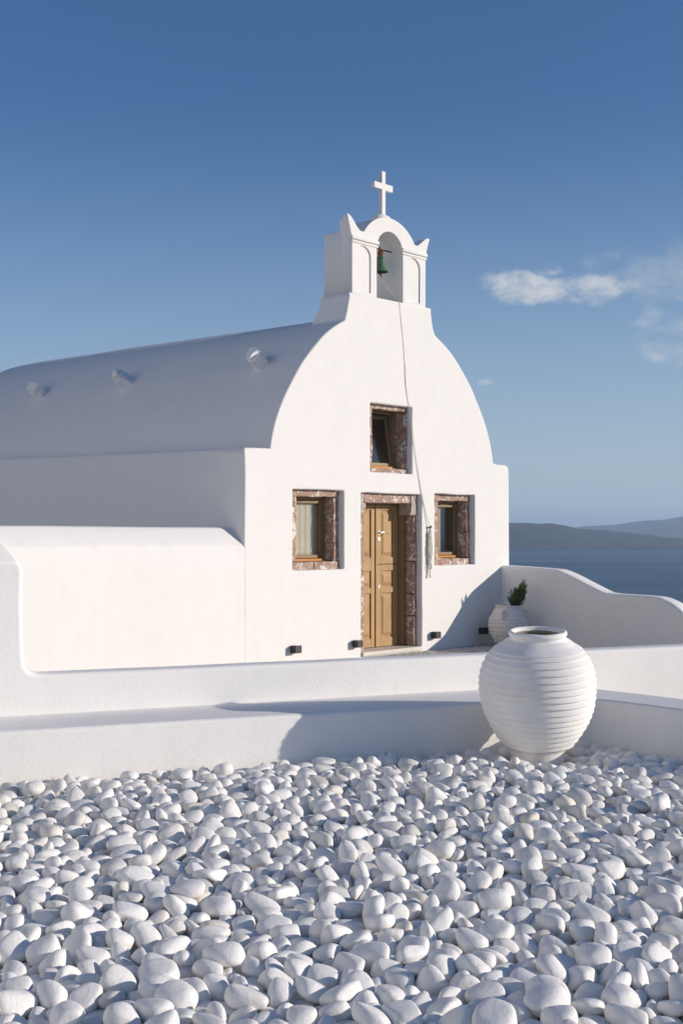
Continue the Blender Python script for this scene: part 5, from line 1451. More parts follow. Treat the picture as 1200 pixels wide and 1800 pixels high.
    107,5216,-44,-68,17,105,1,104,181,5209,-46,17,-54,-73,12,99,247,5175,-67,6,6,61,20,98,340,5194,-67,2,18,89,7,102,415,5206,-61,18,41,83,0,96,495,5199,-74,-14,2,-120,11,86,
    601,5205,-70,-108,66,9,17,92,681,5232,-34,-90,39,80,13,112,793,5234,-61,-13,4,-16,13,103,894,5204,-56,50,69,75,0,120,960,5219,-58,61,-58,-62,17,94,950,5290,-13,8,-63,-109,10,106,
    1117,5228,-78,5,4,74,18,86,1225,5203,-54,-13,-19,-7,16,122,1335,5211,-54,-85,-10,34,1,94,1439,5242,-72,114,56,-3,4,110,1634,5118,-23,14,-21,-77,19,105,1651,5222,-58,1,-6,-10,21,123,
    -1692,5328,-70,-13,5,-124,11,102,-1588,5280,-71,-11,-9,-67,11,98,-1499,5317,-64,-14,-8,122,0,104,-1420,5325,-57,-64,52,-10,11,91,-1275,5309,-82,-91,88,-1,18,83,-1208,5300,-77,-5,-9,-121,19,81,
    -1116,5316,-24,-46,-54,18,21,125,-1066,5298,-77,-5,5,113,2,81,-923,5245,-39,60,-62,-19,22,115,-880,5318,-70,-6,-13,-11,11,99,-771,5312,-71,3,-13,-126,19,105,-676,5293,-39,-90,-27,-78,13,99,
    -609,5343,-70,11,-73,-102,10,77,-584,5281,-74,-3,0,-120,14,91,-442,5311,-73,10,15,40,7,81,-366,5266,-60,-69,-86,45,16,114,-288,5286,-49,3,-90,-4,16,111,-115,5264,-74,5,-5,-99,14,91,
    -37,5295,-59,-41,-113,-26,4,105,64,5286,-77,-7,-5,28,19,82,150,5311,-56,-57,-37,74,7,114,231,5287,-63,-9,6,-66,0,105,315,5288,-67,37,30,115,15,115,393,5297,-80,-6,-4,126,15,93,
    463,5271,-49,-9,35,85,17,119,552,5286,-60,-7,17,61,23,100,635,5299,-58,-24,26,-102,20,102,741,5314,-66,-13,3,-126,6,99,842,5308,-70,0,-27,121,12,81,947,5293,-76,-11,2,7,8,75,
    1036,5261,-56,13,4,33,5,112,1127,5288,-17,67,-9,95,22,101,1199,5282,-65,12,-7,16,1,95,1281,5291,-48,64,82,59,14,106,1354,5322,-66,9,2,94,12,112,1487,5286,-1,-14,-26,91,13,125,
    1541,5295,-71,-3,-16,124,3,87,1627,5303,-84,2,7,-101,15,74,-1591,5389,-71,-5,-7,-127,12,95,-1541,5401,-9,23,26,-93,14,111,-1474,5411,-66,0,2,21,21,97,-1344,5364,-67,3,-9,42,21,95,
    -1240,5376,-56,71,9,17,17,104,-1167,5370,-50,75,39,62,19,97,-1079,5375,-76,7,-5,55,18,97,-999,5334,-71,109,-64,-8,12,95,-883,5422,3,24,-23,121,10,124,-835,5403,-70,9,-4,126,10,107,
    -761,5397,-32,0,18,-69,7,109,-681,5387,-70,8,4,113,2,107,-534,5381,-49,-71,61,-63,2,123,-468,5381,-62,5,-23,97,16,100,-383,5374,-66,4,6,-80,5,86,-281,5369,-55,-16,-13,118,23,113,
    -175,5340,-68,2,10,115,20,96,-107,5389,-42,40,39,112,13,111,-12,5358,-76,10,0,50,18,94,91,5384,-62,1,-12,-118,5,97,199,5378,-81,124,-23,2,4,73,274,5377,-66,-32,44,-89,7,94,
    351,5377,-78,8,6,-107,19,78,427,5363,-68,-1,-13,-126,5,81,509,5352,-55,25,-46,30,2,98,582,5373,-68,15,0,-42,7,98,677,5378,-60,-77,9,2,3,91,809,5388,-76,6,8,125,18,96,
    897,5372,-67,0,-10,-59,6,94,991,5364,-65,-1,-1,-53,22,109,1037,5381,0,15,28,95,1,99,1114,5354,-61,1,-10,126,5,99,1212,5362,-70,6,15,0,7,89,1291,5388,-73,9,18,57,7,80,
    1450,5356,-70,2,-19,112,17,99,1590,5432,-22,111,56,28,19,119,1587,5369,-75,-14,0,111,8,80,1694,5337,-60,8,-6,-70,20,119,-1721,5423,-72,-3,1,-62,10,100,-1627,5474,-67,3,8,-127,3,97,
    -1532,5482,-37,78,21,78,6,118,-1391,5447,-69,4,-15,116,21,91,-1285,5430,-71,-11,-10,-41,9,74,-1196,5448,-68,-2,10,-126,13,83,-1107,5472,-42,-75,76,-49,12,122,-1034,5456,-80,5,5,-125,15,93,
    -947,5436,-54,15,50,-111,12,102,-888,5465,-82,-7,-2,119,15,83,-823,5483,-76,6,-8,-46,10,86,-716,5474,-58,3,-23,15,3,95,-618,5455,-66,-1,9,-121,13,88,-513,5468,-75,-6,-13,-9,11,82,
    -427,5469,-42,12,56,30,13,107,-331,5455,-71,-4,16,-112,17,96,-224,5454,-51,-90,85,-26,20,126,-155,5520,-71,-84,95,2,17,87,19,5441,-45,-7,78,-8,13,92,82,5457,-5,-78,14,-90,0,122,
    139,5451,-77,-7,-7,-57,10,80,223,5438,-79,7,-6,52,15,100,316,5457,-67,-8,4,115,1,88,423,5453,-72,-1,1,127,4,114,455,5426,-15,3,25,-112,17,112,522,5429,-67,-22,9,-118,16,86,
    618,5436,-67,-11,-20,11,16,86,725,5444,-50,13,80,-98,7,123,838,5415,-15,17,-6,82,13,113,886,5450,-74,-13,4,-123,21,77,948,5445,-42,-41,29,29,23,101,1051,5447,-65,-6,-11,119,3,104,
    1180,5441,-65,-106,-52,15,6,110,1245,5429,-61,-38,-27,-100,0,79,1378,5436,-59,-5,16,-126,16,104,1444,5432,-26,-10,24,-51,13,73,1550,5447,-80,-4,8,73,4,80,1633,5432,-74,7,0,-25,14,91,
    1726,5434,-71,-3,-7,-68,2,104,-1753,5540,-71,-3,-4,86,14,101,-1661,5560,-41,2,-66,18,1,112,-1570,5563,-73,10,-4,127,10,95,-1470,5549,-75,10,1,124,19,91,-1392,5542,-62,27,31,39,9,87,
    -1308,5512,-64,7,15,38,7,109,-1176,5542,-73,79,99,12,2,101,-1046,5540,-63,65,60,64,23,101,-967,5499,-79,-6,-4,127,4,82,-883,5540,-45,66,79,-3,22,114,-790,5540,-58,68,80,-71,7,86,
    -724,5549,-77,-7,1,106,15,109,-645,5538,-73,2,-4,70,18,109,-563,5537,-73,-11,-5,-110,20,78,-462,5551,-72,0,-10,46,10,100,-359,5541,-70,-1,2,124,2,107,-253,5544,-74,-16,-1,15,3,77,
    -192,5548,-16,-122,-13,19,8,99,-71,5516,-36,25,-76,90,1,119,10,5520,-72,5,7,-78,1,74,101,5538,-72,-2,4,-123,14,97,189,5497,-84,9,5,117,15,75,266,5528,-75,2,-4,-125,10,89,
    361,5528,-76,6,-12,-94,19,87,446,5550,-66,-9,-7,-90,20,100,531,5526,-54,15,10,-93,23,115,605,5512,-73,-2,1,-90,11,89,667,5496,-6,-66,-12,59,22,112,754,5535,-56,-1,-9,-83,5,112,
    840,5509,-77,-18,7,-103,17,75,954,5517,-72,9,20,-125,8,88,1038,5554,-75,-7,5,105,2,87,1122,5517,-64,9,-5,-47,20,107,1268,5527,-69,0,-2,93,18,126,1367,5511,-51,-76,-11,8,21,105,
    1464,5469,-72,9,2,-72,14,100,1528,5524,-36,14,-85,-8,16,121,1605,5508,-66,115,15,42,16,87,1675,5487,-46,-9,-5,-126,10,73,-1745,5657,-79,9,-1,103,18,81,-1705,5630,-53,25,52,-21,7,100,
    -1621,5636,-67,1,28,-37,17,89,-1514,5622,-66,-3,-49,116,3,84,-1412,5624,-71,23,0,35,19,99,-1316,5614,-62,1,9,87,1,102,-1213,5629,-75,10,126,7,4,99,-1110,5611,-68,-14,-21,88,4,106,
    -1042,5639,-74,5,-9,-63,18,103,-962,5579,-63,6,-14,97,9,98,-880,5624,-78,4,-7,31,10,77,-787,5620,-63,-1,9,42,1,99,-687,5627,-69,7,29,114,19,98,-576,5614,-64,-22,8,-122,16,94,
    -507,5615,-67,62,50,35,8,84,-399,5559,-31,123,-32,0,18,95,-290,5605,-53,-92,-58,-10,2,108,-191,5625,-42,18,49,-63,23,122,-82,5583,-55,6,88,-90,12,91,-79,5741,-2,33,16,-37,10,107,
    33,5613,-61,-14,0,-114,21,115,125,5630,-76,8,12,-105,8,75,192,5602,-73,3,0,79,18,108,271,5610,-62,-11,9,-121,23,94,356,5608,-76,-12,23,114,4,77,510,5621,-78,-7,0,120,15,102,
    582,5599,-70,1,0,119,1,80,671,5581,-77,-7,-2,126,15,109,671,5596,-20,19,38,-119,12,95,826,5602,-50,-90,41,-5,20,112,942,5600,-65,9,4,23,20,105,1107,5605,-13,-8,-12,79,3,100,
    1098,5605,-70,3,4,-126,21,86,1187,5586,-73,14,11,3,7,83,1266,5650,-56,-11,14,41,9,118,1337,5583,-77,98,-79,-1,2,87,1445,5576,-62,1,-8,-67,5,96,1577,5608,-63,-4,-1,118,22,113,
    1674,5561,-49,-44,-34,-22,1,101,1756,5534,-68,-5,6,86,2,114,-1740,5729,-79,-8,3,30,2,73,-1670,5728,-61,-37,39,-58,6,114,-1556,5700,-66,0,-11,13,20,100,-1449,5686,-67,-5,81,-95,3,75,
    -1359,5693,-72,-3,-10,-126,20,82,-1266,5716,-36,73,4,81,21,112,-1176,5711,-43,86,-13,-66,9,104,-1081,5702,-58,3,-69,-106,17,102,-966,5688,-64,0,6,-64,22,111,-856,5725,-65,6,5,116,12,117,
    -871,5630,-34,7,-13,20,10,91,-735,5702,-73,-8,1,43,2,97,-639,5681,-47,-66,26,10,21,111,-541,5676,-59,-36,-19,-59,2,103,-456,5710,-39,78,-40,85,20,117,-364,5656,-63,-1,-9,-111,12,123,
    -262,5681,-72,-96,82,13,21,87,-182,5711,-72,8,6,107,2,101,-91,5658,-45,30,13,-123,10,109,-39,5663,-78,0,-10,48,10,79,98,5704,-79,10,-4,127,10,75,183,5684,-83,2,5,25,15,80,
    265,5724,-48,39,-26,-32,13,104,342,5697,-82,6,4,-118,15,83,427,5664,-69,-3,-7,-97,12,102,551,5696,-74,6,-4,-37,12,86,628,5650,-61,58,-70,85,23,82,713,5638,-59,-16,9,115,23,102,
    769,5690,-40,43,50,-35,3,100,875,5685,-54,-44,115,10,14,118,988,5695,-38,39,-67,-85,13,109,1062,5675,-56,7,-44,-84,8,99,1147,5677,-42,69,-4,-62,4,125,1163,5734,-57,-4,-59,88,12,91,
    1325,5695,3,21,40,102,21,123,1390,5753,-65,-14,11,66,9,92,1445,5664,-47,-29,-95,79,17,119,1591,5698,-34,42,-89,49,13,109,1695,5647,-66,9,1,127,21,99,1811,5711,-59,101,41,-36,19,81,
    -1776,5792,-68,-6,11,126,8,103,-1680,5815,-61,82,-58,51,16,87,-1607,5771,-53,46,20,-51,21,90,-1483,5751,-75,3,7,118,18,98,-1405,5757,-51,-17,97,-80,20,103,-1311,5778,-53,-24,10,57,23,110,
    -1229,5792,-77,-13,-9,115,8,75,-1120,5768,-76,0,-3,-121,14,82,-957,5792,-75,1,-1,127,18,100,-980,5753,-19,-2,-25,-121,8,112,-788,5835,-27,26,-40,-113,11,120,-758,5779,-63,-18,-4,60,23,93,
    -694,5763,-28,-10,3,93,0,98,-618,5778,-64,-47,39,-62,6,108,-546,5747,-80,4,2,-2,18,79,-373,5794,-37,87,52,49,9,126,-279,5790,-63,-9,-10,97,13,96,-244,5821,4,-8,5,-29,20,123,
    -177,5783,-65,-14,-82,-76,15,101,-105,5744,-64,-7,15,-37,0,104,22,5724,-57,-33,13,108,21,93,93,5778,-39,34,45,-63,8,113,172,5754,-75,5,-8,-116,2,89,351,5762,-67,-9,-12,-11,11,110,
    373,5802,-14,-14,-10,-119,6,105,463,5756,-50,-4,-113,44,5,105,556,5782,-65,13,-1,18,5,89,654,5742,-53,11,-1,126,5,121,758,5767,-62,94,-83,18,1,94,849,5780,-51,-112,-8,41,13,97,
    915,5739,-79,8,0,-33,15,99,1054,5780,-65,3,-14,-12,9,91,1134,5803,-78,8,5,-30,14,76,1229,5762,-63,-22,-8,-77,16,97,1302,5762,-66,40,-10,118,9,78,1338,5802,-8,16,-4,126,3,115,
    1538,5827,-54,-41,60,-98,15,126,1545,5759,-70,18,4,-118,23,74,1608,5792,-43,52,64,73,20,117,1724,5761,-64,-6,15,114,22,114,1826,5774,-59,84,89,-3,22,93,-1851,5775,-62,11,-92,21,15,102,
    -1720,5885,-71,-8,2,-126,10,102,-1616,5839,-76,-8,2,-90,2,85,-1546,5824,-75,-3,-8,-100,18,99,-1447,5831,-66,2,-10,-122,20,101,-1393,5910,-33,72,1,-97,10,111,-1280,5870,-68,-9,-9,123,0,92,
    -1164,5841,-66,-13,-3,43,13,88,-1068,5845,-71,-13,-5,-74,11,96,-990,5878,-67,-89,-86,-14,18,114,-898,5866,-50,-16,-59,64,3,110,-822,5874,-77,4,5,-124,14,78,-735,5877,-76,-2,7,-51,15,113,
    -690,5794,-76,-2,-3,-93,18,93,-548,5815,-60,-92,12,-39,23,106,-460,5810,-76,-92,87,-1,14,87,-368,5914,12,-112,32,-23,13,111,-290,5904,-58,1,2,-7,20,124,-203,5833,-66,5,-50,42,15,110,
    -121,5839,-69,17,5,-44,7,94,-24,5802,-58,57,107,-8,21,109,70,5846,-60,-75,-93,6,12,93,139,5821,-59,49,19,-93,7,90,240,5830,-44,17,68,-106,13,108,335,5863,-70,-89,-90,-4,19,97,
    448,5873,-67,5,6,47,14,117,549,5863,-46,-60,82,43,11,98,623,5836,-74,4,9,100,20,77,701,5841,-55,101,-71,30,8,104,788,5860,-68,17,0,-92,22,102,871,5861,-46,3,61,5,0,90,
    951,5818,-65,-2,1,-96,22,108,1073,5863,-75,2,14,-124,8,81,1173,5870,-68,-15,5,-69,19,105,1255,5828,-79,-4,4,-8,15,98,1341,5841,-72,6,7,100,2,101,1429,5869,-66,-11,-12,68,3,103,
    1508,5873,-65,64,32,52,11,92,1589,5897,-67,-3,-9,-79,5,82,1689,5862,-72,6,-6,-19,12,93,1780,5852,-62,54,43,68,11,103,-1870,5919,-69,8,-12,-121,5,78,-1796,5938,-78,8,3,14,15,103,
    -1795,5899,-22,13,-34,-114,1,107,-1636,5918,-41,-116,-11,50,8,120,-1498,5913,-79,63,110,9,18,101,-1431,5952,-80,-127,-4,1,6,84,-1351,5946,-62,71,-27,-78,23,92,-1206,5907,-50,-27,-77,4,9,93,
    -1045,5958,10,-12,21,-122,12,108,-1046,5954,-62,13,12,10,7,118,-949,5956,-40,58,26,-74,17,103,-872,5951,-75,-4,9,116,14,88,-769,5950,-64,-3,9,50,1,96,-676,5943,-74,-14,4,-120,11,88,
    -589,5926,-49,81,54,48,3,109,-511,5888,-63,-26,-25,-78,9,87,-409,5933,-64,9,-1,68,12,120,-306,5990,-69,9,4,126,6,88,-207,5986,-62,-116,-49,12,20,102,-129,5925,-80,-57,-113,4,6,87,
    -49,5914,-49,-100,-70,8,7,119,22,5909,-53,71,47,54,4,117,101,5970,-24,28,-103,-43,12,122,165,5902,-63,26,-6,24,12,103,326,5955,-42,74,5,-69,21,103,458,5956,-19,37,121,-5,11,118,
    462,5980,-77,-127,-3,6,18,112,604,5917,-72,-2,-10,1,10,102,722,5935,-43,-53,31,27,1,117,826,5937,-16,-45,0,118,13,95,843,5930,-75,1,-1,121,18,97,924,5935,-73,-9,-4,91,12,90,
    1027,5923,-74,-2,-2,34,14,92,1111,5950,-78,-1,7,-59,15,102,1187,5960,-71,-53,23,-39,6,84,1281,5916,-78,-3,-3,63,14,75,1367,5926,-67,6,-12,-111,5,83,1422,5901,-1,-32,-9,65,10,111,
    1508,5967,-57,-83,-82,-8,6,109,1657,5948,-75,0,-2,105,18,98,1741,5931,-78,3,-8,-29,18,87,1844,5934,-45,-5,104,-72,13,109,-1890,5999,-51,-2,-64,12,20,104,-1724,5986,-60,49,72,74,0,107,
    -1660,6002,-74,-13,-5,-74,11,87,-1576,5991,-63,21,-21,119,17,107,-1496,6000,-67,4,-23,97,16,86,-1398,6031,-72,10,-4,126,10,100,-1271,5949,-65,-6,-7,-7,5,87,-1131,6018,-66,120,-36,19,16,98,
    -1058,6054,-75,-8,-13,47,21,74,-994,6006,-72,-13,-84,91,6,74,-904,6016,-64,-32,93,-78,6,98,-812,6021,-70,-1,8,54,11,91,-709,6018,-56,5,18,-19,23,110,-605,6026,-71,-9,13,-100,17,96,
    -576,6144,-7,-60,-46,-61,5,104,-484,5993,-66,70,-99,-35,4,114,-362,6045,-61,-51,-7,0,4,107,-263,6062,-73,92,87,-8,17,81,-269,5997,-23,34,-42,-67,11,93,-92,6002,-70,7,-7,114,10,109,
    12,6008,-57,-102,-30,14,16,122,114,6073,-71,8,-6,-126,14,103,166,6064,-1,55,62,48,23,103,219,6006,-58,113,-57,-7,13,110,384,6011,-52,30,-95,-67,5,94,475,6062,-50,40,-26,118,7,108,
    550,6016,-70,29,-27,-57,15,114,629,6008,-71,-6,2,-93,21,82,707,6021,-52,69,33,15,5,89,787,6004,-63,-5,-23,45,16,98,885,6027,-68,-12,-64,108,7,87,1009,6068,-82,9,2,123,15,85,
    1075,6000,-29,-56,-39,102,3,118,1144,6044,-63,5,-8,-109,8,118,1253,5990,-78,6,-13,89,11,72,1324,6001,-66,4,-10,126,5,87,1408,6002,-73,10,-3,-78,2,99,1486,6034,-67,1,-14,52,6,96,
    1576,6002,-64,-8,9,-72,0,102,1710,6006,-70,24,6,93,9,73,1787,5994,-47,19,91,-42,21,101,1883,6016,-58,1,18,9,23,104,-1893,6089,-46,39,-13,-120,8,122,-1825,6022,-75,4,6,97,14,86,
    -1688,6079,-80,-1,9,45,4,78,-1609,6070,-77,0,-5,123,14,78,-1544,6077,-46,108,6,-65,17,106,-1482,6074,-54,-8,-110,9,8,75,-1322,6079,-49,34,81,-92,21,110,-1200,6073,-48,-34,105,-43,3,118,
    -1116,6096,-78,1,-9,-121,18,86,-961,6070,-7,-12,-21,80,21,125,-968,6077,-74,-7,6,111,4,104,-875,6094,-67,-18,15,-22,8,104,-761,6086,-43,-33,-52,-42,11,110,-657,6103,-63,6,-8,-116,20,110,
    -587,6108,-81,9,0,97,18,72,-519,6088,-67,-11,5,-58,21,98,-436,6097,-64,23,26,54,17,96,-359,6125,-36,27,52,3,3,112,-225,6054,-24,48,114,9,2,99,-158,6090,-65,14,3,19,7,107,
    -43,6074,-65,-2,-10,-32,5,87,15,6139,-74,-21,-14,57,6,77,101,6168,-77,5,1,34,12,74,219,6126,-60,126,-9,-16,7,120,320,6074,-61,-23,123,-20,20,104,435,6130,-62,-45,-67,44,23,96,
    502,6146,-78,6,6,96,10,76,578,6102,-49,-10,-32,93,1,112,673,6100,-70,12,-6,-21,19,112,767,6094,-50,27,-52,-53,14,99,817,6095,-70,-21,-15,99,6,92,935,6081,-70,12,0,76,1,80,
    990,6103,-28,7,13,-77,11,102,1086,6104,-5,30,-16,-8,1,108,1223,6115,-28,-25,-12,122,3,80,1265,6077,-67,9,1,127,21,95,1366,6082,-76,-5,7,-125,19,86,1475,6127,-67,-1,8,-122,12,110,
    1560,6091,-77,-5,5,49,15,108,1646,6053,-74,11,8,98,19,96,1758,6077,-50,91,62,54,9,98,1832,6087,-50,-47,-48,66,19,117,1909,6104,-67,8,8,124,20,97,-1878,6168,-73,-13,8,-117,21,78,
    -1830,6118,-80,5,2,-104,15,92,-1746,6123,-78,5,-1,-116,15,103,-1681,6175,-65,-5,-1,111,21,103,-1582,6147,-73,-8,3,22,2,97,-1489,6151,-55,-7,-22,28,16,120,-1350,6170,-43,10,-94,35,7,109,
    -1257,6171,-52,22,-84,82,16,120,-1147,6155,-72,-6,-13,-13,11,93,-1055,6142,-75,-9,8,-67,3,75,-978,6155,-63,-12,-43,-119,17,96,-902,6187,-35,-95,12,-84,4,112,-843,6169,-68,-102,-75,-13,20,86,
    -766,6168,-77,-8,3,23,2,83,-632,6206,-76,5,-14,98,11,79,-550,6175,-77,-2,7,-3,4,93,-468,6169,-82,-3,-9,-84,15,83,-393,6190,-71,-15,-3,31,3,88,-259,6168,-70,0,-2,106,18,120,
    -208,6178,-14,-18,-4,-71,3,114,-96,6154,-69,49,70,76,0,83,-30,6156,-50,-13,-50,-52,0,102,27,6221,-42,28,65,99,5,117,199,6230,-58,1,0,-126,21,124,309,6184,-58,56,69,73,23,114,
    346,6262,-13,38,36,28,1,103,384,6212,-63,-20,-12,-49,16,98,534,6262,-15,14,-32,-112,12,102,679,6170,-13,0,0,65,3,81,726,6176,-63,9,18,-125,23,92,822,6170,-51,-16,-73,-97,2,112,
    900,6143,-73,-9,13,-117,3,81,983,6147,-72,14,-5,126,9,73,1072,6123,-71,-4,1,88,4,115,1150,6168,-61,17,21,59,17,108,1250,6183,-70,-15,5,-65,3,90,1326,6158,-68,-9,29,73,4,93,
    1409,6192,-48,93,61,24,21,109,1507,6238,-77,9,1,90,12,74,1585,6171,-47,99,-12,-36,22,112,1682,6136,-74,7,0,-23,14,89,1765,6164,-41,84,27,-35,11,110,1848,6180,-63,-2,-61,51,16,91,
    -1910,6263,-76,5,-9,99,10,86,-1844,6251,-71,-71,60,-73,23,76,-1747,6244,-76,5,5,-125,15,113,-1788,6188,-37,28,35,-116,13,107,-1597,6229,-73,-19,4,-87,17,90,-1521,6220,-56,-1,-40,-103,8,103,
    -1409,6246,-64,0,-8,-16,13,93,-1312,6246,-69,8,16,55,7,93,-1240,6264,-65,-27,32,-49,12,87,-1144,6244,-43,60,-29,66,1,117,-1049,6232,-78,50,117,-2,6,96,-979,6263,-71,-19,1,-71,17,97,
    -881,6260,-65,-8,39,119,8,101,-781,6239,-47,72,-52,-63,22,101,-706,6266,-64,16,-5,-112,22,114,-564,6262,-73,-1,-3,-12,14,95,-459,6262,-65,10,2,-5,20,103,-414,6317,-8,-12,-5,-124,20,117,
    -316,6266,-64,2,-11,-126,8,118,-195,6251,-74,-14,8,40,0,74,-171,6178,-74,0,-13,-117,19,95,-81,6234,-77,-51,-116,5,15,105,-6,6377,-69,-49,-106,15,15,98,97,6260,-71,13,-4,-27,5,73,
    237,6296,4,2,22,125,0,120,299,6284,-68,-10,4,-49,5,79,439,6272,-52,27,26,-89,21,100,515,6249,-76,4,6,-98,15,114,624,6204,-68,6,-12,-95,19,115,572,6236,-40,-12,-33,-49,15,101,
    716,6262,-54,92,83,27,5,108,795,6231,-77,-3,6,30,15,109,881,6243,-57,-35,6,-95,2,115,1019,6238,-58,-49,-43,77,7,113,1098,6212,-37,-75,29,79,4,103,1183,6264,-64,1,-11,126,5,90,
    1300,6260,-73,-7,7,126,14,95,1270,6258,-17,1,-8,115,14,117,1427,6310,-65,8,-12,116,11,117,1574,6276,-41,-44,-71,80,20,122,1663,6305,-51,96,45,15,21,100,1697,6233,-67,-1,-15,95,21,97,
    1796,6237,-65,9,2,-120,1,94,1939,6195,-64,-7,0,84,9,93,-1882,6342,-41,-61,48,8,23,120,-1781,6321,-76,3,-2,-114,18,96,-1691,6309,-66,-6,-5,70,9,87,-1593,6339,-69,13,3,46,19,113,
    -1560,6274,-30,-60,82,-72,23,88,-1500,6338,-72,-6,11,-101,3,84,-1356,6316,-74,3,-3,119,18,103,-1272,6328,-83,-25,124,9,18,81,-1170,6312,-66,31,11,-21,7,98,-1072,6321,-45,-42,-79,-90,0,120,
    -978,6340,-7,18,-23,103,19,114,-888,6353,-65,-14,1,-115,11,119,-801,6322,-68,-2,49,-114,8,96,-694,6365,-68,-55,9,7,6,94,-641,6329,-16,59,41,-25,10,118,-538,6338,-64,-16,-12,121,6,107,
    -457,6357,-68,-10,15,93,23,80,-386,6328,-67,-12,-7,-80,6,94,-298,6360,-69,7,-3,-127,2,110,-217,6322,-75,-1,-2,79,2,89,-134,6322,-43,70,10,-62,5,110,-34,6300,-69,2,10,115,20,90,
    46,6336,-70,10,10,61,5,77,148,6322,-78,-7,7,127,14,77,234,6348,-65,-3,-10,-69,6,100,371,6341,-55,3,18,-5,23,113,428,6376,-5,20,41,115,1,105,488,6332,-69,-9,13,-51,8,101,
    594,6304,-70,-3,16,-116,17,100,676,6325,-81,-1,-1,21,18,73,743,6364,-49,106,24,43,22,100,835,6329,-65,-7,-4,36,11,118,991,6344,-73,-2,-22,84,10,83,1081,6315,-64,-15,6,-70,3,110,
    1155,6342,-50,42,48,-70,3,78,1248,6353,-56,79,39,42,23,121,1342,6366,-68,0,8,-102,3,95,1479,6372,-35,-14,-80,-40,10,102,1511,6331,-68,-6,17,-104,23,79,1642,6397,-48,58,32,-106,19,105,
    1721,6404,-52,-47,40,105,2,109,1756,6331,-62,-11,-7,72,13,101,1879,6298,-59,17,6,-37,7,126,1978,6310,-42,75,56,69,22,115,-1975,6371,-63,-1,4,70,20,109,-1876,6430,-56,3,36,-105,1,100,
    -1787,6412,-54,-54,-73,71,10,95,-1728,6399,-79,0,7,-79,15,101,-1526,6428,-77,121,37,-2,4,91,-1447,6417,-34,19,-13,42,22,96,-1408,6392,-78,11,-8,-39,19,79,-1314,6383,-58,13,102,74,1,95,
    -1221,6395,-70,10,-1,-32,20,89,-1136,6394,-71,-17,-1,-94,17,95,-1046,6398,-38,73,-44,69,0,109,-976,6380,-59,2,-23,75,16,108,-837,6461,-77,1,7,-61,15,111,-783,6394,-30,-35,-60,-103,3,112,
    -692,6429,-71,-8,5,115,1,76,-599,6417,-53,5,18,35,23,119,-500,6434,-77,-4,8,81,4,93,-434,6424,-48,-89,55,-24,6,111,-352,6402,-46,-6,-41,-69,4,118,-269,6440,-71,13,8,19,7,86,
    -181,6401,-79,6,4,-127,15,98,-92,6405,-63,10,-1,-32,20,109,21,6392,-33,23,-102,51,16,78,104,6408,-58,-9,2,124,1,112,184,6426,-67,0,-20,99,16,86,298,6388,-77,-2,6,52,15,111,
    410,6419,-73,120,41,-2,0,77,508,6445,-52,30,12,-111,7,124,558,6388,-63,-47,-19,71,6,109,659,6392,-75,-115,-53,0,6,108,745,6442,-48,-48,73,77,23,100,814,6434,-67,9,-35,-101,10,100,
    917,6422,-51,43,-115,-31,13,114,1059,6434,-64,26,-2,41,12,102,1165,6414,-66,-38,30,-44,6,98,1205,6439,-43,-68,-6,-100,17,111,1293,6449,-71,9,-12,117,9,75,1415,6412,-79,-89,-90,7,18,103,
    1545,6441,-3,11,-15,124,11,120,1564,6438,-69,7,2,36,8,98,1658,6458,-71,15,10,-9,7,87,1768,6468,-80,-124,-25,2,6,87,1817,6403,-58,-9,17,114,23,105,1919,6383,-65,10,-5,120,20,105,
    2008,6410,-71,7,6,-90,1,78,-2013,6474,-65,7,-4,-73,20,103,-1900,6511,-43,29,41,-85,11,111,-1814,6514,-71,-9,1,60,2,104,-1728,6479,-69,5,-9,-122,20,92,-1675,6408,-49,-38,-5,-121,14,109,
    -1522,6473,-24,45,3,93,20,97,-1463,6491,-69,-22,-8,-60,16,82,-1368,6459,-52,78,-25,-3,23,113,-1267,6464,-74,-3,-2,50,10,92,-1176,6478,-75,-124,-21,15,18,114,-1084,6466,-46,-71,-12,-101,0,100,
    -995,6484,-55,29,-61,-93,17,109,-916,6452,-43,-76,-20,-90,5,107,-798,6533,-71,16,6,-53,22,91,-680,6533,-74,6,0,-120,4,103,-634,6480,-58,31,-74,-87,2,102,-553,6506,-75,-5,5,70,15,117,
    -461,6504,-66,66,-34,-53,11,88,-390,6492,-70,73,70,49,23,85,-306,6514,-73,-7,3,33,12,89,-236,6508,-35,-38,-6,72,14,79,-154,6486,-63,-14,3,18,8,122,-28,6481,-48,-41,-6,-117,9,122,
    218,6507,-3,85,78,52,12,101,132,6509,-64,-13,2,-4,13,94,251,6471,-60,-81,91,-17,12,98,354,6470,-63,7,25,-124,6,114,458,6516,-72,2,10,-126,3,84,608,6496,-20,-4,14,-24,8,109,
    601,6470,-72,-11,4,-32,0,79,672,6495,-72,-6,-3,119,3,81,774,6513,-57,12,-54,114,23,109,887,6509,-49,-76,-91,-31,10,104,987,6509,-63,-5,17,118,7,113,1085,6516,-56,8,66,-9,23,86,
    1155,6501,-78,5,-9,82,10,78,1242,6522,-44,3,-48,-11,3,99,1322,6530,-72,5,-7,-35,12,94,1417,6510,-66,-23,-6,-70,16,90,1500,6494,-61,-23,5,-108,16,103,1591,6503,-62,4,-90,-89,4,94,
    1708,6524,-58,-18,11,-2,23,105,1777,6553,-2,-11,4,-4,0,110,1853,6468,-44,-68,-36,97,13,91,1940,6493,-70,-7,5,116,4,121,-2030,6583,-47,35,-12,102,5,114,-1950,6554,-60,58,31,59,17,98,
    -1866,6581,-53,-31,-66,95,5,91,-1747,6561,-69,-19,-14,-27,16,81,-1660,6524,-60,77,-56,-47,0,107,-1575,6488,-69,-3,14,-114,7,94,-1521,6546,-71,-102,30,-25,16,83,-1426,6538,-54,22,-114,48,14,102,
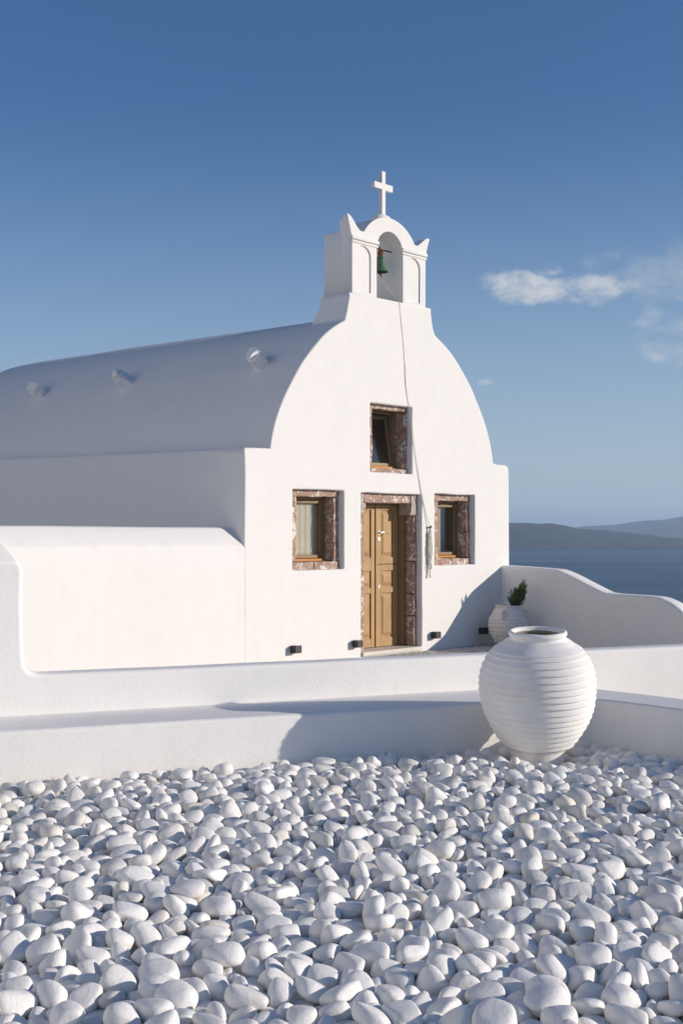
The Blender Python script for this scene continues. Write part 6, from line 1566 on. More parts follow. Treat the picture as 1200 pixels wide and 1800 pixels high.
    -1312,6541,-74,115,53,-2,14,95,-1206,6563,-64,-12,-3,26,13,93,-1275,6591,-40,-39,-1,54,21,76,-1098,6575,-66,87,-92,7,12,114,-1000,6586,-43,79,26,77,9,104,-928,6554,-25,-105,-16,69,12,114,
    -783,6611,-54,104,-22,69,6,86,-671,6548,-16,13,7,-115,9,100,-605,6616,-69,10,-10,113,11,105,-501,6587,-42,-106,-16,-57,7,112,-400,6629,-31,-11,8,-59,19,101,-330,6583,-58,7,-53,-111,10,113,
    -169,6571,-21,33,2,83,11,88,-201,6576,-74,-7,-2,125,4,107,-83,6566,-60,87,2,-1,0,106,45,6583,-56,72,-104,-6,5,109,134,6602,-66,44,-56,-94,8,88,207,6572,-67,-7,-9,-57,20,98,
    296,6560,-59,-75,96,27,17,104,392,6564,-37,92,-14,69,22,115,474,6586,-73,19,-125,7,8,77,548,6553,-71,7,8,84,8,94,683,6541,-18,0,62,83,7,104,719,6572,-76,9,0,-119,14,83,
    812,6597,-40,-9,-61,84,1,110,926,6596,-47,-44,-112,-13,0,100,1024,6582,-59,-2,-18,112,23,103,1094,6584,-35,-37,72,12,14,113,1178,6602,-72,5,-13,-99,19,104,1257,6598,-79,3,-26,-105,15,87,
    1377,6582,-68,51,6,-61,19,79,1449,6576,-52,-66,-9,-108,20,102,1537,6567,-71,-10,-11,-49,11,96,1631,6577,-43,-53,-73,-10,23,119,1728,6596,-60,-2,17,5,23,98,1827,6563,-65,2,-12,-122,11,117,
    1935,6595,-67,-8,126,9,22,90,2024,6538,-65,15,29,122,18,118,-1969,6709,-18,3,14,-48,4,98,-1939,6656,-69,-1,12,124,19,113,-1832,6662,-34,64,81,-32,17,126,-1741,6660,-60,115,2,41,16,102,
    -1659,6670,-9,-123,17,21,10,103,-1582,6596,-62,-66,108,1,0,112,-1483,6613,-68,15,8,-35,22,103,-1360,6631,-55,0,-13,-124,5,114,-1252,6634,-80,5,5,-125,15,92,-1169,6641,-54,-5,-45,-13,0,97,
    -1120,6707,-69,16,3,-54,22,100,-1018,6670,-73,-13,-8,-6,21,79,-920,6677,-52,-59,106,35,21,125,-843,6622,-50,48,-72,-76,10,124,-710,6603,-69,-4,-14,33,11,104,-689,6665,0,26,17,-1,3,119,
    -547,6672,-65,-60,27,-13,6,97,-471,6652,-59,-58,50,-40,17,96,-401,6654,-78,-1,7,-19,15,105,-318,6669,-70,43,25,50,2,86,-240,6662,-70,-3,3,23,21,85,-142,6649,-59,-7,5,125,1,111,
    -39,6659,-71,12,-8,125,11,97,45,6690,-52,-19,-29,-121,4,125,168,6712,-44,-117,-28,10,9,111,260,6670,-67,1,-9,-96,2,120,343,6626,-61,-5,-17,101,16,101,421,6667,-62,1,18,95,7,119,
    522,6653,-57,113,-35,16,9,95,638,6633,-54,28,76,94,7,114,747,6659,-72,127,-1,-1,21,87,848,6692,2,52,89,60,23,104,852,6678,-58,5,1,-60,6,122,958,6660,-62,7,17,-32,23,96,
    1082,6680,-68,-2,-14,47,21,94,1130,6723,-18,-53,-7,-68,16,103,1249,6662,-74,6,-9,-112,8,83,1308,6630,-65,61,-61,-66,10,86,1400,6672,-67,-6,5,-4,12,111,1503,6706,-69,-30,28,-94,4,92,
    1575,6659,-58,5,8,-55,1,112,1663,6640,-75,6,-4,94,2,87,1806,6668,-64,-12,-4,64,13,93,1897,6690,-47,-98,7,-78,5,102,2032,6612,-69,-2,11,124,8,98,2062,6677,-75,-16,-1,-23,3,74,
    -2056,6694,-54,-4,-1,106,5,117,-1975,6759,-52,17,-39,79,14,98,-1869,6727,-62,107,13,3,4,106,-1744,6734,-79,4,1,1,14,72,-1648,6688,-69,-14,0,-111,21,91,-1548,6701,-73,-24,-7,69,6,81,
    -1534,6663,1,-50,-116,1,5,112,-1336,6776,-24,-71,23,-14,7,97,-1333,6728,-68,-28,11,10,19,97,-1231,6722,-67,10,-9,-126,22,103,-1095,6751,-19,-39,31,18,14,88,-1016,6736,-72,-11,11,3,0,79,
    -975,6762,-6,-33,-1,123,12,103,-826,6740,-76,3,-14,-113,19,86,-770,6728,0,-8,-11,-117,3,113,-737,6692,-63,-14,3,-120,21,111,-632,6718,-64,122,-12,-32,21,97,-530,6735,-62,-32,14,-15,13,90,
    -430,6721,-31,-14,-61,-35,23,119,-347,6733,-64,25,-31,-114,8,105,-244,6746,-70,-15,3,-101,21,88,-169,6729,-56,-33,-48,-89,17,92,-35,6732,-72,11,-5,22,1,74,48,6788,-66,9,-2,47,2,122,
    130,6757,-75,9,2,65,18,98,227,6790,-45,-99,21,-8,14,118,332,6726,-46,39,49,110,5,107,410,6778,-52,25,114,28,6,111,481,6738,-51,42,106,31,14,96,532,6776,-73,16,-6,-113,22,86,
    680,6727,-69,2,-7,-113,12,102,777,6754,-45,-87,-51,19,20,110,875,6773,-46,74,-37,82,5,98,919,6726,-79,-11,0,-124,10,73,1008,6721,-71,17,7,38,18,107,1104,6768,-73,8,-1,120,2,97,
    1186,6707,-70,-124,-29,3,11,98,1256,6708,-16,-45,14,-70,3,112,1329,6743,-70,-46,118,11,2,114,1433,6750,-75,-6,-12,-20,11,84,1545,6753,-20,-115,-16,21,14,112,1643,6710,-61,101,-33,-9,18,119,
    1742,6745,-60,-66,-55,36,23,107,1834,6762,-67,-1,12,103,9,87,1925,6772,-48,-78,28,-16,1,106,2025,6776,-41,17,-50,87,0,120,2102,6748,-45,77,36,87,22,104,-2102,6780,-69,-11,0,-126,5,78,
    -1995,6827,-78,9,0,-125,4,86,-1906,6787,-74,-16,2,12,17,83,-1804,6802,-68,97,81,3,19,105,-1692,6805,-61,-2,9,-30,13,102,-1603,6725,-33,-16,36,-53,8,98,-1559,6788,-67,8,-6,-9,10,119,
    -1444,6731,-54,-106,-69,8,13,119,-1370,6812,-78,-9,3,126,4,86,-1265,6807,-77,5,-7,-120,15,107,-1179,6796,-53,-32,-3,-35,1,104,-1096,6816,-73,-3,2,-90,10,95,-1011,6824,-71,-10,-13,95,17,94,
    -929,6806,-62,4,2,88,8,122,-839,6792,-17,-9,-85,-60,1,119,-754,6787,-71,14,-3,65,9,75,-662,6814,-69,1,9,126,8,100,-551,6809,-84,-5,-1,91,15,74,-476,6789,-38,-46,47,99,12,98,
    -397,6796,-76,7,-3,-108,14,85,-249,6832,-83,-125,-18,7,18,79,-181,6812,-53,-43,17,-113,3,110,-99,6779,-62,-63,-93,6,1,84,-24,6830,-46,-80,-35,64,21,118,59,6859,-5,-85,94,4,8,105,
    166,6865,-46,-101,-6,-1,5,105,258,6859,-49,27,-98,-9,22,102,333,6850,-45,14,42,45,3,118,458,6850,-65,-66,-108,2,21,108,522,6809,-21,1,-20,17,20,87,628,6813,-68,29,-123,-3,17,98,
    715,6839,-42,-93,6,-79,5,109,811,6838,-71,-7,7,126,14,101,921,6856,-71,-15,-7,25,3,86,956,6785,-55,-40,44,96,23,92,1019,6828,-64,0,-8,117,13,92,1121,6839,-42,46,76,91,9,104,
    1233,6796,-61,-28,11,-123,11,113,1342,6846,-56,-40,106,-24,21,96,1416,6842,-66,-58,-21,53,8,96,1503,6811,-58,5,5,127,13,109,1618,6810,-63,-2,20,-93,6,111,1725,6782,16,-30,73,-88,3,112,
    1797,6848,-54,81,32,59,4,105,1856,6845,-75,7,6,100,7,74,1988,6813,-75,-4,61,-110,6,73,2077,6837,-70,-2,1,-20,11,98,-2130,6886,-67,-14,8,-83,3,100,-1980,6894,-44,-29,-49,-17,1,110,
    -1901,6855,-74,11,-1,-21,8,84,-1826,6884,-70,-6,17,58,23,75,-1745,6907,-73,-7,0,38,12,88,-1641,6884,-70,5,12,126,11,99,-1445,6849,-77,52,-116,3,15,106,-1469,6929,-70,-16,0,94,0,87,
    -1384,6912,-68,11,6,99,19,118,-1303,6871,-62,-5,18,54,23,94,-1225,6869,-48,78,-11,96,16,117,-1151,6898,-44,75,-22,-89,2,123,-1070,6912,-65,31,120,-28,12,88,-948,6921,-65,119,45,-7,8,101,
    -878,6876,-77,9,-14,121,17,76,-788,6881,-59,-124,-29,1,9,108,-682,6905,-68,5,0,-84,17,101,-580,6891,-54,-10,-5,4,5,117,-508,6856,-65,76,46,72,15,102,-432,6858,-28,-67,-50,-70,3,117,
    -287,6922,-14,13,-27,-40,9,109,-310,6918,-78,-7,-6,-58,10,78,-218,6881,-47,100,-32,40,14,93,-89,6873,-35,88,0,86,0,113,70,6896,-67,-18,2,107,9,87,137,6937,-32,72,-74,61,8,104,
    221,6939,-55,-42,-92,-31,16,99,299,6940,-8,8,3,-83,1,104,373,6953,-56,-93,-32,78,20,87,503,6934,-47,-32,-85,-51,5,98,558,6866,-64,-8,-8,53,5,91,649,6900,-61,4,-61,-110,17,96,
    796,6861,-23,-6,-13,-75,20,85,838,6929,-63,29,20,95,5,86,920,6930,-55,50,-45,80,20,95,1028,6935,-71,49,-117,3,10,105,1112,6928,-64,-20,4,42,23,91,1196,6896,-58,-1,18,-33,9,112,
    1330,6934,-66,-16,8,45,0,97,1406,6918,-31,65,-28,-101,1,97,1474,6913,-60,8,-22,101,16,105,1558,6920,-35,35,87,51,9,119,1650,6910,-67,-3,1,-10,20,98,1740,6930,-33,11,-72,100,3,113,
    1814,6923,-78,7,-7,-58,2,76,1911,6868,-53,-53,-2,-115,9,101,1991,6877,-79,-7,1,115,2,75,2118,6902,-53,-85,22,9,21,103,-2050,6964,-39,62,-88,-62,13,117,-1940,6977,-69,-16,4,3,17,102,
    -1892,6908,-57,-71,-40,-76,15,117,-1817,6964,-62,-6,-26,-121,12,107,-1704,6891,-32,4,17,-65,8,80,-1662,6955,-63,-78,-61,-73,16,83,-1542,6898,-42,71,64,60,20,120,-1544,7020,-13,3,-5,120,19,110,
    -1395,7009,-46,-23,98,65,22,112,-1296,6970,-63,-7,-9,56,5,94,-1205,6955,-77,-9,-4,114,19,82,-1130,7006,-61,-5,12,-87,7,120,-1009,7008,-65,2,9,56,14,126,-893,6888,-13,125,17,10,22,112,
    -857,6965,-65,-87,91,16,21,105,-655,6972,-9,-9,32,58,5,115,-605,6980,-74,-2,-10,16,10,93,-517,6997,-75,-2,-9,-96,11,83,-469,6953,-55,-50,78,-54,12,87,-377,6966,-53,61,-68,65,13,75,
    -205,6975,-17,-8,-31,79,12,106,-233,6962,-74,2,3,62,18,102,-151,6950,-66,7,-5,87,21,99,-44,6964,-67,-10,13,-116,3,102,66,6979,-46,-57,24,71,9,106,165,7004,-66,-15,13,-27,23,86,
    240,7002,-63,-32,-113,-25,4,85,303,6945,-71,-15,2,-90,21,86,441,6980,-59,1,7,35,16,102,540,7000,-79,2,8,113,15,97,596,6951,-34,-45,-25,-98,23,121,674,6973,-70,12,7,-19,9,76,
    751,6935,-54,-50,11,-116,9,101,887,6990,-77,-4,16,-88,8,75,961,7002,-54,35,30,-7,5,97,1067,7000,-33,-123,21,-1,18,120,1092,7010,-73,20,-8,-50,11,82,1252,6953,-19,14,32,84,2,107,
    1335,6997,-26,51,3,2,4,99,1407,6987,-71,38,88,71,23,80,1475,7020,-68,-6,-9,-48,10,114,1622,6987,-47,-62,27,107,21,93,1697,6983,-69,-9,-5,-123,6,88,1781,7000,-75,-7,-1,-105,19,90,
    1861,6965,-50,-50,-6,-113,9,110,1951,6943,-72,34,-7,-21,20,73,2074,6962,-79,-6,-4,127,15,100,2164,6988,-68,4,0,61,8,100,-2135,7001,-69,-3,0,-122,14,109,-1970,7054,-78,-1,-127,4,15,100,
    -1900,7000,-9,96,-78,10,9,114,-1898,7050,-76,-3,6,-30,15,112,-1813,7034,-47,-25,44,100,19,89,-1724,7017,-44,102,-49,-52,9,106,-1627,7027,-61,-126,-10,-12,1,97,-1524,7022,-70,13,-5,-8,19,110,
    -1406,7149,-66,50,-115,16,16,98,-1342,7086,-58,0,-14,86,6,122,-1237,7055,-75,-108,67,3,18,124,-1127,7084,10,-49,28,114,5,99,-1056,7067,-20,15,-8,-11,9,82,-954,7068,-10,30,29,106,5,112,
    -873,7081,-50,-45,-59,89,13,97,-779,7039,-73,-1,2,-68,12,88,-697,7028,-75,83,96,-3,4,98,-614,7062,-68,-4,-34,-120,2,99,-511,7095,-63,-22,11,54,9,94,-420,7045,-56,13,-5,-20,5,112,
    -296,7026,-58,13,-5,-109,9,110,-192,7054,-63,59,111,-5,17,113,-149,7119,-23,65,-36,-70,10,99,-93,7046,-67,-80,98,0,0,96,-16,7064,-76,-45,119,-1,19,78,119,7066,-47,43,63,-39,13,91,
    210,7078,-54,28,31,35,17,112,320,7031,-54,5,-38,-40,3,91,394,7063,-71,6,-3,-71,14,102,485,7084,-66,-8,-8,-82,20,100,567,7094,-45,89,-14,83,9,97,633,7049,-74,13,6,80,19,95,
    728,7027,-75,-16,0,-30,3,76,872,7086,-56,-6,-50,32,19,101,945,7090,-67,8,-10,-22,9,87,1019,7083,-54,-34,-72,58,6,111,1174,7003,-68,-10,9,-82,13,82,1264,6974,-75,0,-14,-117,11,82,
    1255,7058,-48,-60,-73,18,3,99,1338,7055,-62,-9,1,127,1,102,1419,7080,-50,-62,15,94,18,96,1571,7020,-78,0,-1,94,18,86,1662,7051,-75,-17,-5,111,0,72,1708,7052,-37,23,37,114,22,98,
    1825,7066,-73,107,-55,-24,4,86,1888,7052,-56,56,10,-59,23,101,1977,7046,-66,7,8,88,8,108,2073,7036,-70,-17,-9,-10,17,101,-2174,7102,-70,13,-5,-15,19,111,-2058,7113,-67,2,6,-88,14,117,
    -1951,7149,-56,17,10,119,1,118,-1853,7159,-58,-71,0,-17,20,86,-1761,7090,-73,3,4,-127,21,78,-1749,7164,-65,-10,-3,-126,6,101,-1654,7129,-63,14,-11,-125,22,120,-1535,7119,-36,-24,84,55,13,111,
    -1371,7088,-12,-18,-16,124,14,102,-1285,7147,-19,24,-9,117,17,99,-1272,7149,-75,0,10,115,2,89,-1188,7129,-66,-31,-35,104,8,101,-1074,7118,-67,7,6,-10,14,115,-982,7136,-66,-51,45,-69,7,88,
    -899,7255,-54,-22,110,-45,3,106,-817,7156,-74,1,7,-94,4,104,-735,7119,-59,63,-99,-16,9,88,-627,7147,-59,-126,11,7,0,121,-534,7190,-46,59,-79,41,20,106,-424,7162,-63,-7,4,-51,21,108,
    -328,7117,-53,116,3,39,4,109,-264,7149,-75,8,-3,-72,15,117,-173,7162,-73,6,-8,105,10,97,-83,7138,-30,-68,4,99,16,126,-18,7132,-63,107,19,56,22,77,53,7119,-72,9,0,79,12,91,
    158,7147,-75,9,-1,-126,4,102,307,7116,-45,100,-12,38,5,105,408,7038,-12,111,-61,4,5,93,443,7166,-49,-90,-30,53,20,112,534,7172,-64,-70,-105,-1,1,90,623,7160,-61,-20,-16,102,6,120,
    696,7097,-27,72,12,103,20,100,771,7086,-71,-1,6,-23,22,90,899,7173,-71,-1,10,78,22,91,970,7163,-21,4,66,-106,7,90,1095,7108,-72,-56,-114,-6,14,101,1182,7111,-40,-79,12,-97,9,112,
    1259,7138,-71,3,7,-63,2,103,1327,7169,-64,-94,-24,63,21,75,1381,7133,-72,-4,-1,52,17,90,1460,7148,-45,63,-77,-13,9,102,1609,7096,-55,-92,70,-41,12,95,1678,7126,-67,-5,8,125,1,87,
    1755,7113,-66,6,3,-82,16,83,1856,7134,-79,-7,-5,18,19,73,1930,7142,-71,-17,-2,83,8,94,2017,7124,-48,-74,44,-27,1,107,2158,7080,-51,-6,-66,108,21,111,-2208,7205,-64,-18,0,93,0,104,
    -2138,7191,-76,5,13,-82,8,77,-1981,7242,-70,9,13,-124,0,87,-1895,7217,-62,92,23,-2,16,91,-1828,7244,-18,72,27,94,12,120,-1792,7093,-27,-2,-13,-116,9,81,-1680,7218,-74,-9,13,-18,0,74,
    -1652,7258,1,56,10,-70,9,119,-1565,7204,-70,-1,-127,2,10,110,-1430,7238,-70,6,-18,121,17,101,-1334,7216,-44,-25,34,-120,1,113,-1230,7208,-50,65,105,-22,16,112,-1143,7207,-73,4,4,-117,14,94,
    -1034,7212,-70,-14,6,-122,11,101,-973,7268,-31,3,-28,118,15,105,-889,7335,-70,43,46,110,15,97,-731,7230,-60,-13,-6,-54,21,120,-641,7223,-79,14,3,57,19,76,-553,7295,-62,3,0,118,22,120,
    -408,7261,-79,-92,87,-2,15,98,-371,7242,-34,-13,-17,55,19,99,-335,7202,-74,8,5,10,19,92,-231,7250,-68,-4,13,-116,3,96,-150,7235,-40,-81,-6,-89,19,117,-61,7216,-62,-8,15,118,23,93,
    34,7201,-66,-37,97,-71,6,96,122,7196,-50,-65,6,42,12,105,221,7213,-78,6,7,-62,4,86,304,7234,-61,-107,-3,-5,16,111,365,7250,-10,-24,19,5,9,83,442,7308,-9,-14,-43,-81,17,104,
    599,7258,-67,-14,-31,-41,14,73,697,7216,-66,68,54,60,4,85,740,7177,-50,-103,34,64,21,103,828,7177,-50,52,-27,-101,14,105,915,7222,-25,-7,-116,36,2,109,990,7177,-73,10,2,-77,14,96,
    1139,7219,-71,4,-2,-63,14,101,1207,7200,-67,-74,-64,50,2,78,1278,7230,-66,-5,-12,122,13,90,1396,7215,-69,6,11,123,5,77,1454,7242,-35,-52,63,1,0,112,1543,7184,-66,-13,-9,77,3,104,
    1625,7204,-75,8,-11,102,11,83,1715,7203,-57,-11,-36,-116,1,108,1801,7175,-75,2,3,63,18,99,1883,7221,-61,1,-22,-88,1,102,1979,7236,-55,-16,22,-111,22,114,2127,7228,-65,111,25,56,22,77,
    2191,7158,-60,-4,8,-126,6,113,-2137,7315,-65,12,-5,-113,14,121,-2043,7284,-79,-7,-2,117,15,96,-1987,7329,-78,3,6,-70,15,104,-1903,7310,-49,23,26,-60,5,112,-1872,7412,-12,15,125,0,21,114,
    -1767,7332,-63,-119,-42,-8,19,123,-1642,7290,-72,1,8,2,4,114,-1531,7307,-56,-67,-98,42,8,108,-1460,7326,-65,-13,16,-43,23,87,-1364,7307,-73,-7,1,99,4,109,-1280,7310,-67,0,12,-67,17,106,
    -1187,7293,-53,-45,-24,113,1,101,-1094,7290,-69,12,-5,-33,11,103,-981,7318,-69,6,6,18,14,111,-824,7300,-72,8,-12,-28,9,72,-756,7286,-7,-46,-9,-32,3,108,-667,7305,-59,83,-93,17,11,97,
    -593,7360,-13,-48,-39,-87,19,107,-506,7380,-56,40,-23,-13,7,109,-415,7338,-54,-69,35,-56,20,97,-348,7278,-75,18,2,-65,7,76,-272,7334,-63,7,0,-112,0,105,-227,7397,-6,-41,13,-63,3,111,
    -95,7295,-49,-19,-77,-20,5,93,-2,7279,-58,-8,-7,100,5,107,76,7274,-42,56,13,113,4,105,144,7256,2,72,-40,38,9,104,230,7294,-41,103,15,-58,8,119,313,7330,-72,-1,10,-99,19,102,
    401,7278,-69,8,-5,-69,20,91,509,7273,-55,-9,6,122,5,114,671,7301,-70,-8,1,81,2,107,750,7280,-64,40,-3,121,9,84,784,7318,4,106,14,12,0,104,864,7278,-68,4,7,-127,12,105,
    971,7280,-46,-12,98,-18,14,95,1060,7194,-57,81,-5,98,5,78,1183,7282,-39,-61,-64,-90,19,118,1254,7303,-79,10,-2,26,2,75,1324,7286,-72,9,-22,113,16,73,1399,7304,-75,7,-8,-21,19,91,
    1516,7299,-68,-16,0,-26,3,98,1606,7227,-13,11,30,103,8,113,1669,7299,-54,5,-10,51,5,118,1782,7279,-74,-7,5,114,4,104,1844,7324,-73,1,10,113,2,96,1946,7313,-66,-18,120,38,10,96,
    2026,7355,-76,-7,1,89,2,86,2112,7346,-60,-5,-6,113,21,118,2193,7268,-62,-23,-5,-75,16,102,-2035,7386,-74,9,-4,25,10,93,-1946,7398,-71,-57,39,-52,6,84,-1858,7403,-71,3,0,28,14,102,
    -1744,7413,-82,-6,-4,125,15,82,-1649,7421,-64,5,-5,-68,12,122,-1566,7425,-62,-75,46,-59,20,77,-1502,7391,-73,2,-10,-126,8,87,-1346,7379,-41,-9,-3,-49,21,82,-1308,7386,-78,9,-2,-12,18,86,
    -1230,7380,-79,-1,7,-16,15,100,-1162,7376,-64,-34,-65,62,6,89,-1075,7381,-58,36,9,-24,17,108,-974,7393,-37,44,-86,71,12,105,-864,7393,-75,11,-9,118,11,81,-755,7368,-67,1,-8,-71,12,109,
    -667,7411,-46,5,-59,74,23,110,-589,7398,-79,9,1,74,10,75,-447,7418,-77,6,-8,48,19,80,-391,7416,-45,-48,31,-75,20,86,-343,7360,-71,-6,-4,-116,13,73,-319,7362,-11,-38,11,-108,16,107,
    -171,7345,-63,-27,-20,114,0,101,-53,7368,-68,14,-2,-21,7,98,54,7356,-78,-37,-121,7,6,98,153,7299,-75,-7,0,102,4,100,222,7368,-62,-10,64,-107,7,104,324,7408,-56,45,-72,90,15,119,
    388,7374,-46,17,89,12,13,92,462,7376,-67,8,-3,108,21,95,534,7362,-23,-19,-8,13,4,92,596,7348,-61,66,-78,-61,23,110,673,7332,-8,89,22,18,0,117,808,7378,-63,-4,-8,-124,12,123,
    927,7359,-76,126,-16,-5,4,93,1042,7268,-52,99,18,28,16,119,1094,7341,-72,8,-6,-20,18,114,1198,7359,-48,73,-31,-13,5,102,1261,7380,-81,-2,4,-97,4,73,1342,7380,-72,-7,2,73,4,112,
    1446,7386,-59,7,9,126,1,111,1541,7388,-75,-14,-7,54,3,75,1594,7335,-37,-67,9,96,12,97,1746,7375,-68,-24,10,-11,6,99,1823,7406,-72,-26,-26,-119,18,84,1894,7378,-59,-37,-3,-117,6,97,
    1969,7390,-68,18,-5,-117,23,79,2030,7378,-33,10,8,125,20,78,2248,7327,-54,103,39,-19,1,95,-1806,7469,-54,88,-12,-9,4,117,-1646,7534,-41,-50,-44,-45,3,112,-1589,7506,-74,2,-10,-109,2,94,
    -1516,7484,-70,-8,-2,80,3,89,-1439,7468,-67,-23,5,-115,16,88,-1376,7431,-77,4,6,-116,15,110,-1295,7458,-78,11,-5,-73,19,78,-1207,7459,-62,10,5,1,5,96,-1119,7457,-76,0,7,-84,15,112,
    -1018,7459,-53,18,-2,-126,23,118,-904,7472,-73,-3,0,-122,18,109,-824,7459,-48,-62,31,-101,3,107,-721,7456,-77,-4,16,115,22,73,-633,7474,-67,-10,-24,124,6,102,-511,7458,-36,50,57,-89,11,118,
    -463,7490,-71,47,-19,-32,17,74,-384,7477,-8,-69,14,-23,13,93,-300,7443,-63,-13,12,62,9,98,-207,7457,-63,33,-14,-80,2,114,-105,7448,-72,125,21,6,14,100,-5,7440,-63,9,1,92,1,98,
    83,7435,-26,19,-76,18,13,114,175,7441,-67,-1,17,94,22,105,284,7472,-69,-8,-2,57,8,100,371,7453,-75,6,10,126,20,73,464,7496,-40,-52,71,78,23,117,537,7437,-62,-8,5,115,1,103,
    612,7468,-68,-36,-36,95,8,95,700,7426,-55,13,18,-99,3,111,779,7465,-10,40,-14,90,17,100,858,7478,-51,-33,29,69,20,94,938,7487,-79,-75,102,-2,15,96,1015,7436,-56,-11,-7,87,13,115,
    1121,7417,-74,19,125,-9,11,87,1215,7467,-62,-10,13,-78,17,126,1282,7311,-21,-41,-25,44,3,99,1388,7465,-79,-2,7,1,15,101,1450,7438,10,10,-6,79,19,113,1544,7472,-25,-102,21,72,0,114,
    1646,7428,-61,-12,6,-126,21,114,1767,7455,-66,11,14,27,7,104,1844,7445,-43,-37,5,-110,8,112,1946,7467,-41,34,-61,54,5,107,2066,7440,-68,-4,15,-124,3,97,2179,7449,-43,6,116,-20,1,120,
    2276,7436,-64,-11,-11,70,3,109,-1579,7587,-41,-50,-81,-30,4,102,-1512,7598,-72,-2,-12,95,21,81,-1435,7550,-61,-42,-22,50,19,103,-1366,7514,-73,13,-4,-53,19,98,-1282,7539,-64,-26,17,-65,8,106,
    -1125,7537,-78,-2,9,52,4,87,-1047,7523,-65,11,15,5,23,87,-947,7545,-57,-115,-4,28,18,126,-848,7540,-68,-18,-119,2,15,105,-763,7542,-69,-4,16,-62,0,91,-677,7550,-79,-6,-4,126,15,96,
    -557,7520,-76,5,-8,30,15,115,-479,7554,-77,5,-1,-36,18,92,-391,7500,-74,6,-8,105,10,91,-337,7538,-26,86,8,-90,0,108,-249,7550,-65,11,12,-126,0,101,-139,7545,-44,-103,-64,21,5,119,
    -26,7534,-49,-40,26,-115,3,121,51,7532,-2,-63,51,-97,5,98,95,7510,-75,-5,15,-126,3,76,202,7504,-64,-72,-11,-62,15,100,264,7524,-25,-50,12,89,20,97,371,7534,-74,8,-5,-124,14,93,
    533,7532,-71,125,10,-18,7,87,588,7502,0,-52,-20,0,0,124,679,7522,-71,-14,5,-123,11,96,781,7507,-60,-3,-5,-124,16,99,836,7572,-51,-59,3,-111,9,102,916,7569,-73,1,4,78,8,83,
    997,7557,-59,-48,117,-2,1,102,1076,7540,-65,32,-81,-87,0,93,1186,7583,-68,-6,-4,-121,12,105,1279,7569,-54,-11,36,-69,2,125,1389,7538,-12,-31,-6,-82,12,101,1470,7488,-54,-91,-79,34,20,114,
    1558,7542,-64,-2,-76,101,23,98,1650,7547,-65,-80,98,-11,3,87,1734,7530,-65,3,-11,126,5,89,1823,7542,-67,-9,2,125,1,87,1918,7559,-66,109,62,-13,7,104,2009,7516,-70,1,-2,111,22,92,
    2093,7536,-71,-6,-1,-121,7,86,2184,7540,-73,7,7,34,2,98,2316,7597,-70,0,12,101,8,98,-1421,7650,-56,79,25,18,3,94,-1329,7662,-61,66,-65,-39,17,90,-1190,7604,-68,111,61,-9,14,118,
    -1090,7658,-63,-20,-15,60,6,113,-997,7602,-66,-2,5,-25,22,104,-969,7631,6,6,0,85,9,122,-805,7624,-45,61,-28,83,17,110,-720,7622,-70,3,4,-121,21,87,-620,7608,-65,-3,-8,112,11,115,
    -524,7622,-36,45,45,-97,8,120,-461,7623,-78,-4,6,-11,15,102,-374,7616,-61,-8,17,103,23,96,-297,7628,-56,-3,-23,71,16,117,-186,7632,-62,-14,0,-118,6,111,-98,7670,-75,-121,24,24,18,88,
    -6,7662,-56,-95,72,1,11,117,83,7595,-63,3,11,97,1,100,167,7585,-68,-14,-4,-85,11,109,285,7624,-69,9,-2,46,12,103,335,7662,-10,-21,16,-124,3,115,410,7622,-68,-121,37,13,17,98,
    512,7610,-78,-7,-1,126,15,102,594,7583,-62,87,-48,-47,23,109,750,7602,-64,11,-9,-79,7,110,827,7675,-65,9,15,46,7,108,899,7640,-69,-21,10,-120,16,82,973,7647,-71,-9,-7,-88,20,86,
    1062,7629,-45,77,43,-64,5,107,1162,7663,-56,-16,97,-80,10,91,1259,7658,-76,-15,6,-15,17,77,1379,7550,-68,-23,11,-17,6,99,1528,7663,7,32,31,-118,20,119,1478,7598,-64,-1,0,-1,8,114,
    1582,7599,-32,86,71,-51,10,115,1663,7629,-80,-6,4,39,15,92,1749,7607,-73,-26,6,-26,3,78,1844,7622,-67,-6,-4,124,3,98,2011,7609,-68,-16,2,-43,3,97,2101,7638,-68,-100,74,-25,15,125,
    2175,7686,-74,-1,-10,-57,19,92,2248,7612,-77,0,-1,85,18,90,2335,7690,-53,36,80,68,8,119,-1255,7699,-55,-31,34,-118,19,119,-1150,7729,-74,8,5,-74,14,90,-1066,7771,-59,8,10,113,5,105,
    -971,7684,-57,-99,8,2,2,105,-882,7652,-60,-2,17,62,7,120,-772,7701,-74,6,8,18,14,93,-672,7694,-68,-30,-40,42,16,81,-576,7680,-69,31,-10,-90,7,87,-515,7672,-74,15,4,-86,7,77,
    -442,7704,-66,-6,7,126,1,92,-335,7715,-54,-63,-38,31,3,106,-247,7710,-67,-40,-89,66,23,88,-149,7746,-69,-5,6,-15,12,104,-86,7727,-12,-32,47,-86,0,114,69,7684,-73,16,6,-47,7,81,
    133,7696,-79,1,7,-70,2,73,230,7699,-48,77,-19,10,10,112,316,7712,-78,-1,-14,30,11,73,376,7682,-79,10,-2,33,18,82,467,7711,-60,0,2,75,21,117,558,7697,-50,-83,-57,60,11,118,
    639,7708,-65,6,8,95,8,113,745,7707,-48,-92,-47,21,5,104,858,7681,-9,20,43,90,22,104,927,7726,-63,8,-12,-121,5,95,988,7691,-20,79,-85,-28,2,114,1081,7715,-70,1,13,125,19,111,
    1194,7732,-76,7,0,-127,4,97,1356,7634,-67,-3,0,-4,22,103,1408,7805,-10,5,22,-103,9,91,1450,7692,-65,16,44,113,10,102,1549,7718,-57,-1,-11,113,5,111,1636,7669,-45,80,85,-18,0,100,
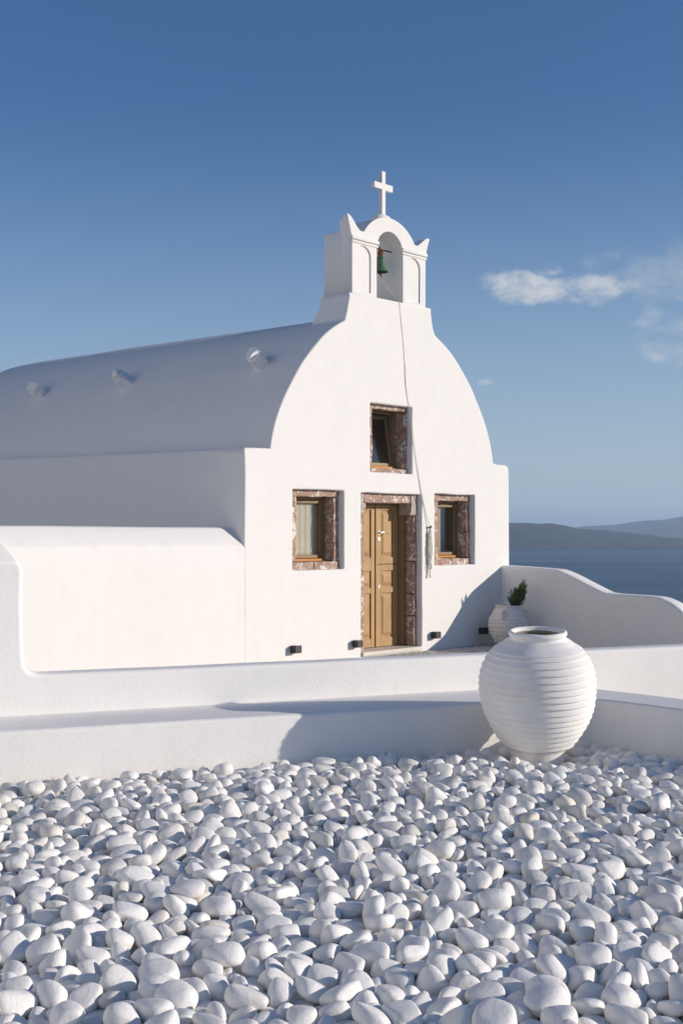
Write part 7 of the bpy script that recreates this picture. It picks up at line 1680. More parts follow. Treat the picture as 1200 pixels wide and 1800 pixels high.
    1736,7690,-70,-11,-10,23,21,89,1827,7709,-52,-83,30,1,21,105,1932,7683,-54,49,-13,42,19,112,2022,7688,-73,-6,16,122,7,81,2105,7715,-70,-21,10,-120,16,79,2218,7759,-73,-2,16,69,7,80,
    2264,7697,-76,5,14,50,22,73,-979,7821,-44,2,-90,-85,22,111,-873,7858,-74,61,-112,0,15,121,-801,7789,-61,-14,2,96,9,102,-699,7786,-60,-16,-4,108,0,115,-620,7755,-72,58,77,67,23,76,
    -542,7760,-59,8,-8,121,6,119,-448,7796,-75,-2,-4,97,14,86,-347,7802,-61,-13,12,9,0,114,-243,7801,-45,72,33,84,9,101,-163,7773,-20,4,11,122,18,101,-74,7807,-68,-44,30,-36,6,94,
    5,7755,-76,7,-3,122,19,87,75,7760,-83,3,-8,-79,15,78,153,7766,-65,7,23,122,2,112,266,7760,-61,-18,16,-125,16,102,392,7772,-73,2,-9,-119,18,110,350,7827,-36,-23,-65,70,3,88,
    552,7792,-9,-23,-41,10,12,109,598,7805,-66,-7,-5,-115,21,99,696,7773,-76,-4,-8,124,12,78,779,7796,-47,-96,10,-52,20,98,856,7781,-62,-23,1,-103,16,101,909,7782,-27,-39,43,60,7,84,
    997,7803,-61,9,-5,-43,20,117,1111,7810,-39,15,34,-11,3,122,1239,7820,-49,116,24,35,9,112,1338,7791,-60,-73,-93,21,16,118,1427,7768,-68,83,-9,-17,23,89,1517,7798,-28,-96,-37,-16,3,101,
    1572,7812,-76,-11,12,-72,17,77,1650,7786,-70,-7,3,42,12,99,1761,7799,-70,8,-2,80,10,107,1855,7782,-49,105,-55,-18,3,110,1966,7765,-67,3,-1,94,22,103,2059,7767,-70,-30,-22,55,4,95,
    2145,7790,-67,-12,-6,72,13,87,2297,7772,-60,-24,103,-68,14,88,2378,7764,-47,88,-37,83,23,100,-797,7890,-43,-5,-74,2,0,104,-632,7833,-29,-2,-7,-72,20,105,-607,7831,-79,-2,-10,24,10,72,
    -514,7873,-67,7,-12,-90,19,121,-429,7909,-71,-6,-1,-85,10,102,-345,7888,-62,26,-51,21,15,114,-267,7884,-70,-12,10,-124,21,89,-166,7870,-64,-2,3,-114,22,112,-59,7884,-65,-7,6,100,1,93,
    -2,7842,-73,5,17,-108,0,78,81,7839,-63,-24,-7,45,6,114,185,7858,-76,-2,2,-108,4,94,285,7862,-70,5,-5,-103,14,106,394,7862,-70,9,-10,-46,11,100,491,7828,-72,8,-1,21,12,91,
    564,7901,-66,-56,-40,70,6,99,669,7851,-83,-101,77,-1,15,78,730,7870,-77,-1,4,95,4,91,813,7852,-74,-33,-119,30,18,106,922,7867,-62,-15,7,45,0,110,1011,7890,-14,94,75,18,19,101,
    1078,7896,-66,-1,-3,126,22,107,1186,7896,-78,1,-3,78,14,74,1271,7912,-65,-3,-23,64,16,93,1348,7900,-57,41,14,91,5,94,1434,7848,-68,-5,9,-15,17,105,1610,7861,-25,-14,40,-68,21,103,
    1631,7900,-79,0,7,-76,15,96,1700,7900,-51,42,-3,93,19,122,1815,7917,-71,106,70,7,14,106,1904,7864,-65,-9,14,-24,0,101,2008,7844,-79,-4,3,102,4,82,2088,7872,-67,-5,-10,-15,21,96,
    2191,7879,-69,4,0,-116,20,90,2298,7859,-71,-7,7,127,14,104,2401,7849,-75,2,4,81,18,101,-644,7928,-61,8,-12,112,21,117,-577,7980,-36,12,-26,-48,2,77,-516,7990,-68,9,-4,-123,14,112,
    -381,7944,-18,15,-26,-15,22,93,-337,7968,-71,5,6,124,12,96,-220,7955,-59,-94,30,4,20,90,-108,7958,-53,12,-58,-112,22,107,25,7926,-71,0,-5,123,14,101,101,7916,-23,15,-20,58,18,112,
    140,7945,-66,4,-10,77,21,100,244,7952,-55,18,44,-102,20,95,332,7952,-43,89,31,-82,21,105,430,7946,-70,0,-15,98,21,88,516,7915,-34,23,-74,-54,3,109,585,7988,-19,17,-8,83,20,106,
    650,7911,-49,42,-11,38,16,114,750,7949,-52,76,-6,11,5,94,853,7943,-55,-5,-10,79,5,113,986,7966,-72,-122,33,-6,10,104,1086,7997,-55,-85,-60,35,1,95,1148,7957,-44,39,87,-43,11,98,
    1229,7922,-16,-11,-47,68,17,112,1423,7945,-73,17,2,-75,22,87,1479,8011,-79,-6,-4,126,15,100,1506,7942,-76,8,12,-110,8,76,1574,7921,-64,-55,-26,54,7,99,1647,7977,-47,-113,-7,56,21,113,
    1744,7972,-68,-10,-22,38,16,85,1906,7971,-42,-48,61,33,11,106,1980,7916,-60,-44,12,4,12,96,2075,7960,-46,-92,53,-65,20,104,2146,7951,-71,2,4,74,18,114,2248,7943,-76,7,-6,-127,14,83,
    2337,7933,-79,-1,-3,3,18,82,2426,7961,-75,9,3,-96,14,88,-420,8041,-68,11,6,112,1,85,-327,8068,-70,9,15,29,22,97,-254,8031,-62,0,-24,83,16,100,-163,8034,-60,0,10,-126,5,102,
    -35,8033,-65,7,5,124,12,117,92,8022,-69,-11,9,61,8,100,157,8034,-83,-2,7,-55,15,77,191,8025,-37,4,47,36,8,126,293,8040,-67,-23,-13,33,3,96,386,8021,-48,28,24,36,16,114,
    476,8018,-78,-2,5,93,15,105,555,8000,-74,2,9,-35,19,93,646,8023,-65,13,-8,-70,11,112,743,8036,-64,5,-4,89,20,106,834,8067,-27,15,98,-23,14,123,921,8057,-62,-2,-1,39,8,120,
    1013,8046,-51,30,34,-35,1,105,1148,8036,-4,-8,6,-96,9,108,1238,7989,-59,69,-101,-32,19,105,1461,7993,-24,77,-95,-21,17,102,1564,8025,-72,-6,8,119,14,100,1564,8106,-44,-26,42,111,1,99,
    1718,8049,-68,-96,80,-20,16,93,1821,8047,-56,5,5,126,13,115,1934,8028,-71,-11,14,-10,0,84,2024,8025,-75,3,5,-113,22,77,2108,8046,-76,10,-9,-99,19,86,2182,8039,-51,51,39,-7,1,96,
    2285,8034,-67,-3,0,27,22,102,2373,8045,-39,23,91,26,1,113,-231,8139,-51,-90,-25,16,14,100,-121,8138,-74,-68,-107,4,6,115,-45,8156,-56,43,73,80,0,118,43,8109,-53,-59,-55,95,21,101,
    167,8110,-55,-22,7,-121,16,119,267,8122,-64,-6,6,125,1,96,364,8111,-64,-15,-33,-122,13,78,443,8095,-79,-1,5,69,15,99,523,8091,-67,12,37,97,2,101,599,8109,-75,-8,1,56,2,89,
    727,8102,4,115,-37,36,5,121,786,8154,-60,73,-103,8,9,107,901,8156,-71,8,-2,-126,4,119,1004,8147,-64,-22,44,-94,8,108,1074,8094,-58,-53,-68,89,21,92,1627,8181,-69,6,12,124,19,114,
    1639,8083,-74,-6,8,-35,19,92,1746,8144,-69,6,-1,-2,12,104,1791,8208,-8,-11,-53,79,12,92,1924,8106,-68,-1,10,126,20,93,2033,8095,-66,2,85,94,0,92,2152,8134,-68,17,-2,-101,22,101,
    2235,8110,-68,18,31,73,17,83,2282,8124,-25,-26,-30,72,3,87,2455,8072,-69,-11,-12,70,3,95,47,8218,-68,2,1,-124,12,106,132,8184,-72,7,-3,37,1,75,203,8195,-64,-20,-5,90,23,91,
    277,8217,-74,3,5,105,18,105,347,8190,-71,-1,11,-118,8,94,499,8173,-41,-36,-47,-82,23,104,560,8158,-70,17,-9,-124,23,73,683,8195,-76,-2,0,-5,4,94,751,8239,-47,-25,-54,-109,19,118,
    855,8234,-65,-7,-7,-47,5,89,1013,8260,-15,20,22,-123,13,99,1690,8218,-12,-1,34,-117,9,110,1764,8225,-66,43,2,17,12,77,1855,8199,-53,-21,-18,-48,16,121,1971,8211,-62,-111,-50,16,14,108,
    2084,8220,-65,12,-7,-67,8,110,2243,8190,-64,-45,-16,37,19,96,2309,8154,-71,8,0,-100,2,105,2401,8148,-76,32,-123,10,6,106,148,8269,-72,8,-8,105,20,82,268,8308,-37,-85,-25,90,14,110,
    333,8281,-33,-82,8,97,11,118,423,8298,-70,0,4,59,4,124,560,8246,-49,-16,-40,115,13,113,615,8305,-80,-86,93,0,18,97,670,8291,-44,-96,-54,46,12,111,859,8324,-63,-71,-97,-33,4,96,
    932,8325,-76,0,-1,-102,8,76,1745,8307,-67,3,0,110,22,103,1834,8272,-73,-11,12,-5,0,77,1919,8235,-81,10,1,92,15,91,2034,8238,-8,-13,-27,117,21,99,2141,8303,-55,-58,-7,70,2,103,
    2176,8246,-73,0,-3,44,14,94,2281,8295,-51,52,-24,110,9,103,332,8356,-60,-23,70,102,8,100,442,8407,-52,-90,-9,32,11,110,533,8364,-68,-62,110,1,14,119,713,8403,-49,-85,38,85,1,97,
    773,8346,-57,81,37,41,23,120,935,8356,-23,18,4,125,20,97,1707,8394,-69,5,8,-59,1,82,1761,8379,-29,35,-11,122,3,96,1909,8329,-64,3,-10,-19,6,104,2012,8319,-59,31,-7,-56,5,95,
    2084,8345,-76,8,6,112,18,95,2227,8346,-73,2,-10,60,10,98,617,8459,-66,-13,2,1,13,90,714,8494,-70,14,-14,-59,19,104,796,8441,-67,11,-2,124,5,84,894,8424,-67,6,7,-111,19,119,
    1771,8465,-47,14,-94,-79,9,104,1852,8417,-74,-8,-12,-4,11,87,1942,8406,-38,54,73,79,9,120,2001,8384,-83,-101,-77,5,15,76,2183,8434,-75,10,0,-48,2,88,780,8524,-61,28,86,86,4,97,
    853,8543,-63,16,0,-66,7,112,973,8554,-69,2,-11,24,5,77,1688,8560,-69,-11,11,-125,21,93,1837,8540,-61,-13,-9,15,23,96,1908,8643,-30,-116,5,-48,16,87,2052,8562,-62,22,-15,-22,12,107,
    2127,8495,-84,125,20,6,18,74,1632,8652,-68,9,-26,76,21,82,1766,8606,-72,8,-9,-30,1,74,1847,8626,-67,-16,-2,-123,9,86,1968,8638,-69,-125,-19,-10,12,102,1598,8727,-21,-15,4,-86,21,113,
    1704,8691,-80,2,2,30,4,78,1796,8668,-57,-27,-86,-49,15,118,1890,8721,-52,0,36,-118,13,112,1514,8742,-70,0,-14,-116,11,101,1611,8726,-77,-1,7,19,14,78,1740,8771,-60,-1,18,29,23,99,
    1839,8799,-62,-13,57,-108,7,105,1436,8784,-70,7,24,101,2,96,1611,8836,-70,-2,4,-100,4,124,1731,8918,-75,7,-5,44,18,99,1789,8861,-66,-13,12,57,9,90,-419,3496,-15,29,50,-98,9,92,
    -297,3508,-16,9,20,83,0,100,-237,3508,-25,12,-53,-45,15,99,-10,3529,-22,-7,8,-4,12,101,116,3494,-21,-2,-18,125,0,99,231,3489,-28,2,-11,13,18,109,327,3549,-15,87,-87,-13,4,83,
    476,3548,2,3,-8,-121,5,120,712,3497,-23,-113,-15,-54,20,98,912,3516,0,4,-5,104,3,110,1213,3586,-11,5,5,-1,1,119,-1206,3534,-17,-2,12,-110,13,94,-886,3585,-18,2,12,23,4,103,
    -430,3677,-20,-12,-1,-63,17,84,-330,3617,12,-1,6,-122,5,112,-204,3576,7,-30,15,-122,3,106,135,3692,-5,108,54,-9,4,101,120,3595,-24,6,-11,-13,22,121,208,3529,24,-12,31,117,1,121,
    802,3582,-15,-3,-10,-99,9,107,939,3577,-34,-2,-42,103,19,84,-1217,3628,-41,16,-114,-50,0,81,-1096,3522,-26,10,1,45,11,108,-742,3549,-10,2,14,-112,20,105,-634,3668,-14,-2,-6,40,21,112,
    -545,3806,-8,45,112,-20,1,112,-203,3683,-19,83,-90,6,20,91,-36,3670,-20,6,4,-13,4,111,70,3685,-18,-42,58,-88,6,94,183,3760,-30,-90,-40,-67,20,87,379,3714,-44,-108,-62,12,18,96,
    428,3652,-24,-11,13,-93,21,98,646,3583,-5,-8,12,-39,20,112,677,3658,-4,-86,17,-17,18,124,759,3672,-37,20,-27,-105,2,98,832,3745,-39,16,8,-126,8,89,870,3664,-26,-3,-4,103,5,98,
    1058,3689,-13,8,5,-113,8,125,1243,3675,-18,3,3,-13,11,99,1150,3626,-79,-27,124,-1,18,99,-1253,3830,-23,7,7,-126,9,85,-1227,3700,-23,-27,37,-111,3,100,-1124,3696,-25,-4,-8,-106,14,105,
    -983,3771,-24,106,-58,-39,21,92,-862,3808,-48,66,-97,26,4,118,-708,3782,-68,-49,-95,-68,18,89,-644,3761,-22,24,-5,2,11,105,-179,3777,-16,103,-70,-10,7,112,-45,3821,-29,71,-87,-60,18,100,
    183,3869,6,5,0,-78,10,122,262,3769,-25,18,-14,-60,9,89,463,3758,22,20,-19,80,9,125,693,3715,-9,54,5,-46,11,97,964,3791,-81,-112,60,0,15,85,1060,3847,-61,-79,-68,53,2,100,
    -1208,3912,-33,0,23,118,22,95,-1216,4002,-6,-1,-13,3,12,105,-853,3883,-1,-7,-9,97,13,99,-789,3840,-62,1,-84,13,16,81,-401,3828,-19,106,-26,-28,10,102,-291,3764,-9,63,105,27,0,109,
    -235,3856,-19,49,-76,-82,23,103,93,3824,10,105,-65,-15,14,121,354,3806,-6,23,-34,-29,5,119,568,3798,-18,67,-107,-13,4,97,-1315,3942,-22,0,-60,-103,1,88,-1127,3922,-9,-9,-8,104,21,97,
    -1036,4010,-19,-16,-1,-109,3,121,-868,3970,-36,26,-5,32,11,97,-596,3910,9,35,122,1,8,110,-442,4013,-38,-61,110,-3,18,96,-166,3943,-23,-105,-31,59,17,88,-20,3952,-17,-95,-21,-12,23,90,
    331,3964,-8,-15,-11,50,10,99,481,3954,-14,33,-100,-64,0,98,548,3906,-10,-38,18,-44,1,87,701,3907,-74,-7,8,100,8,83,883,3878,-11,-38,11,-23,11,118,-933,4041,-2,4,-41,108,16,114,
    -320,3953,-57,-41,75,93,8,98,157,4065,-12,-7,3,-29,17,103,424,3970,-38,-10,68,-87,2,109,636,3937,27,-28,121,16,21,122,705,3938,-26,1,-19,-121,1,81,784,3984,-14,-18,-18,-72,14,110,
    1017,4053,-57,41,-101,-42,2,98,1056,3992,-21,-16,-10,-74,19,95,1166,3984,-6,-68,-40,-21,16,97,1355,4008,3,-5,-2,76,23,102,-891,4136,-21,15,-15,-40,11,92,-834,4056,-20,26,37,-95,17,109,
    -737,4073,-23,-16,10,65,8,87,-596,4095,-2,13,32,15,22,115,-523,4012,5,1,-12,122,5,117,-311,4030,-4,21,10,125,11,119,-205,4056,-1,-32,-57,49,16,107,-95,4074,6,-36,11,-59,21,104,
    -49,4012,-38,126,-5,-5,18,81,60,4127,-1,21,24,-67,14,103,463,4060,2,1,125,18,12,95,1126,4065,-3,31,16,-91,21,120,-1181,4098,-17,16,-124,10,19,108,-1077,4125,-16,-120,-30,-6,20,110,
    -741,4172,-4,27,-15,123,5,114,-617,4215,-1,17,-3,40,9,121,-344,4117,-31,-102,-20,-70,15,125,-101,4241,-69,-36,111,-45,18,102,-6,4032,9,113,51,10,10,111,198,4208,-13,-79,99,-6,1,110,
    447,4264,8,32,47,108,13,108,540,4158,-75,-14,1,-111,11,84,565,4094,-11,39,14,-26,8,103,652,4079,-66,54,13,93,15,114,722,4066,-57,82,30,-62,22,88,805,4094,-19,-112,-48,-28,2,107,
    909,4127,-6,48,-53,-96,22,104,1044,4133,-19,19,-15,-105,9,82,1181,4144,-15,3,2,93,7,97,1252,4138,-20,67,10,70,15,104,-1391,4226,-32,89,-82,-18,0,81,-1197,4165,-79,8,2,120,18,83,
    -1189,4214,-29,9,-20,-93,10,107,-974,4275,-23,30,-122,-15,10,82,-860,4288,-13,59,48,96,16,96,-781,4274,-24,81,-13,-57,11,97,-643,4324,9,-33,-122,1,13,82,-518,4209,-30,-11,1,69,19,84,
    -464,4291,-4,-30,-5,-78,22,97,-349,4252,-47,-77,3,-95,10,87,-147,4264,-9,-105,-10,59,1,111,-59,4231,-9,-7,15,-101,12,109,25,4192,-24,-79,97,18,8,98,100,4179,-29,1,-35,18,2,98,
    524,4190,-14,34,30,47,8,105,619,4186,-6,16,-1,75,21,123,712,4232,10,84,-70,-35,9,110,809,4214,-7,-1,6,62,1,108,910,4231,-5,-53,-8,106,19,112,1069,4217,-14,28,-4,-68,2,104,
    1137,4203,-48,50,81,-63,18,100,1260,4237,-8,-8,-2,-113,9,102,1345,4278,-27,-66,-97,-28,16,95,-1304,4291,-7,-121,-38,11,13,101,-905,4352,-39,-4,-2,-120,15,111,-744,4367,-22,-7,28,9,11,84,
    -213,4304,-22,-44,2,-119,15,124,104,4379,4,-26,-105,66,3,121,167,4292,-10,-12,-104,-70,3,93,269,4308,-7,-20,5,82,10,112,662,4457,-30,-27,36,-64,7,86,734,4424,-26,-4,-11,84,14,94,
    868,4323,28,-86,92,-11,13,114,1031,4314,-12,11,1,116,3,85,-1476,4481,-31,-69,-106,12,6,102,-1317,4442,-7,13,-8,-126,17,104,-865,4398,1,-21,13,-17,13,101,-729,4425,-66,-75,75,-44,2,87,
    -601,4459,-3,47,-55,-100,22,123,-543,4363,5,-64,65,-88,16,81,-398,4365,25,-10,5,121,22,120,-272,4455,-7,-51,49,-103,16,120,-211,4438,-26,-67,-30,39,6,100,-16,4406,-33,6,-2,7,14,87,
    184,4423,-31,113,-57,-13,14,97,239,4382,10,8,-50,-110,10,105,346,4391,-3,-20,-8,119,14,114,495,4344,14,-117,47,-15,22,87,517,4427,-10,-57,8,-54,4,117,888,4415,-18,76,10,-12,0,86,
    1221,4333,-19,10,-5,12,13,97,-1268,4492,-37,0,-7,-34,2,96,-1060,4462,1,-1,-22,34,5,120,-870,4495,-28,6,-1,-2,19,91,-734,4517,-65,36,33,117,1,84,-689,4444,-14,-97,-68,39,8,104,
    -486,4480,-4,-14,65,104,8,114,-416,4524,-27,25,120,31,4,93,-311,4576,-17,92,77,22,4,113,-233,4550,-21,18,3,-112,7,105,-148,4524,-19,-44,-11,38,17,101,90,4474,-7,30,2,121,1,98,
    53,4571,-5,25,-15,-109,9,105,254,4478,2,-24,-104,69,23,112,484,4584,-9,-23,18,-64,13,113,604,4563,-25,16,-29,122,16,100,850,4491,-18,-116,51,7,12,85,831,4524,-62,-89,7,15,11,85,
    1016,4439,2,15,0,56,12,107,1022,4535,-46,92,34,-58,2,113,1104,4397,2,50,16,63,11,122,1223,4422,-11,38,11,-43,10,99,1327,4393,-20,35,1,8,5,84,1437,4422,7,105,-66,-24,3,119,
    -1330,4548,-45,0,73,-89,17,99,-1277,4520,-81,1,-9,-35,15,87,-1171,4483,-2,-11,33,-97,21,122,-823,4598,-5,5,40,97,8,125,-658,4538,-35,-73,-95,-39,22,101,-551,4560,-24,-124,-22,-13,19,118,
    -376,4604,-20,18,1,-95,8,87,-24,4628,-8,17,-57,-101,22,114,37,4570,-71,-15,124,2,2,84,144,4540,-10,25,-35,-36,6,119,264,4685,-20,-22,-34,-11,19,84,406,4680,-16,-95,84,-8,21,92,
    1268,4706,-1,123,-9,-7,14,109,1377,4584,-52,46,71,91,22,95,-1458,4648,-31,-10,-29,-73,15,89,-1241,4639,-13,-102,-69,29,0,94,-1047,4656,-20,-7,6,79,11,94,-952,4683,-12,-15,45,103,13,110,
    -716,4622,-1,33,14,119,5,113,-638,4648,-14,104,-14,-57,10,100,-450,4613,-20,-42,-22,42,23,85,-212,4676,-5,4,-9,-126,13,97,-150,4605,-21,117,-32,-3,11,88,92,4652,-34,80,87,47,0,100,
    180,4671,-12,75,99,-21,14,105,250,4562,-14,10,-16,3,1,97,226,4763,-23,25,-18,-83,19,103,893,4576,-47,-51,-83,-65,17,100,1018,4672,-29,3,4,118,0,82,1386,4682,-9,-106,62,-15,12,101,
    1485,4673,-13,94,-85,0,2,112,-1522,4676,-13,99,-79,-4,10,106,-1435,4705,-53,13,-70,46,19,95,-1354,4752,5,-13,-3,0,9,99,-1171,4750,-25,-6,2,-111,10,122,-1160,4619,-19,43,5,-94,8,109,
    -1060,4736,-9,18,-26,-118,19,106,-880,4754,-29,89,-17,88,20,100,-644,4738,-14,-9,-35,-3,20,102,-490,4694,-5,-20,0,0,4,123,-361,4750,-31,-7,2,-127,4,100,-143,4807,-24,11,3,74,20,102,
    145,4776,5,-1,-16,-110,19,124,287,4811,-30,-60,-111,-13,15,111,907,4676,-10,62,-99,48,16,114,1495,4788,-24,47,-2,-115,8,108,-1523,4804,-12,122,-17,-9,0,112,-1359,4905,-75,1,-3,81,14,86,
    -1250,4774,-18,54,33,-90,8,89,-1023,4827,22,29,12,123,1,112,-942,4786,-12,-22,0,-115,16,99,-821,4903,-2,-22,-30,-118,3,112,-803,4828,-44,32,80,57,0,112,-723,4831,-46,10,1,126,21,83,
    -559,4870,-15,-75,100,-15,21,84,-262,4774,-12,17,9,-26,19,120,-50,4810,-7,-14,-7,72,17,81,37,4780,-21,-95,9,0,23,110,125,4898,14,57,-41,-83,13,111,379,4902,-14,-19,-104,59,16,97,
    372,4784,-9,-33,-37,30,3,108,478,4787,-5,-44,22,-78,6,83,685,4725,-27,3,-11,101,20,99,801,4786,-7,113,-37,-13,22,110,1012,4789,-32,93,72,22,4,97,1173,4860,7,-22,-62,79,0,112,
    -1588,4845,-66,71,-67,-51,0,92,-1482,4888,-17,-5,-26,113,19,112,-906,5019,-34,112,53,25,15,95,-649,4965,2,0,54,5,8,104,-642,4821,-19,-51,107,45,4,95,-475,4798,-27,-2,16,3,8,104,
    -213,4808,-46,24,-10,102,15,86,28,4909,-42,122,18,10,4,99,293,4935,-64,18,-63,-107,2,97,518,4824,-30,-25,-51,104,11,95,602,4849,-19,-99,-57,36,8,99,1036,4944,5,0,9,98,8,100,
    1231,4920,-9,-3,20,117,12,91,1434,4829,-25,-48,69,-69,17,93,-1601,4952,-17,-10,1,100,4,105,-1550,5029,-12,0,124,29,22,100,-1368,4886,-22,12,-21,121,21,103,-1257,4904,-25,-2,-4,-119,19,96,
    -1162,4890,-15,-3,-21,110,8,107,-1002,4932,-82,-124,-27,8,18,85,-839,4983,-17,-100,-59,-17,19,96,-483,4988,3,101,-74,7,9,123,-309,5015,0,123,-23,-19,8,124,-287,4907,-12,-2,11,126,9,103,
    -54,4896,-1,14,-21,124,20,101,38,4981,-13,-9,-16,-99,9,112,265,4965,-15,-16,-39,-16,7,108,345,5011,-24,-6,-68,-29,12,113,408,5009,-58,-102,-31,-7,11,81,618,5041,11,-11,18,125,5,123,
    835,4866,-7,31,-18,-60,23,109,1085,4949,-58,-75,-88,-25,6,91,1288,4979,-2,3,92,79,22,121,1492,4990,-30,-1,-13,-95,15,126,1595,4888,-52,-76,-33,80,21,102,-1635,5046,-55,33,-72,69,16,104,
    -1439,5087,-16,-19,122,18,5,96,-1294,5085,-55,-22,-43,-65,18,109,-1158,5091,-30,-26,-13,-85,19,94,-1018,5035,-14,17,-8,1,0,87,-825,5068,-33,-7,-7,67,14,92,-742,5009,11,14,20,-71,5,97,
    -627,5146,34,5,-4,-23,12,101,-441,5108,-30,16,-32,-86,15,104,-192,5082,-6,116,48,-15,15,125,-96,5080,-31,6,6,-70,15,96,189,4996,6,-56,109,32,0,106,599,4947,-21,-6,-5,-120,2,118,
    730,5085,-62,-28,-61,-107,0,81,791,5050,-16,20,-124,-16,17,117,898,5029,-19,4,12,99,1,103,975,5044,-6,38,-20,119,9,81,1050,5043,-6,60,65,74,0,103,1190,5116,-17,-40,26,-98,0,98,
    1136,4997,-12,16,-14,-85,0,109,1415,5029,8,98,70,40,5,109,1549,5075,-15,-53,-45,62,21,101,1599,4988,-9,5,20,-91,22,96,-1630,5129,-63,29,-10,-5,8,100,-1414,5239,-27,9,11,-73,12,105,
    -1256,5134,-5,13,5,-32,9,108,-1148,5168,-30,3,35,122,22,81,-1063,5105,4,13,-60,110,20,96,-949,5093,-20,18,10,-2,11,99,-867,5141,-8,-15,1,100,12,101,-689,5161,-68,79,-56,54,15,86,
    -536,5083,-31,104,-14,2,23,101,-503,5156,-19,-16,-3,126,17,98,-245,5138,1,-39,75,-87,11,114,-147,5156,-24,19,112,43,11,84,53,5097,-29,0,0,-81,4,102,134,5104,-6,-91,-63,51,3,89,
    526,5077,-32,-20,-121,27,2,107,614,5144,-8,-6,127,2,0,112,746,5140,-26,-68,-103,5,16,100,976,5170,4,5,-62,111,6,122,1110,5104,-15,-20,-2,107,7,95,1269,5100,8,-26,-49,69,13,104,
    1482,5179,-48,4,42,-25,16,101,-1657,5287,-21,-12,0,41,8,114,-587,5294,-17,-1,7,-66,11,114,-430,5252,-28,81,12,-96,8,101,-51,5239,-10,15,-116,-9,1,104,-33,5161,-2,79,7,3,3,96,
    36,5222,-26,36,110,5,10,110,748,5333,-16,-8,15,-72,10,109,836,5161,-8,-43,-4,-79,16,110,1088,5199,1,79,8,99,1,112,1179,5223,3,-89,76,-46,9,103,1539,5221,-67,-8,-89,84,16,86,
    1551,5172,-21,-19,-120,-13,22,89,-1723,5369,-2,-99,42,-41,11,114,-1624,5208,-22,-15,43,-110,0,96,-1268,5293,-17,48,-52,-101,22,107,-1208,5237,-20,13,-25,-91,8,97,-601,5388,-64,-28,-68,-65,15,105,
    -218,5289,-59,-102,5,-43,15,111,-128,5280,-24,-6,-3,-93,21,91,17,5332,-27,1,58,22,13,88,250,5310,0,-7,18,85,0,105,287,5234,-21,-124,-24,-5,2,93,370,5271,-37,-17,-12,42,23,82,
    473,5327,-4,-29,10,-38,7,111,546,5201,-35,30,-13,29,15,105,1224,5344,-21,19,17,90,18,97,1388,5265,-23,9,21,66,9,81,1618,5310,-21,-19,-10,99,19,107,-1652,5410,-17,8,-19,-58,5,99,
    -1557,5294,-21,-8,5,-112,17,96,-1353,5326,-3,2,3,-16,5,110,-1036,5427,-32,27,-26,-90,2,110,-955,5354,-28,126,3,-11,14,102,-814,5329,-18,-22,2,120,8,105,-667,5401,-18,23,9,123,20,92,
    -446,5342,-8,-11,-50,116,8,115,-328,5356,-6,4,-14,-49,3,85,-53,5404,11,-50,-106,20,19,120,89,5307,-14,42,2,-99,7,102,191,5400,-21,3,21,35,1,115,327,5333,-33,38,51,102,18,100,
    365,5361,-21,-46,-58,86,6,108,584,5350,-3,5,14,-114,7,119,850,5298,-17,81,-97,-16,22,89,940,5363,-11,27,-12,-123,9,86,1528,5374,-58,-103,24,-50,6,104,1712,5420,-12,-5,21,125,22,106,
    -1735,5481,-25,12,-9,29,18,119,-1423,5404,-23,-118,37,27,11,99,-1349,5438,-14,4,5,-48,11,113,-1265,5485,-12,17,8,107,0,112,-1180,5431,-6,95,45,7,8,95,-854,5473,-39,-10,-22,45,2,83,
    -576,5449,0,107,63,-12,10,125,-358,5448,-13,25,15,-92,8,102,-287,5439,-15,-21,-30,71,15,114,-55,5447,-64,-10,-105,69,18,98,155,5494,-23,34,77,78,5,91,294,5414,-9,-4,-10,-91,2,105,
    376,5479,-10,-82,-65,28,16,126,567,5440,-18,-38,40,-112,23,102,1112,5410,-5,-9,-18,-86,1,84,1197,5522,-72,-9,-49,12,15,88,1293,5448,-36,-92,-69,53,21,89,1384,5371,-14,14,10,122,10,107,
    1500,5448,-10,19,55,97,4,104,1666,5498,-81,-123,-32,2,15,88,-1575,5601,-9,67,104,26,9,100,-1459,5484,-56,68,-49,86,15,120,-1354,5562,-9,8,16,114,9,85,-1244,5562,-71,28,48,95,2,81,
    -1191,5531,-17,39,-3,-75,22,111,-1144,5606,-14,-89,29,-31,3,97,-980,5521,-24,20,14,-95,18,112,-644,5555,-14,30,24,97,11,125,-497,5539,-23,16,18,-120,21,98,-169,5470,9,-46,-1,-114,4,123,
    215,5540,-32,-108,60,-24,19,99,304,5539,-32,-7,20,74,12,87,466,5576,-2,96,79,-18,11,121,485,5489,-38,45,-39,-25,15,88,841,5530,3,-15,72,-86,13,95,916,5520,-24,-26,-35,16,12,100,
    1047,5504,2,-7,7,17,11,125,1197,5546,-4,-4,-5,-111,3,124,1310,5563,-26,1,-1,49,11,99,1373,5635,-64,-3,53,66,22,86,1515,5600,-12,-126,1,-13,2,96,-1793,5621,-62,-9,-56,10,20,85,
    -1479,5673,-5,73,103,-3,11,115,-1301,5644,3,-14,33,110,23,86,-734,5564,-19,-18,24,-54,3,98,-454,5620,-25,14,18,20,22,85,-303,5541,-12,10,-11,14,5,98,-107,5612,12,89,87,9,12,105,
    19,5550,0,-112,55,11,13,106,127,5604,-22,46,-118,-3,14,122,221,5484,29,120,-27,-31,8,121,325,5650,-37,14,-114,34,6,102,595,5541,-5,42,25,85,0,105,763,5571,12,117,50,3,9,86,
    1412,5580,-5,-19,-10,105,14,105,1515,5694,-48,101,-31,-70,18,111,1750,5611,-19,-64,-105,-32,22,97,-1803,5706,-47,-2,-60,-11,20,113,-1608,5715,-13,17,-23,-26,20,104,-1358,5826,-18,112,26,1,11,110,
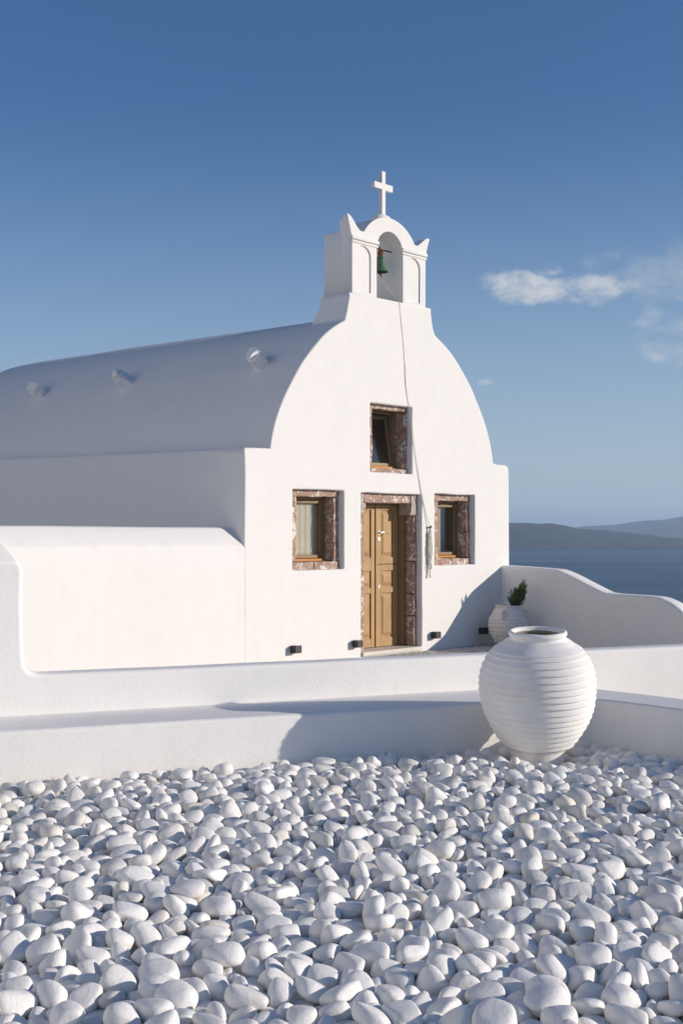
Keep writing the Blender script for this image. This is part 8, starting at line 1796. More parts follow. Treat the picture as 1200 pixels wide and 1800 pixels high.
    -1370,5685,-22,-123,-29,2,6,105,-1235,5632,-29,-12,-31,91,17,97,-1030,5634,-17,13,2,-121,21,109,-918,5689,-2,2,-9,-126,7,104,-767,5697,-26,-3,2,-18,12,89,-564,5609,1,6,10,39,20,105,
    -505,5749,-50,33,-110,-51,4,85,-363,5673,0,-10,32,120,22,104,-276,5728,-16,-15,-25,119,4,115,-161,5718,-13,-4,5,107,23,100,21,5738,22,-75,73,-43,3,112,120,5710,-23,49,-29,93,9,94,
    380,5700,2,30,7,123,5,115,477,5677,-34,121,-13,-35,18,96,552,5642,-21,-39,112,-34,8,99,668,5672,-10,-1,-120,-41,0,83,930,5620,-6,0,13,124,10,96,1027,5589,-37,6,24,92,19,91,
    1073,5721,-15,-15,-56,-71,15,101,1229,5690,5,-4,9,100,10,106,1434,5727,9,-1,123,26,23,120,1626,5612,-14,0,33,47,14,84,1794,5626,-70,8,-7,-92,8,97,-1506,5778,-25,-3,-24,6,3,101,
    -1357,5826,-82,50,-116,-6,18,87,-1112,5782,-28,-9,-8,56,17,101,-585,5715,-12,-44,14,-49,20,98,-424,5857,-5,29,-66,20,17,102,215,5667,-22,13,96,62,8,114,362,5590,2,-111,11,42,0,113,
    323,5879,-13,-34,-39,102,3,89,518,5809,-22,-5,-44,-31,4,95,541,5722,-34,-64,110,7,18,86,733,5766,1,12,-13,-73,1,95,848,5687,17,10,121,30,5,111,936,5786,-5,82,97,2,14,106,
    1193,5798,-5,28,45,115,20,103,1475,5746,-66,-70,90,-48,16,98,1580,5861,16,119,22,-5,9,109,1682,5709,-5,34,67,92,23,108,-1726,5841,-19,-35,95,-75,16,91,-1564,5856,-35,-7,-26,-118,14,110,
    -1236,5823,-16,24,-121,-28,17,103,-1030,5763,-68,23,-33,110,15,105,-1005,5856,-13,2,22,-123,12,115,-859,5794,10,-91,82,-19,22,106,-678,5873,-39,-12,22,-4,21,98,-597,5830,0,107,66,17,22,109,
    -464,5797,-9,-66,2,-58,12,95,-186,5908,-52,-101,-46,-55,18,113,-91,5818,-11,-27,93,-80,23,103,188,5772,-13,13,124,15,20,93,388,5930,-71,-15,-50,-5,15,88,480,5872,-27,-7,5,-127,15,85,
    456,5818,22,-5,0,122,13,109,636,5861,-17,-17,6,-89,21,101,758,5858,-10,-4,-7,43,9,82,996,5865,-28,113,-36,-27,11,101,1049,5790,-1,-3,3,-127,11,113,1239,5884,-15,-35,-107,35,3,110,
    1457,5810,-20,6,59,-89,3,82,1695,5842,-11,-8,-15,110,3,113,1859,5869,-63,111,-29,46,22,81,-1839,5845,-69,16,-124,22,16,91,-1465,5900,-20,34,-7,121,16,100,-1297,5923,-12,20,0,-98,14,103,
    -1138,5923,-58,13,-94,-15,16,95,-833,5957,-26,8,-6,-124,11,89,-697,5959,-1,0,68,-99,23,111,-620,5974,-7,-41,100,-41,14,105,-494,5930,-13,-19,-7,-40,5,92,-131,5946,-35,-8,-1,-32,18,81,
    -156,6028,-23,-102,57,-44,16,83,78,6080,4,63,-97,-47,22,124,261,5913,-50,-65,13,-108,17,99,628,5979,-19,-4,-5,43,13,89,915,5932,-15,-50,113,14,7,107,1021,5926,-7,79,77,-62,20,102,
    1147,5937,-32,17,-32,47,15,114,1208,6017,-67,-4,-53,-51,15,106,1247,5950,-46,28,-10,55,15,99,1307,5922,8,-40,-18,-119,9,120,1542,5936,-9,-106,-55,7,19,102,1641,5945,-23,109,58,30,16,106,
    1823,5842,-6,73,100,28,4,113,1720,5930,-36,-21,-17,-9,6,95,-1798,5998,-35,5,12,-91,14,89,-1545,5955,-18,-16,19,-119,2,115,-1451,5984,-21,30,20,112,1,89,-1378,6024,-17,9,-4,117,20,100,
    -1180,5976,-49,-66,61,37,14,89,-1076,6085,-14,13,-20,-59,9,122,-838,6047,-19,-22,-14,-124,17,96,-423,6026,-8,-3,22,123,1,99,-328,5988,-7,-7,-37,62,19,107,-95,6062,4,97,-51,-27,3,112,
    124,6274,-11,2,12,-71,11,98,296,6032,-9,-120,-2,1,6,103,401,6084,-30,-95,-43,-56,16,83,533,5940,-51,38,-26,-97,18,92,651,6060,-30,8,-15,64,18,85,754,6000,2,-118,36,21,8,95,
    861,5983,-65,30,-73,50,15,96,984,6011,-67,-27,-122,-12,6,103,1115,5876,-11,-57,111,14,4,125,1204,6026,-6,-42,-2,56,0,92,1450,6015,-21,50,-56,-85,23,92,1536,6082,-23,0,10,63,11,109,
    1604,6036,1,-10,26,-78,1,107,1731,5992,-2,98,65,29,14,99,1908,6087,-2,1,-10,77,3,106,-1788,6087,-43,18,-5,-41,18,108,-1647,6067,-36,0,-19,-61,19,106,-1402,6119,-80,-77,100,-3,18,98,
    -1292,6014,-51,88,-32,29,2,105,-659,6078,8,15,4,84,22,123,-290,6100,-5,-77,-75,4,19,114,-103,6165,-9,2,-3,-8,11,96,50,6116,-41,41,14,53,10,88,298,6110,-11,0,-16,-125,11,106,
    536,6026,-8,0,-4,-22,9,102,737,6128,0,21,-25,-103,0,104,868,6063,-14,-14,-124,21,14,114,985,6022,22,31,-7,-82,5,120,1301,6075,-12,-24,32,-108,13,89,1365,6006,-9,-61,-106,-31,4,109,
    1396,6088,-22,14,-25,77,17,107,1499,6143,-5,-32,70,-93,6,106,1648,6208,-20,-97,-53,-62,20,99,1689,6092,-12,-11,23,-96,23,122,-1948,6164,-57,-69,-64,72,17,95,-1705,6137,-20,-66,104,-2,6,111,
    -1586,6166,-16,-40,-117,25,16,110,-1427,6100,-43,-118,-48,-2,18,96,-1273,6115,-67,98,-47,11,18,93,-1159,6163,-14,-18,26,123,7,110,-979,6190,-16,0,-52,-113,2,110,-824,6143,-5,47,20,51,22,122,
    -705,6160,-73,16,-117,-18,15,87,-665,6173,-30,-52,-3,22,21,82,-545,6046,-14,46,118,10,14,113,-315,6189,-25,-79,49,-24,3,81,122,6168,-38,-72,-102,7,6,101,230,6180,-6,20,-9,125,11,97,
    373,6138,-52,-4,89,-26,8,83,522,6177,-40,-39,14,-113,17,88,794,6245,-4,-27,34,-95,20,123,902,6173,4,18,4,91,0,123,955,6214,-41,-72,-18,101,12,93,1426,6174,31,-7,8,64,7,109,
    1477,6255,-11,-10,22,-68,10,125,-1978,6263,-61,74,-60,-54,11,96,-1891,6234,-12,-16,-6,120,9,124,-1658,6235,-26,120,34,-1,6,119,-1439,6236,1,4,7,-66,13,98,-1341,6294,-16,-32,-4,44,21,112,
    -1215,6255,-2,25,-52,-81,10,105,-1061,6232,-12,35,13,95,19,106,-953,6259,-19,-7,9,-126,0,83,-852,6297,-6,-3,20,120,5,103,-748,6321,-11,-38,-113,-8,20,82,-702,6217,1,4,7,32,0,99,
    -591,6257,-23,12,-4,-119,4,125,-494,6190,-19,-100,63,-16,0,121,-400,6214,-18,-18,0,62,12,86,-224,6286,-29,-29,-1,-123,10,84,-144,6243,-35,-16,-85,76,3,84,-68,6237,-24,-14,0,102,23,92,
    56,6279,-22,20,77,88,4,84,268,6371,-22,-12,38,120,4,105,457,6202,-33,-33,52,-23,7,86,526,6353,1,3,-34,-91,9,101,639,6260,-23,27,63,106,18,94,944,6305,-55,34,112,46,19,100,
    1150,6283,-1,-15,126,0,14,107,1190,6196,-16,-18,9,-111,7,93,1354,6195,-22,111,38,32,18,117,1735,6245,-1,7,2,104,20,121,-1820,6375,-61,-83,-9,-91,15,106,-1803,6293,-33,11,-9,75,9,84,
    -1517,6373,-9,-13,-14,-6,0,102,-1485,6294,-30,9,28,-40,2,91,-1229,6367,-4,34,-122,-9,9,108,-529,6373,-5,-18,3,31,20,111,-355,6461,-13,-27,-31,-43,20,92,-287,6324,-10,-28,98,-76,16,98,
    -34,6333,-10,3,24,90,22,106,86,6333,-28,38,-11,117,10,87,166,6354,-35,51,-110,36,16,88,678,6331,-11,96,63,31,21,102,897,6306,-5,32,121,14,21,106,1008,6391,-14,8,2,-110,9,104,
    1103,6401,-21,-93,-79,-33,19,85,1283,6420,-14,-42,12,-49,4,100,1364,6302,-20,4,-41,91,12,104,1580,6351,-78,47,114,29,18,91,1813,6335,3,18,-16,-89,2,124,-1961,6451,-16,-80,-95,25,21,99,
    -1726,6299,-19,-71,96,-30,6,107,-1636,6338,-11,6,-10,-24,17,99,-1430,6330,-47,-55,92,27,8,97,-1276,6496,-29,-3,2,72,2,94,-1141,6423,-26,-7,25,118,4,93,-835,6475,-12,-21,48,20,8,105,
    -681,6425,-12,26,-3,-93,14,100,-519,6475,-30,-10,4,-84,18,109,-210,6366,-19,-3,-54,-71,0,100,-156,6407,-38,12,-40,-14,15,83,134,6452,10,-114,-41,37,14,117,218,6410,-2,105,25,11,10,107,
    338,6431,-21,49,-3,-36,20,101,445,6483,-17,35,-20,-97,10,102,690,6432,-8,43,12,-78,8,105,1431,6421,-25,64,-104,-32,14,95,1615,6341,-10,100,-36,-7,22,94,1911,6226,-6,18,-15,-93,22,111,
    -1763,6523,-19,-6,-15,-37,21,89,-1611,6436,-19,-1,28,-65,5,99,-1366,6397,17,-9,-44,85,13,110,-1163,6495,-14,-30,3,-12,5,93,-753,6472,-54,80,-31,65,20,88,-430,6576,-75,3,-9,-100,18,101,
    -426,6523,0,-2,28,43,5,108,-263,6432,2,36,-2,-116,1,105,59,6482,-19,-60,84,-57,6,118,301,6523,1,7,8,111,3,98,613,6404,-10,-39,37,-71,7,102,1150,6496,-19,0,12,54,23,104,
    1357,6460,-27,37,-51,97,16,115,1456,6513,-4,-50,84,-80,20,82,1676,6466,-19,22,-17,119,4,98,1777,6459,-10,80,93,-22,17,114,1932,6534,-19,-5,-2,117,17,118,-1926,6623,-8,-5,-7,-106,11,97,
    -1799,6608,-65,-31,17,111,2,96,-1690,6603,-52,-20,74,101,19,102,-1600,6555,-6,-16,-12,106,14,106,-1348,6536,-14,-22,-7,-125,9,91,-1213,6591,4,-19,25,-100,7,114,-1034,6519,0,53,4,-100,12,88,
    -871,6514,-59,40,84,2,2,86,-570,6534,-29,-38,19,51,14,84,-232,6593,-26,-22,-10,77,0,88,-120,6506,-1,66,-107,-14,7,97,-26,6557,10,3,30,120,7,108,120,6567,-12,-1,-31,110,3,87,
    315,6630,-8,58,112,5,18,124,502,6582,-6,24,-24,14,13,100,603,6579,-33,66,61,90,12,97,728,6587,-15,-34,-79,92,7,98,826,6469,16,-2,-120,19,5,122,879,6562,-81,-97,-82,3,6,81,
    985,6554,-2,11,-11,-109,12,103,1140,6620,-18,30,100,58,4,101,1498,6632,-42,-12,82,87,7,81,1547,6565,-14,-18,-9,59,17,103,1762,6636,-8,29,4,36,17,88,1862,6629,9,35,-29,-25,20,115,
    -1449,6588,-1,37,-4,9,1,107,-1283,6663,-17,115,-44,-14,4,108,-1074,6619,-19,-7,32,85,4,109,-783,6548,-3,4,27,-124,21,104,-579,6614,10,-24,50,-79,21,124,-497,6696,12,-100,68,-37,5,100,
    -308,6634,-7,-2,29,106,9,98,-247,6700,0,102,-42,-26,9,105,-90,6704,-5,-45,30,70,13,110,-38,6627,-21,-11,110,60,18,119,123,6641,-27,109,-13,47,18,96,216,6620,-21,4,20,112,11,102,
    449,6677,-9,-21,17,-60,14,85,929,6710,-18,-28,-22,-41,22,96,1018,6666,-32,34,74,71,22,82,1198,6650,-29,-31,-121,18,2,94,1446,6689,-22,5,20,65,14,81,1721,6664,-39,59,-14,70,15,125,
    1977,6688,-79,66,-108,-6,18,103,-1693,6742,-19,9,24,-93,11,94,-1372,6702,-7,-51,106,-46,1,85,-1180,6706,-8,122,-8,-10,4,123,-1027,6682,-6,5,-112,55,13,101,-914,6646,16,-9,-11,126,7,113,
    -686,6779,-28,-120,-4,-24,6,87,-393,6933,9,-28,-124,5,6,117,-346,6816,-20,-72,38,-92,16,113,6,6759,6,52,-12,97,13,102,89,6736,-13,-93,-17,66,8,100,390,6767,13,-26,-36,109,17,114,
    586,6726,-36,97,-36,-74,7,121,649,6705,-5,-33,38,-83,13,81,741,6667,-17,12,5,-126,12,98,1052,6755,-25,-51,114,16,17,99,1164,6772,-66,28,-97,12,15,89,1390,6767,-21,6,-16,114,4,108,
    1672,6759,-63,84,-55,65,16,81,1808,6730,-9,22,-3,-102,22,96,2008,6688,-18,12,-4,113,10,112,-2056,6826,-37,-21,19,-58,7,108,-1852,6786,-38,88,83,21,4,81,-1777,6748,-16,36,10,98,9,106,
    -1636,6829,-15,16,50,112,7,96,-1543,6787,5,2,13,-10,9,113,-1264,6806,-1,-13,-63,92,13,105,-1155,6829,8,24,16,120,11,112,-323,6850,-79,-2,-4,121,4,81,-266,6809,-21,-55,-21,89,19,110,
    -115,6795,18,21,14,-124,13,104,-4,6916,-23,-82,22,55,2,107,140,6816,15,-14,-49,86,14,110,240,6719,1,29,-4,79,3,97,626,6834,-11,1,19,110,8,110,892,6855,2,-22,-25,-21,9,115,
    996,6843,-5,-17,3,118,14,106,1846,6824,-31,-10,-2,-96,15,96,2102,6832,-12,-1,22,123,7,106,-2050,6872,-82,4,7,121,15,82,-1630,6901,-13,-70,21,-27,6,100,-1597,6956,-54,17,93,-37,21,87,
    -1317,6939,4,-13,-30,75,3,122,-1425,6857,-15,20,-5,-3,12,121,-1043,6824,-18,-25,-21,43,11,105,-733,6856,-13,67,-96,-41,2,123,-755,6963,-46,76,-40,39,19,103,-640,6847,-9,22,-26,-64,10,105,
    -390,6915,-59,13,90,88,4,103,167,7001,1,-9,11,0,7,113,719,6755,36,-87,82,-37,1,125,1013,6936,-2,87,-21,-28,0,114,1221,6846,13,1,14,55,13,106,1293,6853,-27,30,-45,-53,2,99,
    1621,6843,0,-89,-89,0,22,101,1711,6837,-49,69,-4,62,1,111,2007,6878,-17,46,-20,29,11,110,-1905,6829,-13,29,-9,61,1,109,-1783,6872,-15,75,82,36,23,117,-1225,6941,-7,-35,63,61,7,99,
    -1004,6922,3,-100,52,-33,20,114,-930,6978,-23,90,-6,32,16,91,-846,6979,10,25,38,65,22,112,-754,7043,4,-10,122,-2,13,117,-560,6799,-24,0,112,-30,7,108,-335,7034,9,0,6,-114,3,110,
    512,6874,-17,101,-13,63,15,101,676,6948,-8,9,-31,-99,4,106,879,7003,-21,-3,11,-100,0,87,1116,6938,-4,17,1,92,4,101,1181,7012,2,37,-9,-84,9,99,1325,6934,21,18,7,104,5,123,
    2021,6938,-47,-102,69,4,0,90,2094,6959,-19,-26,-95,80,6,112,-2114,7050,-17,-2,6,64,14,114,-1886,7109,-5,5,-2,114,9,95,-1853,7103,-62,-35,16,24,18,101,-1659,7042,2,20,-26,-68,1,105,
    -1466,6961,5,41,14,86,22,118,-1458,7082,-55,-3,-73,4,0,82,-1267,7050,-11,46,11,-117,13,84,-1186,7005,-8,-45,-34,113,17,108,-1085,6955,-8,99,5,69,1,93,-1023,7014,12,46,-38,63,19,94,
    -927,7157,-54,-75,-11,-100,1,85,-802,7130,-4,-69,-47,-46,23,106,-549,6993,-26,2,4,113,12,98,-373,7133,-18,-63,-21,49,23,86,-109,7004,-16,-9,-13,113,20,96,37,7058,-18,66,88,50,22,103,
    261,7051,8,49,-14,-41,1,115,523,7006,-2,-15,-63,-102,22,121,634,7034,-21,7,18,-34,2,107,814,7015,-51,71,17,86,1,103,958,7082,6,15,-13,-5,1,114,1102,7063,-17,-18,-43,118,23,87,
    1258,7196,-18,109,62,22,4,110,1351,7130,-11,32,-121,-20,10,112,1531,7091,-72,-16,19,113,4,89,1786,7025,-23,6,20,75,5,83,1946,6992,-5,-67,105,-2,21,125,2078,7053,-18,-5,9,86,14,86,
    -1989,7064,-30,-8,-1,-16,21,93,-1764,7156,31,54,114,8,9,115,-1713,7154,-23,111,58,10,18,122,-1622,7141,-5,98,80,-2,18,113,-1550,7214,-10,11,-6,114,20,101,-1218,7121,-2,-55,72,-46,3,92,
    -1038,7156,3,71,-92,21,22,115,-868,7167,-46,7,-71,-16,4,91,-702,7156,3,-2,-4,-71,13,95,-591,7098,-17,18,15,-44,19,102,-442,7208,10,-5,10,-87,3,125,-217,7123,-21,79,3,51,22,86,
    -31,7051,-16,17,57,72,23,104,124,7128,-13,-77,-21,-4,10,96,459,7110,34,4,2,-126,9,126,511,7127,-22,-17,-126,2,15,100,804,7108,-15,-1,6,-43,8,105,1116,7156,-8,-68,-13,52,11,109,
    1547,7099,-27,-7,-15,122,4,83,1688,7130,-3,-28,8,-11,3,100,1828,7129,-27,-50,-21,69,7,106,1924,7153,-8,80,98,-4,21,110,2094,7157,-47,53,-9,-110,21,101,-2199,7103,0,-67,73,-47,0,106,
    -2127,7186,-6,117,-45,-8,5,118,-2026,7200,-12,39,-50,-91,23,108,-1752,7255,-21,-86,-86,-35,23,119,-1476,7168,-61,-22,48,-49,14,86,-1422,7184,-10,-43,-10,-45,3,97,-1259,7267,-6,-5,-27,-109,2,113,
    -1144,7189,-11,7,-7,92,5,109,-980,7211,-25,49,18,-36,18,92,-809,7210,-15,54,-13,-39,22,93,-475,7240,-83,65,-109,-2,18,82,-465,7274,-47,-9,-2,-83,10,82,-306,7192,-28,1,4,57,2,91,
    -54,7236,3,-8,-12,52,21,105,220,7198,-27,-43,102,-55,6,102,255,7161,-43,43,-61,-103,8,88,373,7178,-37,57,77,-24,18,123,570,7184,-13,6,13,121,4,109,672,7227,-7,18,-35,-92,14,109,
    824,7258,-12,-49,-19,34,8,105,1367,7266,-32,-84,-38,-55,16,83,1510,7174,3,65,99,22,23,104,1569,7026,-25,105,13,7,22,86,1704,7243,6,25,-60,109,23,96,1803,7222,-21,-9,-15,114,9,97,
    1890,7286,-11,-3,-15,-21,11,121,2048,7205,-63,-72,49,-92,15,98,2201,7191,-7,4,5,119,2,114,-2236,7294,-40,-15,-45,-16,22,111,-2083,7232,-54,12,-47,90,6,103,-2015,7344,-24,-82,-96,-8,12,123,
    -1928,7228,0,-16,-20,114,3,112,-1581,7337,-11,27,-19,-116,3,104,-1460,7289,-3,-89,-90,6,13,100,-1348,7302,-1,14,37,-120,23,119,-1218,7374,-16,-4,123,-25,21,119,-1063,7266,-5,25,-16,-5,21,100,
    -874,7352,-12,-32,20,9,3,110,-686,7336,7,-57,14,-29,1,112,-609,7246,-13,22,27,-101,12,101,-465,7307,-82,-70,-106,3,15,82,-222,7205,-15,22,5,-21,20,95,279,7310,11,-57,44,-50,14,121,
    458,7398,6,69,-99,28,17,123,581,7276,0,23,16,111,0,108,913,7321,-24,10,22,99,10,87,1008,7347,-40,-56,75,63,6,99,1117,7239,7,74,-44,72,5,106,1378,7354,-16,-11,-29,96,12,101,
    1521,7336,3,-27,17,107,9,113,1775,7326,-16,-12,28,-110,13,102,2254,7254,-61,-85,17,-93,15,105,-1905,7452,-70,-11,76,-98,6,83,-1755,7416,-34,10,104,72,18,107,-1697,7346,-16,-20,18,-111,1,91,
    -1489,7405,-21,9,7,98,18,109,-1423,7374,-44,64,-51,-53,2,92,-1366,7389,7,-7,-127,1,10,97,-1300,7457,-17,-11,-20,112,13,106,-1066,7337,-16,1,-55,114,0,87,-481,7338,9,20,-6,57,0,122,
    -271,7506,-19,3,-8,-105,10,84,114,7336,-22,6,107,68,23,109,173,7381,16,-11,-112,43,23,109,335,7344,-10,43,84,78,10,94,918,7414,-42,-15,117,-48,20,87,950,7492,-27,14,-35,-68,17,95,
    1100,7364,-22,-92,-86,11,4,114,1282,7398,-21,-22,-55,-84,9,97,1604,7411,0,-5,120,-22,14,104,1719,7405,-12,68,7,-1,7,102,1924,7378,-12,-22,14,-26,9,98,2064,7275,-50,93,-23,-40,22,99,
    2201,7376,-57,-49,57,94,8,82,-1736,7509,-43,2,-71,9,0,105,-1505,7562,-22,1,-8,47,10,107,-1402,7471,-19,41,16,88,20,97,-1223,7521,-17,-14,-11,-86,9,82,-925,7511,-28,53,-7,89,15,107,
    -753,7418,-10,1,-8,-110,3,108,-277,7288,-16,-45,118,14,10,91,-130,7366,-19,-58,-10,-73,12,91,-2,7367,-15,-2,-5,-56,1,87,-9,7452,14,4,13,-42,23,108,232,7444,-9,9,10,-9,7,106,
    323,7463,-2,44,66,-15,7,107,394,7463,-34,-89,-76,43,6,88,638,7415,4,22,5,-121,17,122,832,7408,6,35,24,7,22,108,1264,7508,2,-113,29,18,3,99,1791,7518,0,-13,-12,16,21,119,
    2049,7499,4,105,-70,14,1,126,-1169,7588,-10,-23,5,-35,17,104,-1120,7475,-24,4,23,76,22,104,-899,7461,-18,72,-89,-51,10,99,-709,7503,-46,20,23,99,15,98,-594,7445,-19,41,11,-64,8,107,
    -439,7560,-15,-13,-79,-90,1,121,-133,7448,-7,10,-35,120,3,110,144,7522,-5,-26,-23,115,13,101,221,7548,-59,-30,-97,-15,15,87,360,7530,-6,-46,59,100,8,109,459,7585,-21,38,21,9,1,114,
    560,7582,7,-43,3,91,10,100,705,7516,-13,38,77,92,18,102,888,7556,5,67,0,108,5,106,1078,7469,-8,-53,7,-79,22,90,1135,7499,-38,72,-16,-89,2,109,1328,7480,-54,-31,22,121,10,101,
    1497,7554,-5,-5,-13,-126,22,93,1614,7507,-8,99,-43,-32,1,92,2154,7557,-19,-123,-31,-4,10,113,2253,7533,-57,-36,68,-80,13,83,-1365,7598,-48,-15,68,14,7,103,-1279,7600,-2,2,57,103,5,110,
    -1076,7567,-37,-33,59,106,22,87,-816,7537,-4,119,9,12,22,113,-654,7540,-8,42,15,35,5,102,-711,7589,-24,29,20,3,4,108,-550,7540,-18,-91,-84,-24,12,95,-424,7674,-7,3,37,-64,13,86,
    -336,7642,10,-11,-27,54,21,110,-228,7582,5,-104,7,-46,23,110,-142,7635,-24,55,-89,69,23,82,-69,7622,-39,40,66,-74,8,107,43,7642,8,14,7,13,9,114,207,7602,-24,116,11,-21,4,86,
    350,7586,-33,-20,107,65,10,86,667,7594,-65,-21,-11,-106,8,81,737,7559,-17,-13,-45,117,3,85,1042,7556,12,15,-18,114,5,107,1173,7600,-7,0,-10,127,3,110,1319,7638,0,94,85,3,5,103,
    1694,7590,-15,-18,25,93,7,104,1691,7481,-28,-53,-104,42,6,84,1784,7640,2,-24,-30,114,13,120,1940,7608,-8,123,22,21,22,114,2071,7633,-33,-100,72,-20,6,98,2178,7610,-75,121,6,20,18,94,
    2264,7628,-24,20,-31,-88,22,109,-1204,7689,-22,43,35,57,4,105,-1112,7682,-9,-10,-12,-84,3,120,-978,7752,-45,13,51,-2,6,102,-844,7709,-10,104,-67,-3,5,103,-739,7698,-26,7,0,124,13,83,
    -621,7677,-18,-40,9,-39,3,89,-527,7729,-12,-122,33,6,14,119,-522,7849,-2,-14,-7,126,12,105,-117,7850,-1,-14,1,-122,11,126,55,7736,-31,-35,115,-41,8,85,122,7672,-39,-107,63,22,21,84,
    204,7652,-46,104,-4,-8,18,83,399,7748,-19,19,-33,20,5,81,472,7675,2,-2,-11,-13,10,105,616,7681,16,29,-13,57,9,120,695,7650,-19,62,-18,-78,4,94,774,7642,4,-26,-123,7,5,89,
    933,7608,-24,-32,-51,94,6,91,1047,7721,1,102,-64,-26,11,106,1122,7715,-2,89,-35,-74,22,97,1199,7708,-13,-30,-28,-74,20,103,1290,7714,-56,-35,-38,-116,20,99,1422,7637,-7,18,-1,-72,4,112,
    1468,7741,-7,-91,-29,-14,6,109,1626,7734,-12,-19,15,6,17,104,1707,7707,-6,57,46,51,10,114,1782,7780,-8,13,119,19,17,100,2028,7734,-22,-91,88,0,13,88,2144,7694,-25,5,10,41,22,94,
    2225,7714,-25,-94,-68,25,6,105,-904,7760,-53,48,-8,100,17,108,-862,7841,-17,-66,-90,39,16,109,-734,7800,11,3,-17,-50,1,123,-425,7767,-18,27,115,39,10,108,-214,7690,0,-97,81,10,13,109,
    9,7804,-7,1,-12,-73,5,117,183,7786,-15,-8,33,105,10,114,320,7746,-30,104,41,-32,23,85,674,7747,-25,23,47,110,15,114,722,7792,-7,70,-42,-32,22,99,902,8018,6,-14,11,-98,17,113,
    933,7844,-2,5,4,111,4,109,1179,7809,5,39,15,66,10,100,1350,7725,-3,54,20,-42,7,114,1495,7892,-29,-95,82,-16,20,97,1787,7866,-15,-7,-12,126,0,105,2104,7805,-22,-85,92,-15,6,117,
    2217,7819,-29,-27,-123,-10,4,120,-722,7903,-29,6,-20,103,11,101,-729,7906,-78,0,7,-79,4,87,-407,7860,-22,20,-9,20,11,100,-321,7810,10,-15,-2,-51,9,108,-237,7900,-3,99,18,10,23,122,
    97,7857,7,-116,16,-16,20,103,187,7898,-18,12,-6,73,7,106,241,7829,-30,7,-32,-34,18,97,281,7897,-14,-5,18,121,5,88,457,7803,-24,42,-20,-82,22,95,652,7839,-6,80,59,38,22,101,
    729,7870,-33,13,3,34,15,114,820,7865,-3,1,32,-54,0,110,954,7951,-26,-85,92,-16,4,107,1095,7951,12,-54,88,34,23,102,1304,7854,11,106,-63,-8,2,124,1411,7910,-16,4,19,57,7,95,
    1517,7864,-78,104,-72,4,2,81,1687,7814,-23,7,0,127,19,101,1910,7824,-13,-3,96,83,23,89,2018,7838,-24,33,7,16,22,105,2275,7896,-24,-25,-11,-40,3,96,-572,7910,-32,35,-2,112,15,85,
    -475,7955,-12,-8,22,-75,17,120,-297,7986,-24,9,6,-77,14,96,0,7933,-5,0,2,89,13,114,214,8101,4,-38,17,47,7,107,422,7920,-9,-99,78,-8,13,105,603,7902,13,-56,110,-26,16,125,
    1143,7886,-11,-22,-105,-38,23,104,1316,8087,-53,26,106,33,22,104,1549,7992,-22,-6,-7,81,4,112,1726,8000,-3,21,27,-117,13,96,1813,7949,-15,-10,0,-119,21,97,1895,7932,-71,-60,-47,-95,15,83,
    1993,7967,-36,-22,41,108,8,96,2378,7906,-47,-9,-11,-124,15,113,-378,8048,-11,82,-94,-24,7,108,-118,8087,-3,-29,8,-2,3,113,-100,7995,0,-45,-1,12,12,98,95,8048,4,35,-21,-97,0,103,
    437,8095,-12,-22,-39,-118,20,123,492,8008,-39,-27,124,4,18,107,576,8106,-12,123,25,12,22,123,686,8002,-14,-103,-71,19,21,88,932,8125,-19,8,3,-124,8,86,1032,8009,11,-12,27,-94,21,109,
    1250,8088,-67,75,89,43,18,112,1746,8112,-3,26,22,79,17,114,1989,8043,-15,-20,2,-11,0,114,2109,8072,-14,-50,77,-79,23,114,2217,7974,-23,58,7,20,0,112,2344,7978,-62,-42,-39,-64,15,113,
    -196,8101,-51,75,-30,78,18,104,8,8040,-18,-37,-120,3,10,96,277,8184,-10,-13,-5,-57,22,122,422,8164,-56,-47,-91,-51,15,122,646,8171,-32,14,-38,92,20,98,682,8112,-76,-38,121,-1,14,85,
    856,8165,-17,27,16,122,20,92,1532,8229,-58,-49,-17,99,14,94,1668,8095,-22,-22,15,-90,3,99,1867,8107,-2,8,35,122,11,126,2063,8153,-56,-10,107,59,4,102,28,8200,-7,-8,5,125,12,114,
    89,8137,-61,4,-81,21,15,106,466,8236,-62,28,-85,-73,17,88,941,8198,-37,-6,-124,25,18,97,1981,8146,-16,58,-82,-69,23,107,133,8245,-23,-7,-15,92,19,105,214,8290,-59,57,-59,-38,0,93,
    402,8244,-20,8,-14,95,20,92,913,8277,-35,24,123,21,23,86,1785,8300,-11,-16,27,-122,3,96,1907,8272,-16,-9,125,21,0,118,2094,8358,-32,-25,9,-120,19,109,2173,8209,-24,-5,-25,117,3,94,
    2357,8225,-63,19,49,109,11,105,473,8339,-21,17,-3,-105,22,101,820,8297,-24,35,-8,41,17,96,1833,8346,-60,-9,115,-16,18,105,2178,8380,-40,-23,-17,114,11,84,637,8386,-48,19,52,-46,3,85,
    982,8448,-13,-63,-105,-31,5,110,1875,8484,-63,-119,-23,18,23,94,1965,8499,-72,-55,113,5,14,87,2040,8450,-43,-12,12,-122,22,126,2123,8398,-78,7,-4,-59,18,86,679,8492,-24,9,-28,-75,20,85,
    899,8516,-11,23,12,47,14,107,941,8496,-68,-22,-56,98,4,85,1750,8531,-65,-102,-31,37,6,90,1916,8552,-79,-5,5,59,15,97,1614,8590,-20,-5,-5,-5,5,110,1710,8645,-57,32,-100,-66,14,87,
    1667,8762,-62,92,-59,-59,18,91,1930,8561,-33,10,-12,-123,22,97,1478,8808,-25,6,-5,-21,1,104,1782,8728,-38,24,69,-66,14,111,1698,8876,-19,-101,76,-4,13,115,1511,8836,-77,9,0,-122,4,94,
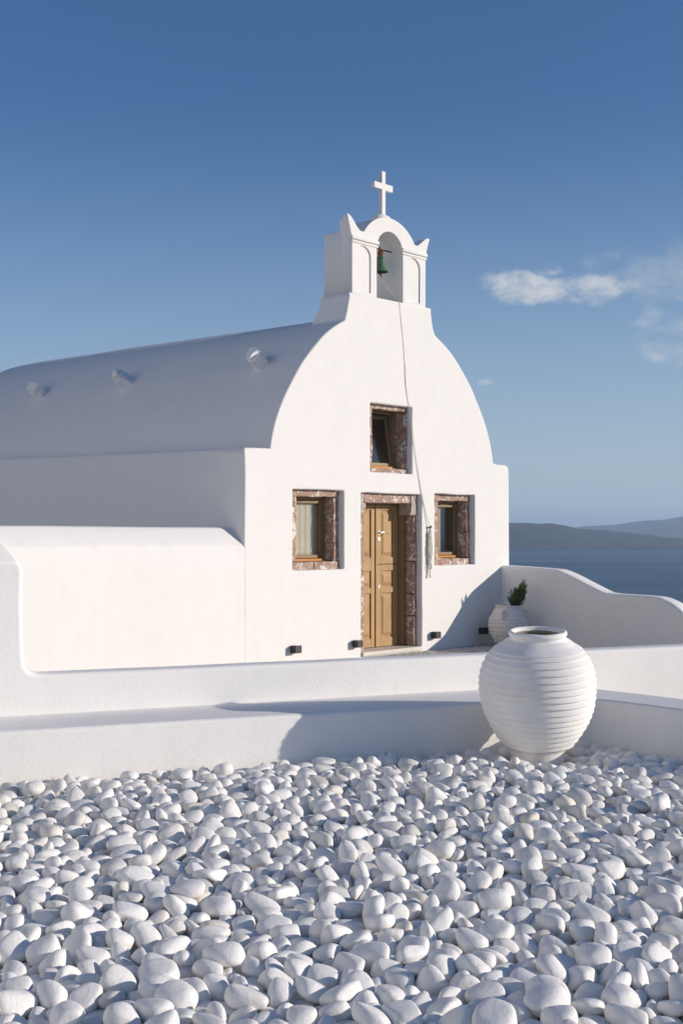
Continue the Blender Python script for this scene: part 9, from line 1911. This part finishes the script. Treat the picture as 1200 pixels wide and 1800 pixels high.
    1706,8828,-78,-4,-2,53,4,87,1595,8453,-64,1,74,-101,12,76,1679,8472,-76,14,-1,27,19,87,1586,8516,-68,-9,7,-125,11,105,1547,8590,-73,-10,1,-125,10,97,1536,8668,-73,6,14,-126,8,87,
    1467,8627,-76,0,4,106,18,93,1398,8678,-42,-102,-48,-12,20,119,1369,8756,-75,0,2,102,4,98,1292,8725,-60,27,43,105,17,104,1266,8676,-80,-6,6,109,4,80,1188,8676,-58,-80,60,-49,23,112,
    1118,8648,-47,-73,42,-65,19,114,1049,8616,-63,-11,5,-66,21,109,939,8610,-61,-91,-19,30,8,96,1052,8523,-59,32,-105,-63,4,118,1025,8434,-75,6,2,-127,14,87,1023,8359,-56,99,-27,-12,1,100,
    984,8303,-71,30,-113,-20,15,95,1047,8267,-72,5,-9,27,19,101,954,8230,-78,-17,-126,-3,4,87,1092,8202,-60,71,56,31,8,100,1157,8137,-54,-4,7,70,1,124,1174,8044,-70,-120,-39,9,11,99,
    1335,7989,-39,-3,-91,85,20,122,1392,8051,-62,-20,-11,-63,16,101,1377,8130,-76,-5,5,16,15,112,1467,8083,-43,16,-87,76,19,114,1467,8153,-53,94,-2,-24,16,114,1570,8311,-74,88,91,4,2,96,
    1655,8267,-64,0,-101,74,16,100,1651,8345,-70,58,-112,-7,5,74,1614,8400,-52,-94,-18,34,17,108,)
def make_pebbles():
    items = [PEBBLES[i:i + 8] for i in range(0, len(PEBBLES), 8)]   # x, y, z in mm, quaternion x y z * 127, shape, size in %
    hi, lo = [], []
    for k in range(NV):
        v, f = pebble_variant(k, 3)
        me = bpy.data.meshes.new('white_pebble'); me.from_pydata(v, [], f); me.shade_smooth(); me.materials.append(M_PEBBLE)
        hi.append(me)
        lo.append(([Vector(p) for p in pebble_variant(k, 2)[0]], pebble_variant(k, 2)[1]))
    from mathutils import Quaternion
    recs = []
    for x, y, z, b, c, d, k, s in items:
        qw = math.sqrt(max(0.0, 1 - (b * b + c * c + d * d) / 16129))
        q = Quaternion((qw, b / 127, c / 127, d / 127)).normalized()
        p = Vector((x / 1000, y / 1000, z / 1000))
        s = s / 100
        inframe = abs(p.x) < 0.272 * p.y and p.y > 3.75
        size = s * (0.06 if p.z > -0.075 else 0.03) / p.y * (1.0 + 3.0 * (p.z + 0.06))
        recs.append((size if inframe else 0, p, q, s, k))
    # the bed goes on beyond the picture: the same stones again, moved sideways and towards the viewer
    more = []
    for sz, p, q, s, k in recs:
        w2 = 2 * (0.2727 * p.y + 0.30)
        for sx in (-1, 1):
            x = p.x + sx * w2
            if abs(x) < w2 / 2 + 1.3 and p.y < 7.45 + 0.407 * (x + 2.03) - 0.07 and (x < 1.7 or (x - 1.76) * 0.756 + (p.y - 8.98) * 0.654 < -0.08):
                more.append((0, Vector((x, p.y, p.z)), q, s, k))
        if p.y < 5.6 and p.y - 2.15 < 3.45:
            more.append((0, Vector((p.x, p.y - 2.13, p.z)), q, s, k))
    recs += more
    order = sorted(range(len(recs)), key=lambda i: -recs[i][0])
    near = set(order[:300])
    verts, faces = [], []
    for i, (sz, p, q, s, k) in enumerate(recs):
        if i in near:
            o = bpy.data.objects.new('white_pebble', hi[k])
            COL.objects.link(o)
            o.location = p; o.rotation_mode = 'QUATERNION'; o.rotation_quaternion = q; o.scale = (s, s, s)
            tag(o, 'smooth rounded white stone among the largest in the foreground', 'pebble', 'white pebbles in the foreground')
        else:
            n = len(verts)
            pv, pf = lo[k]
            verts += [tuple(p + q @ (w * s)) for w in pv]
            faces += [(a + n, b + n, c + n) for a, b, c in pf]
    o = mesh_obj('pebbles', verts, faces, M_PEBBLE, smooth=True)
    tag(o, 'bed of smooth white pebbles reaching back to the low wall', 'pebbles', None, 'stuff')
make_pebbles()
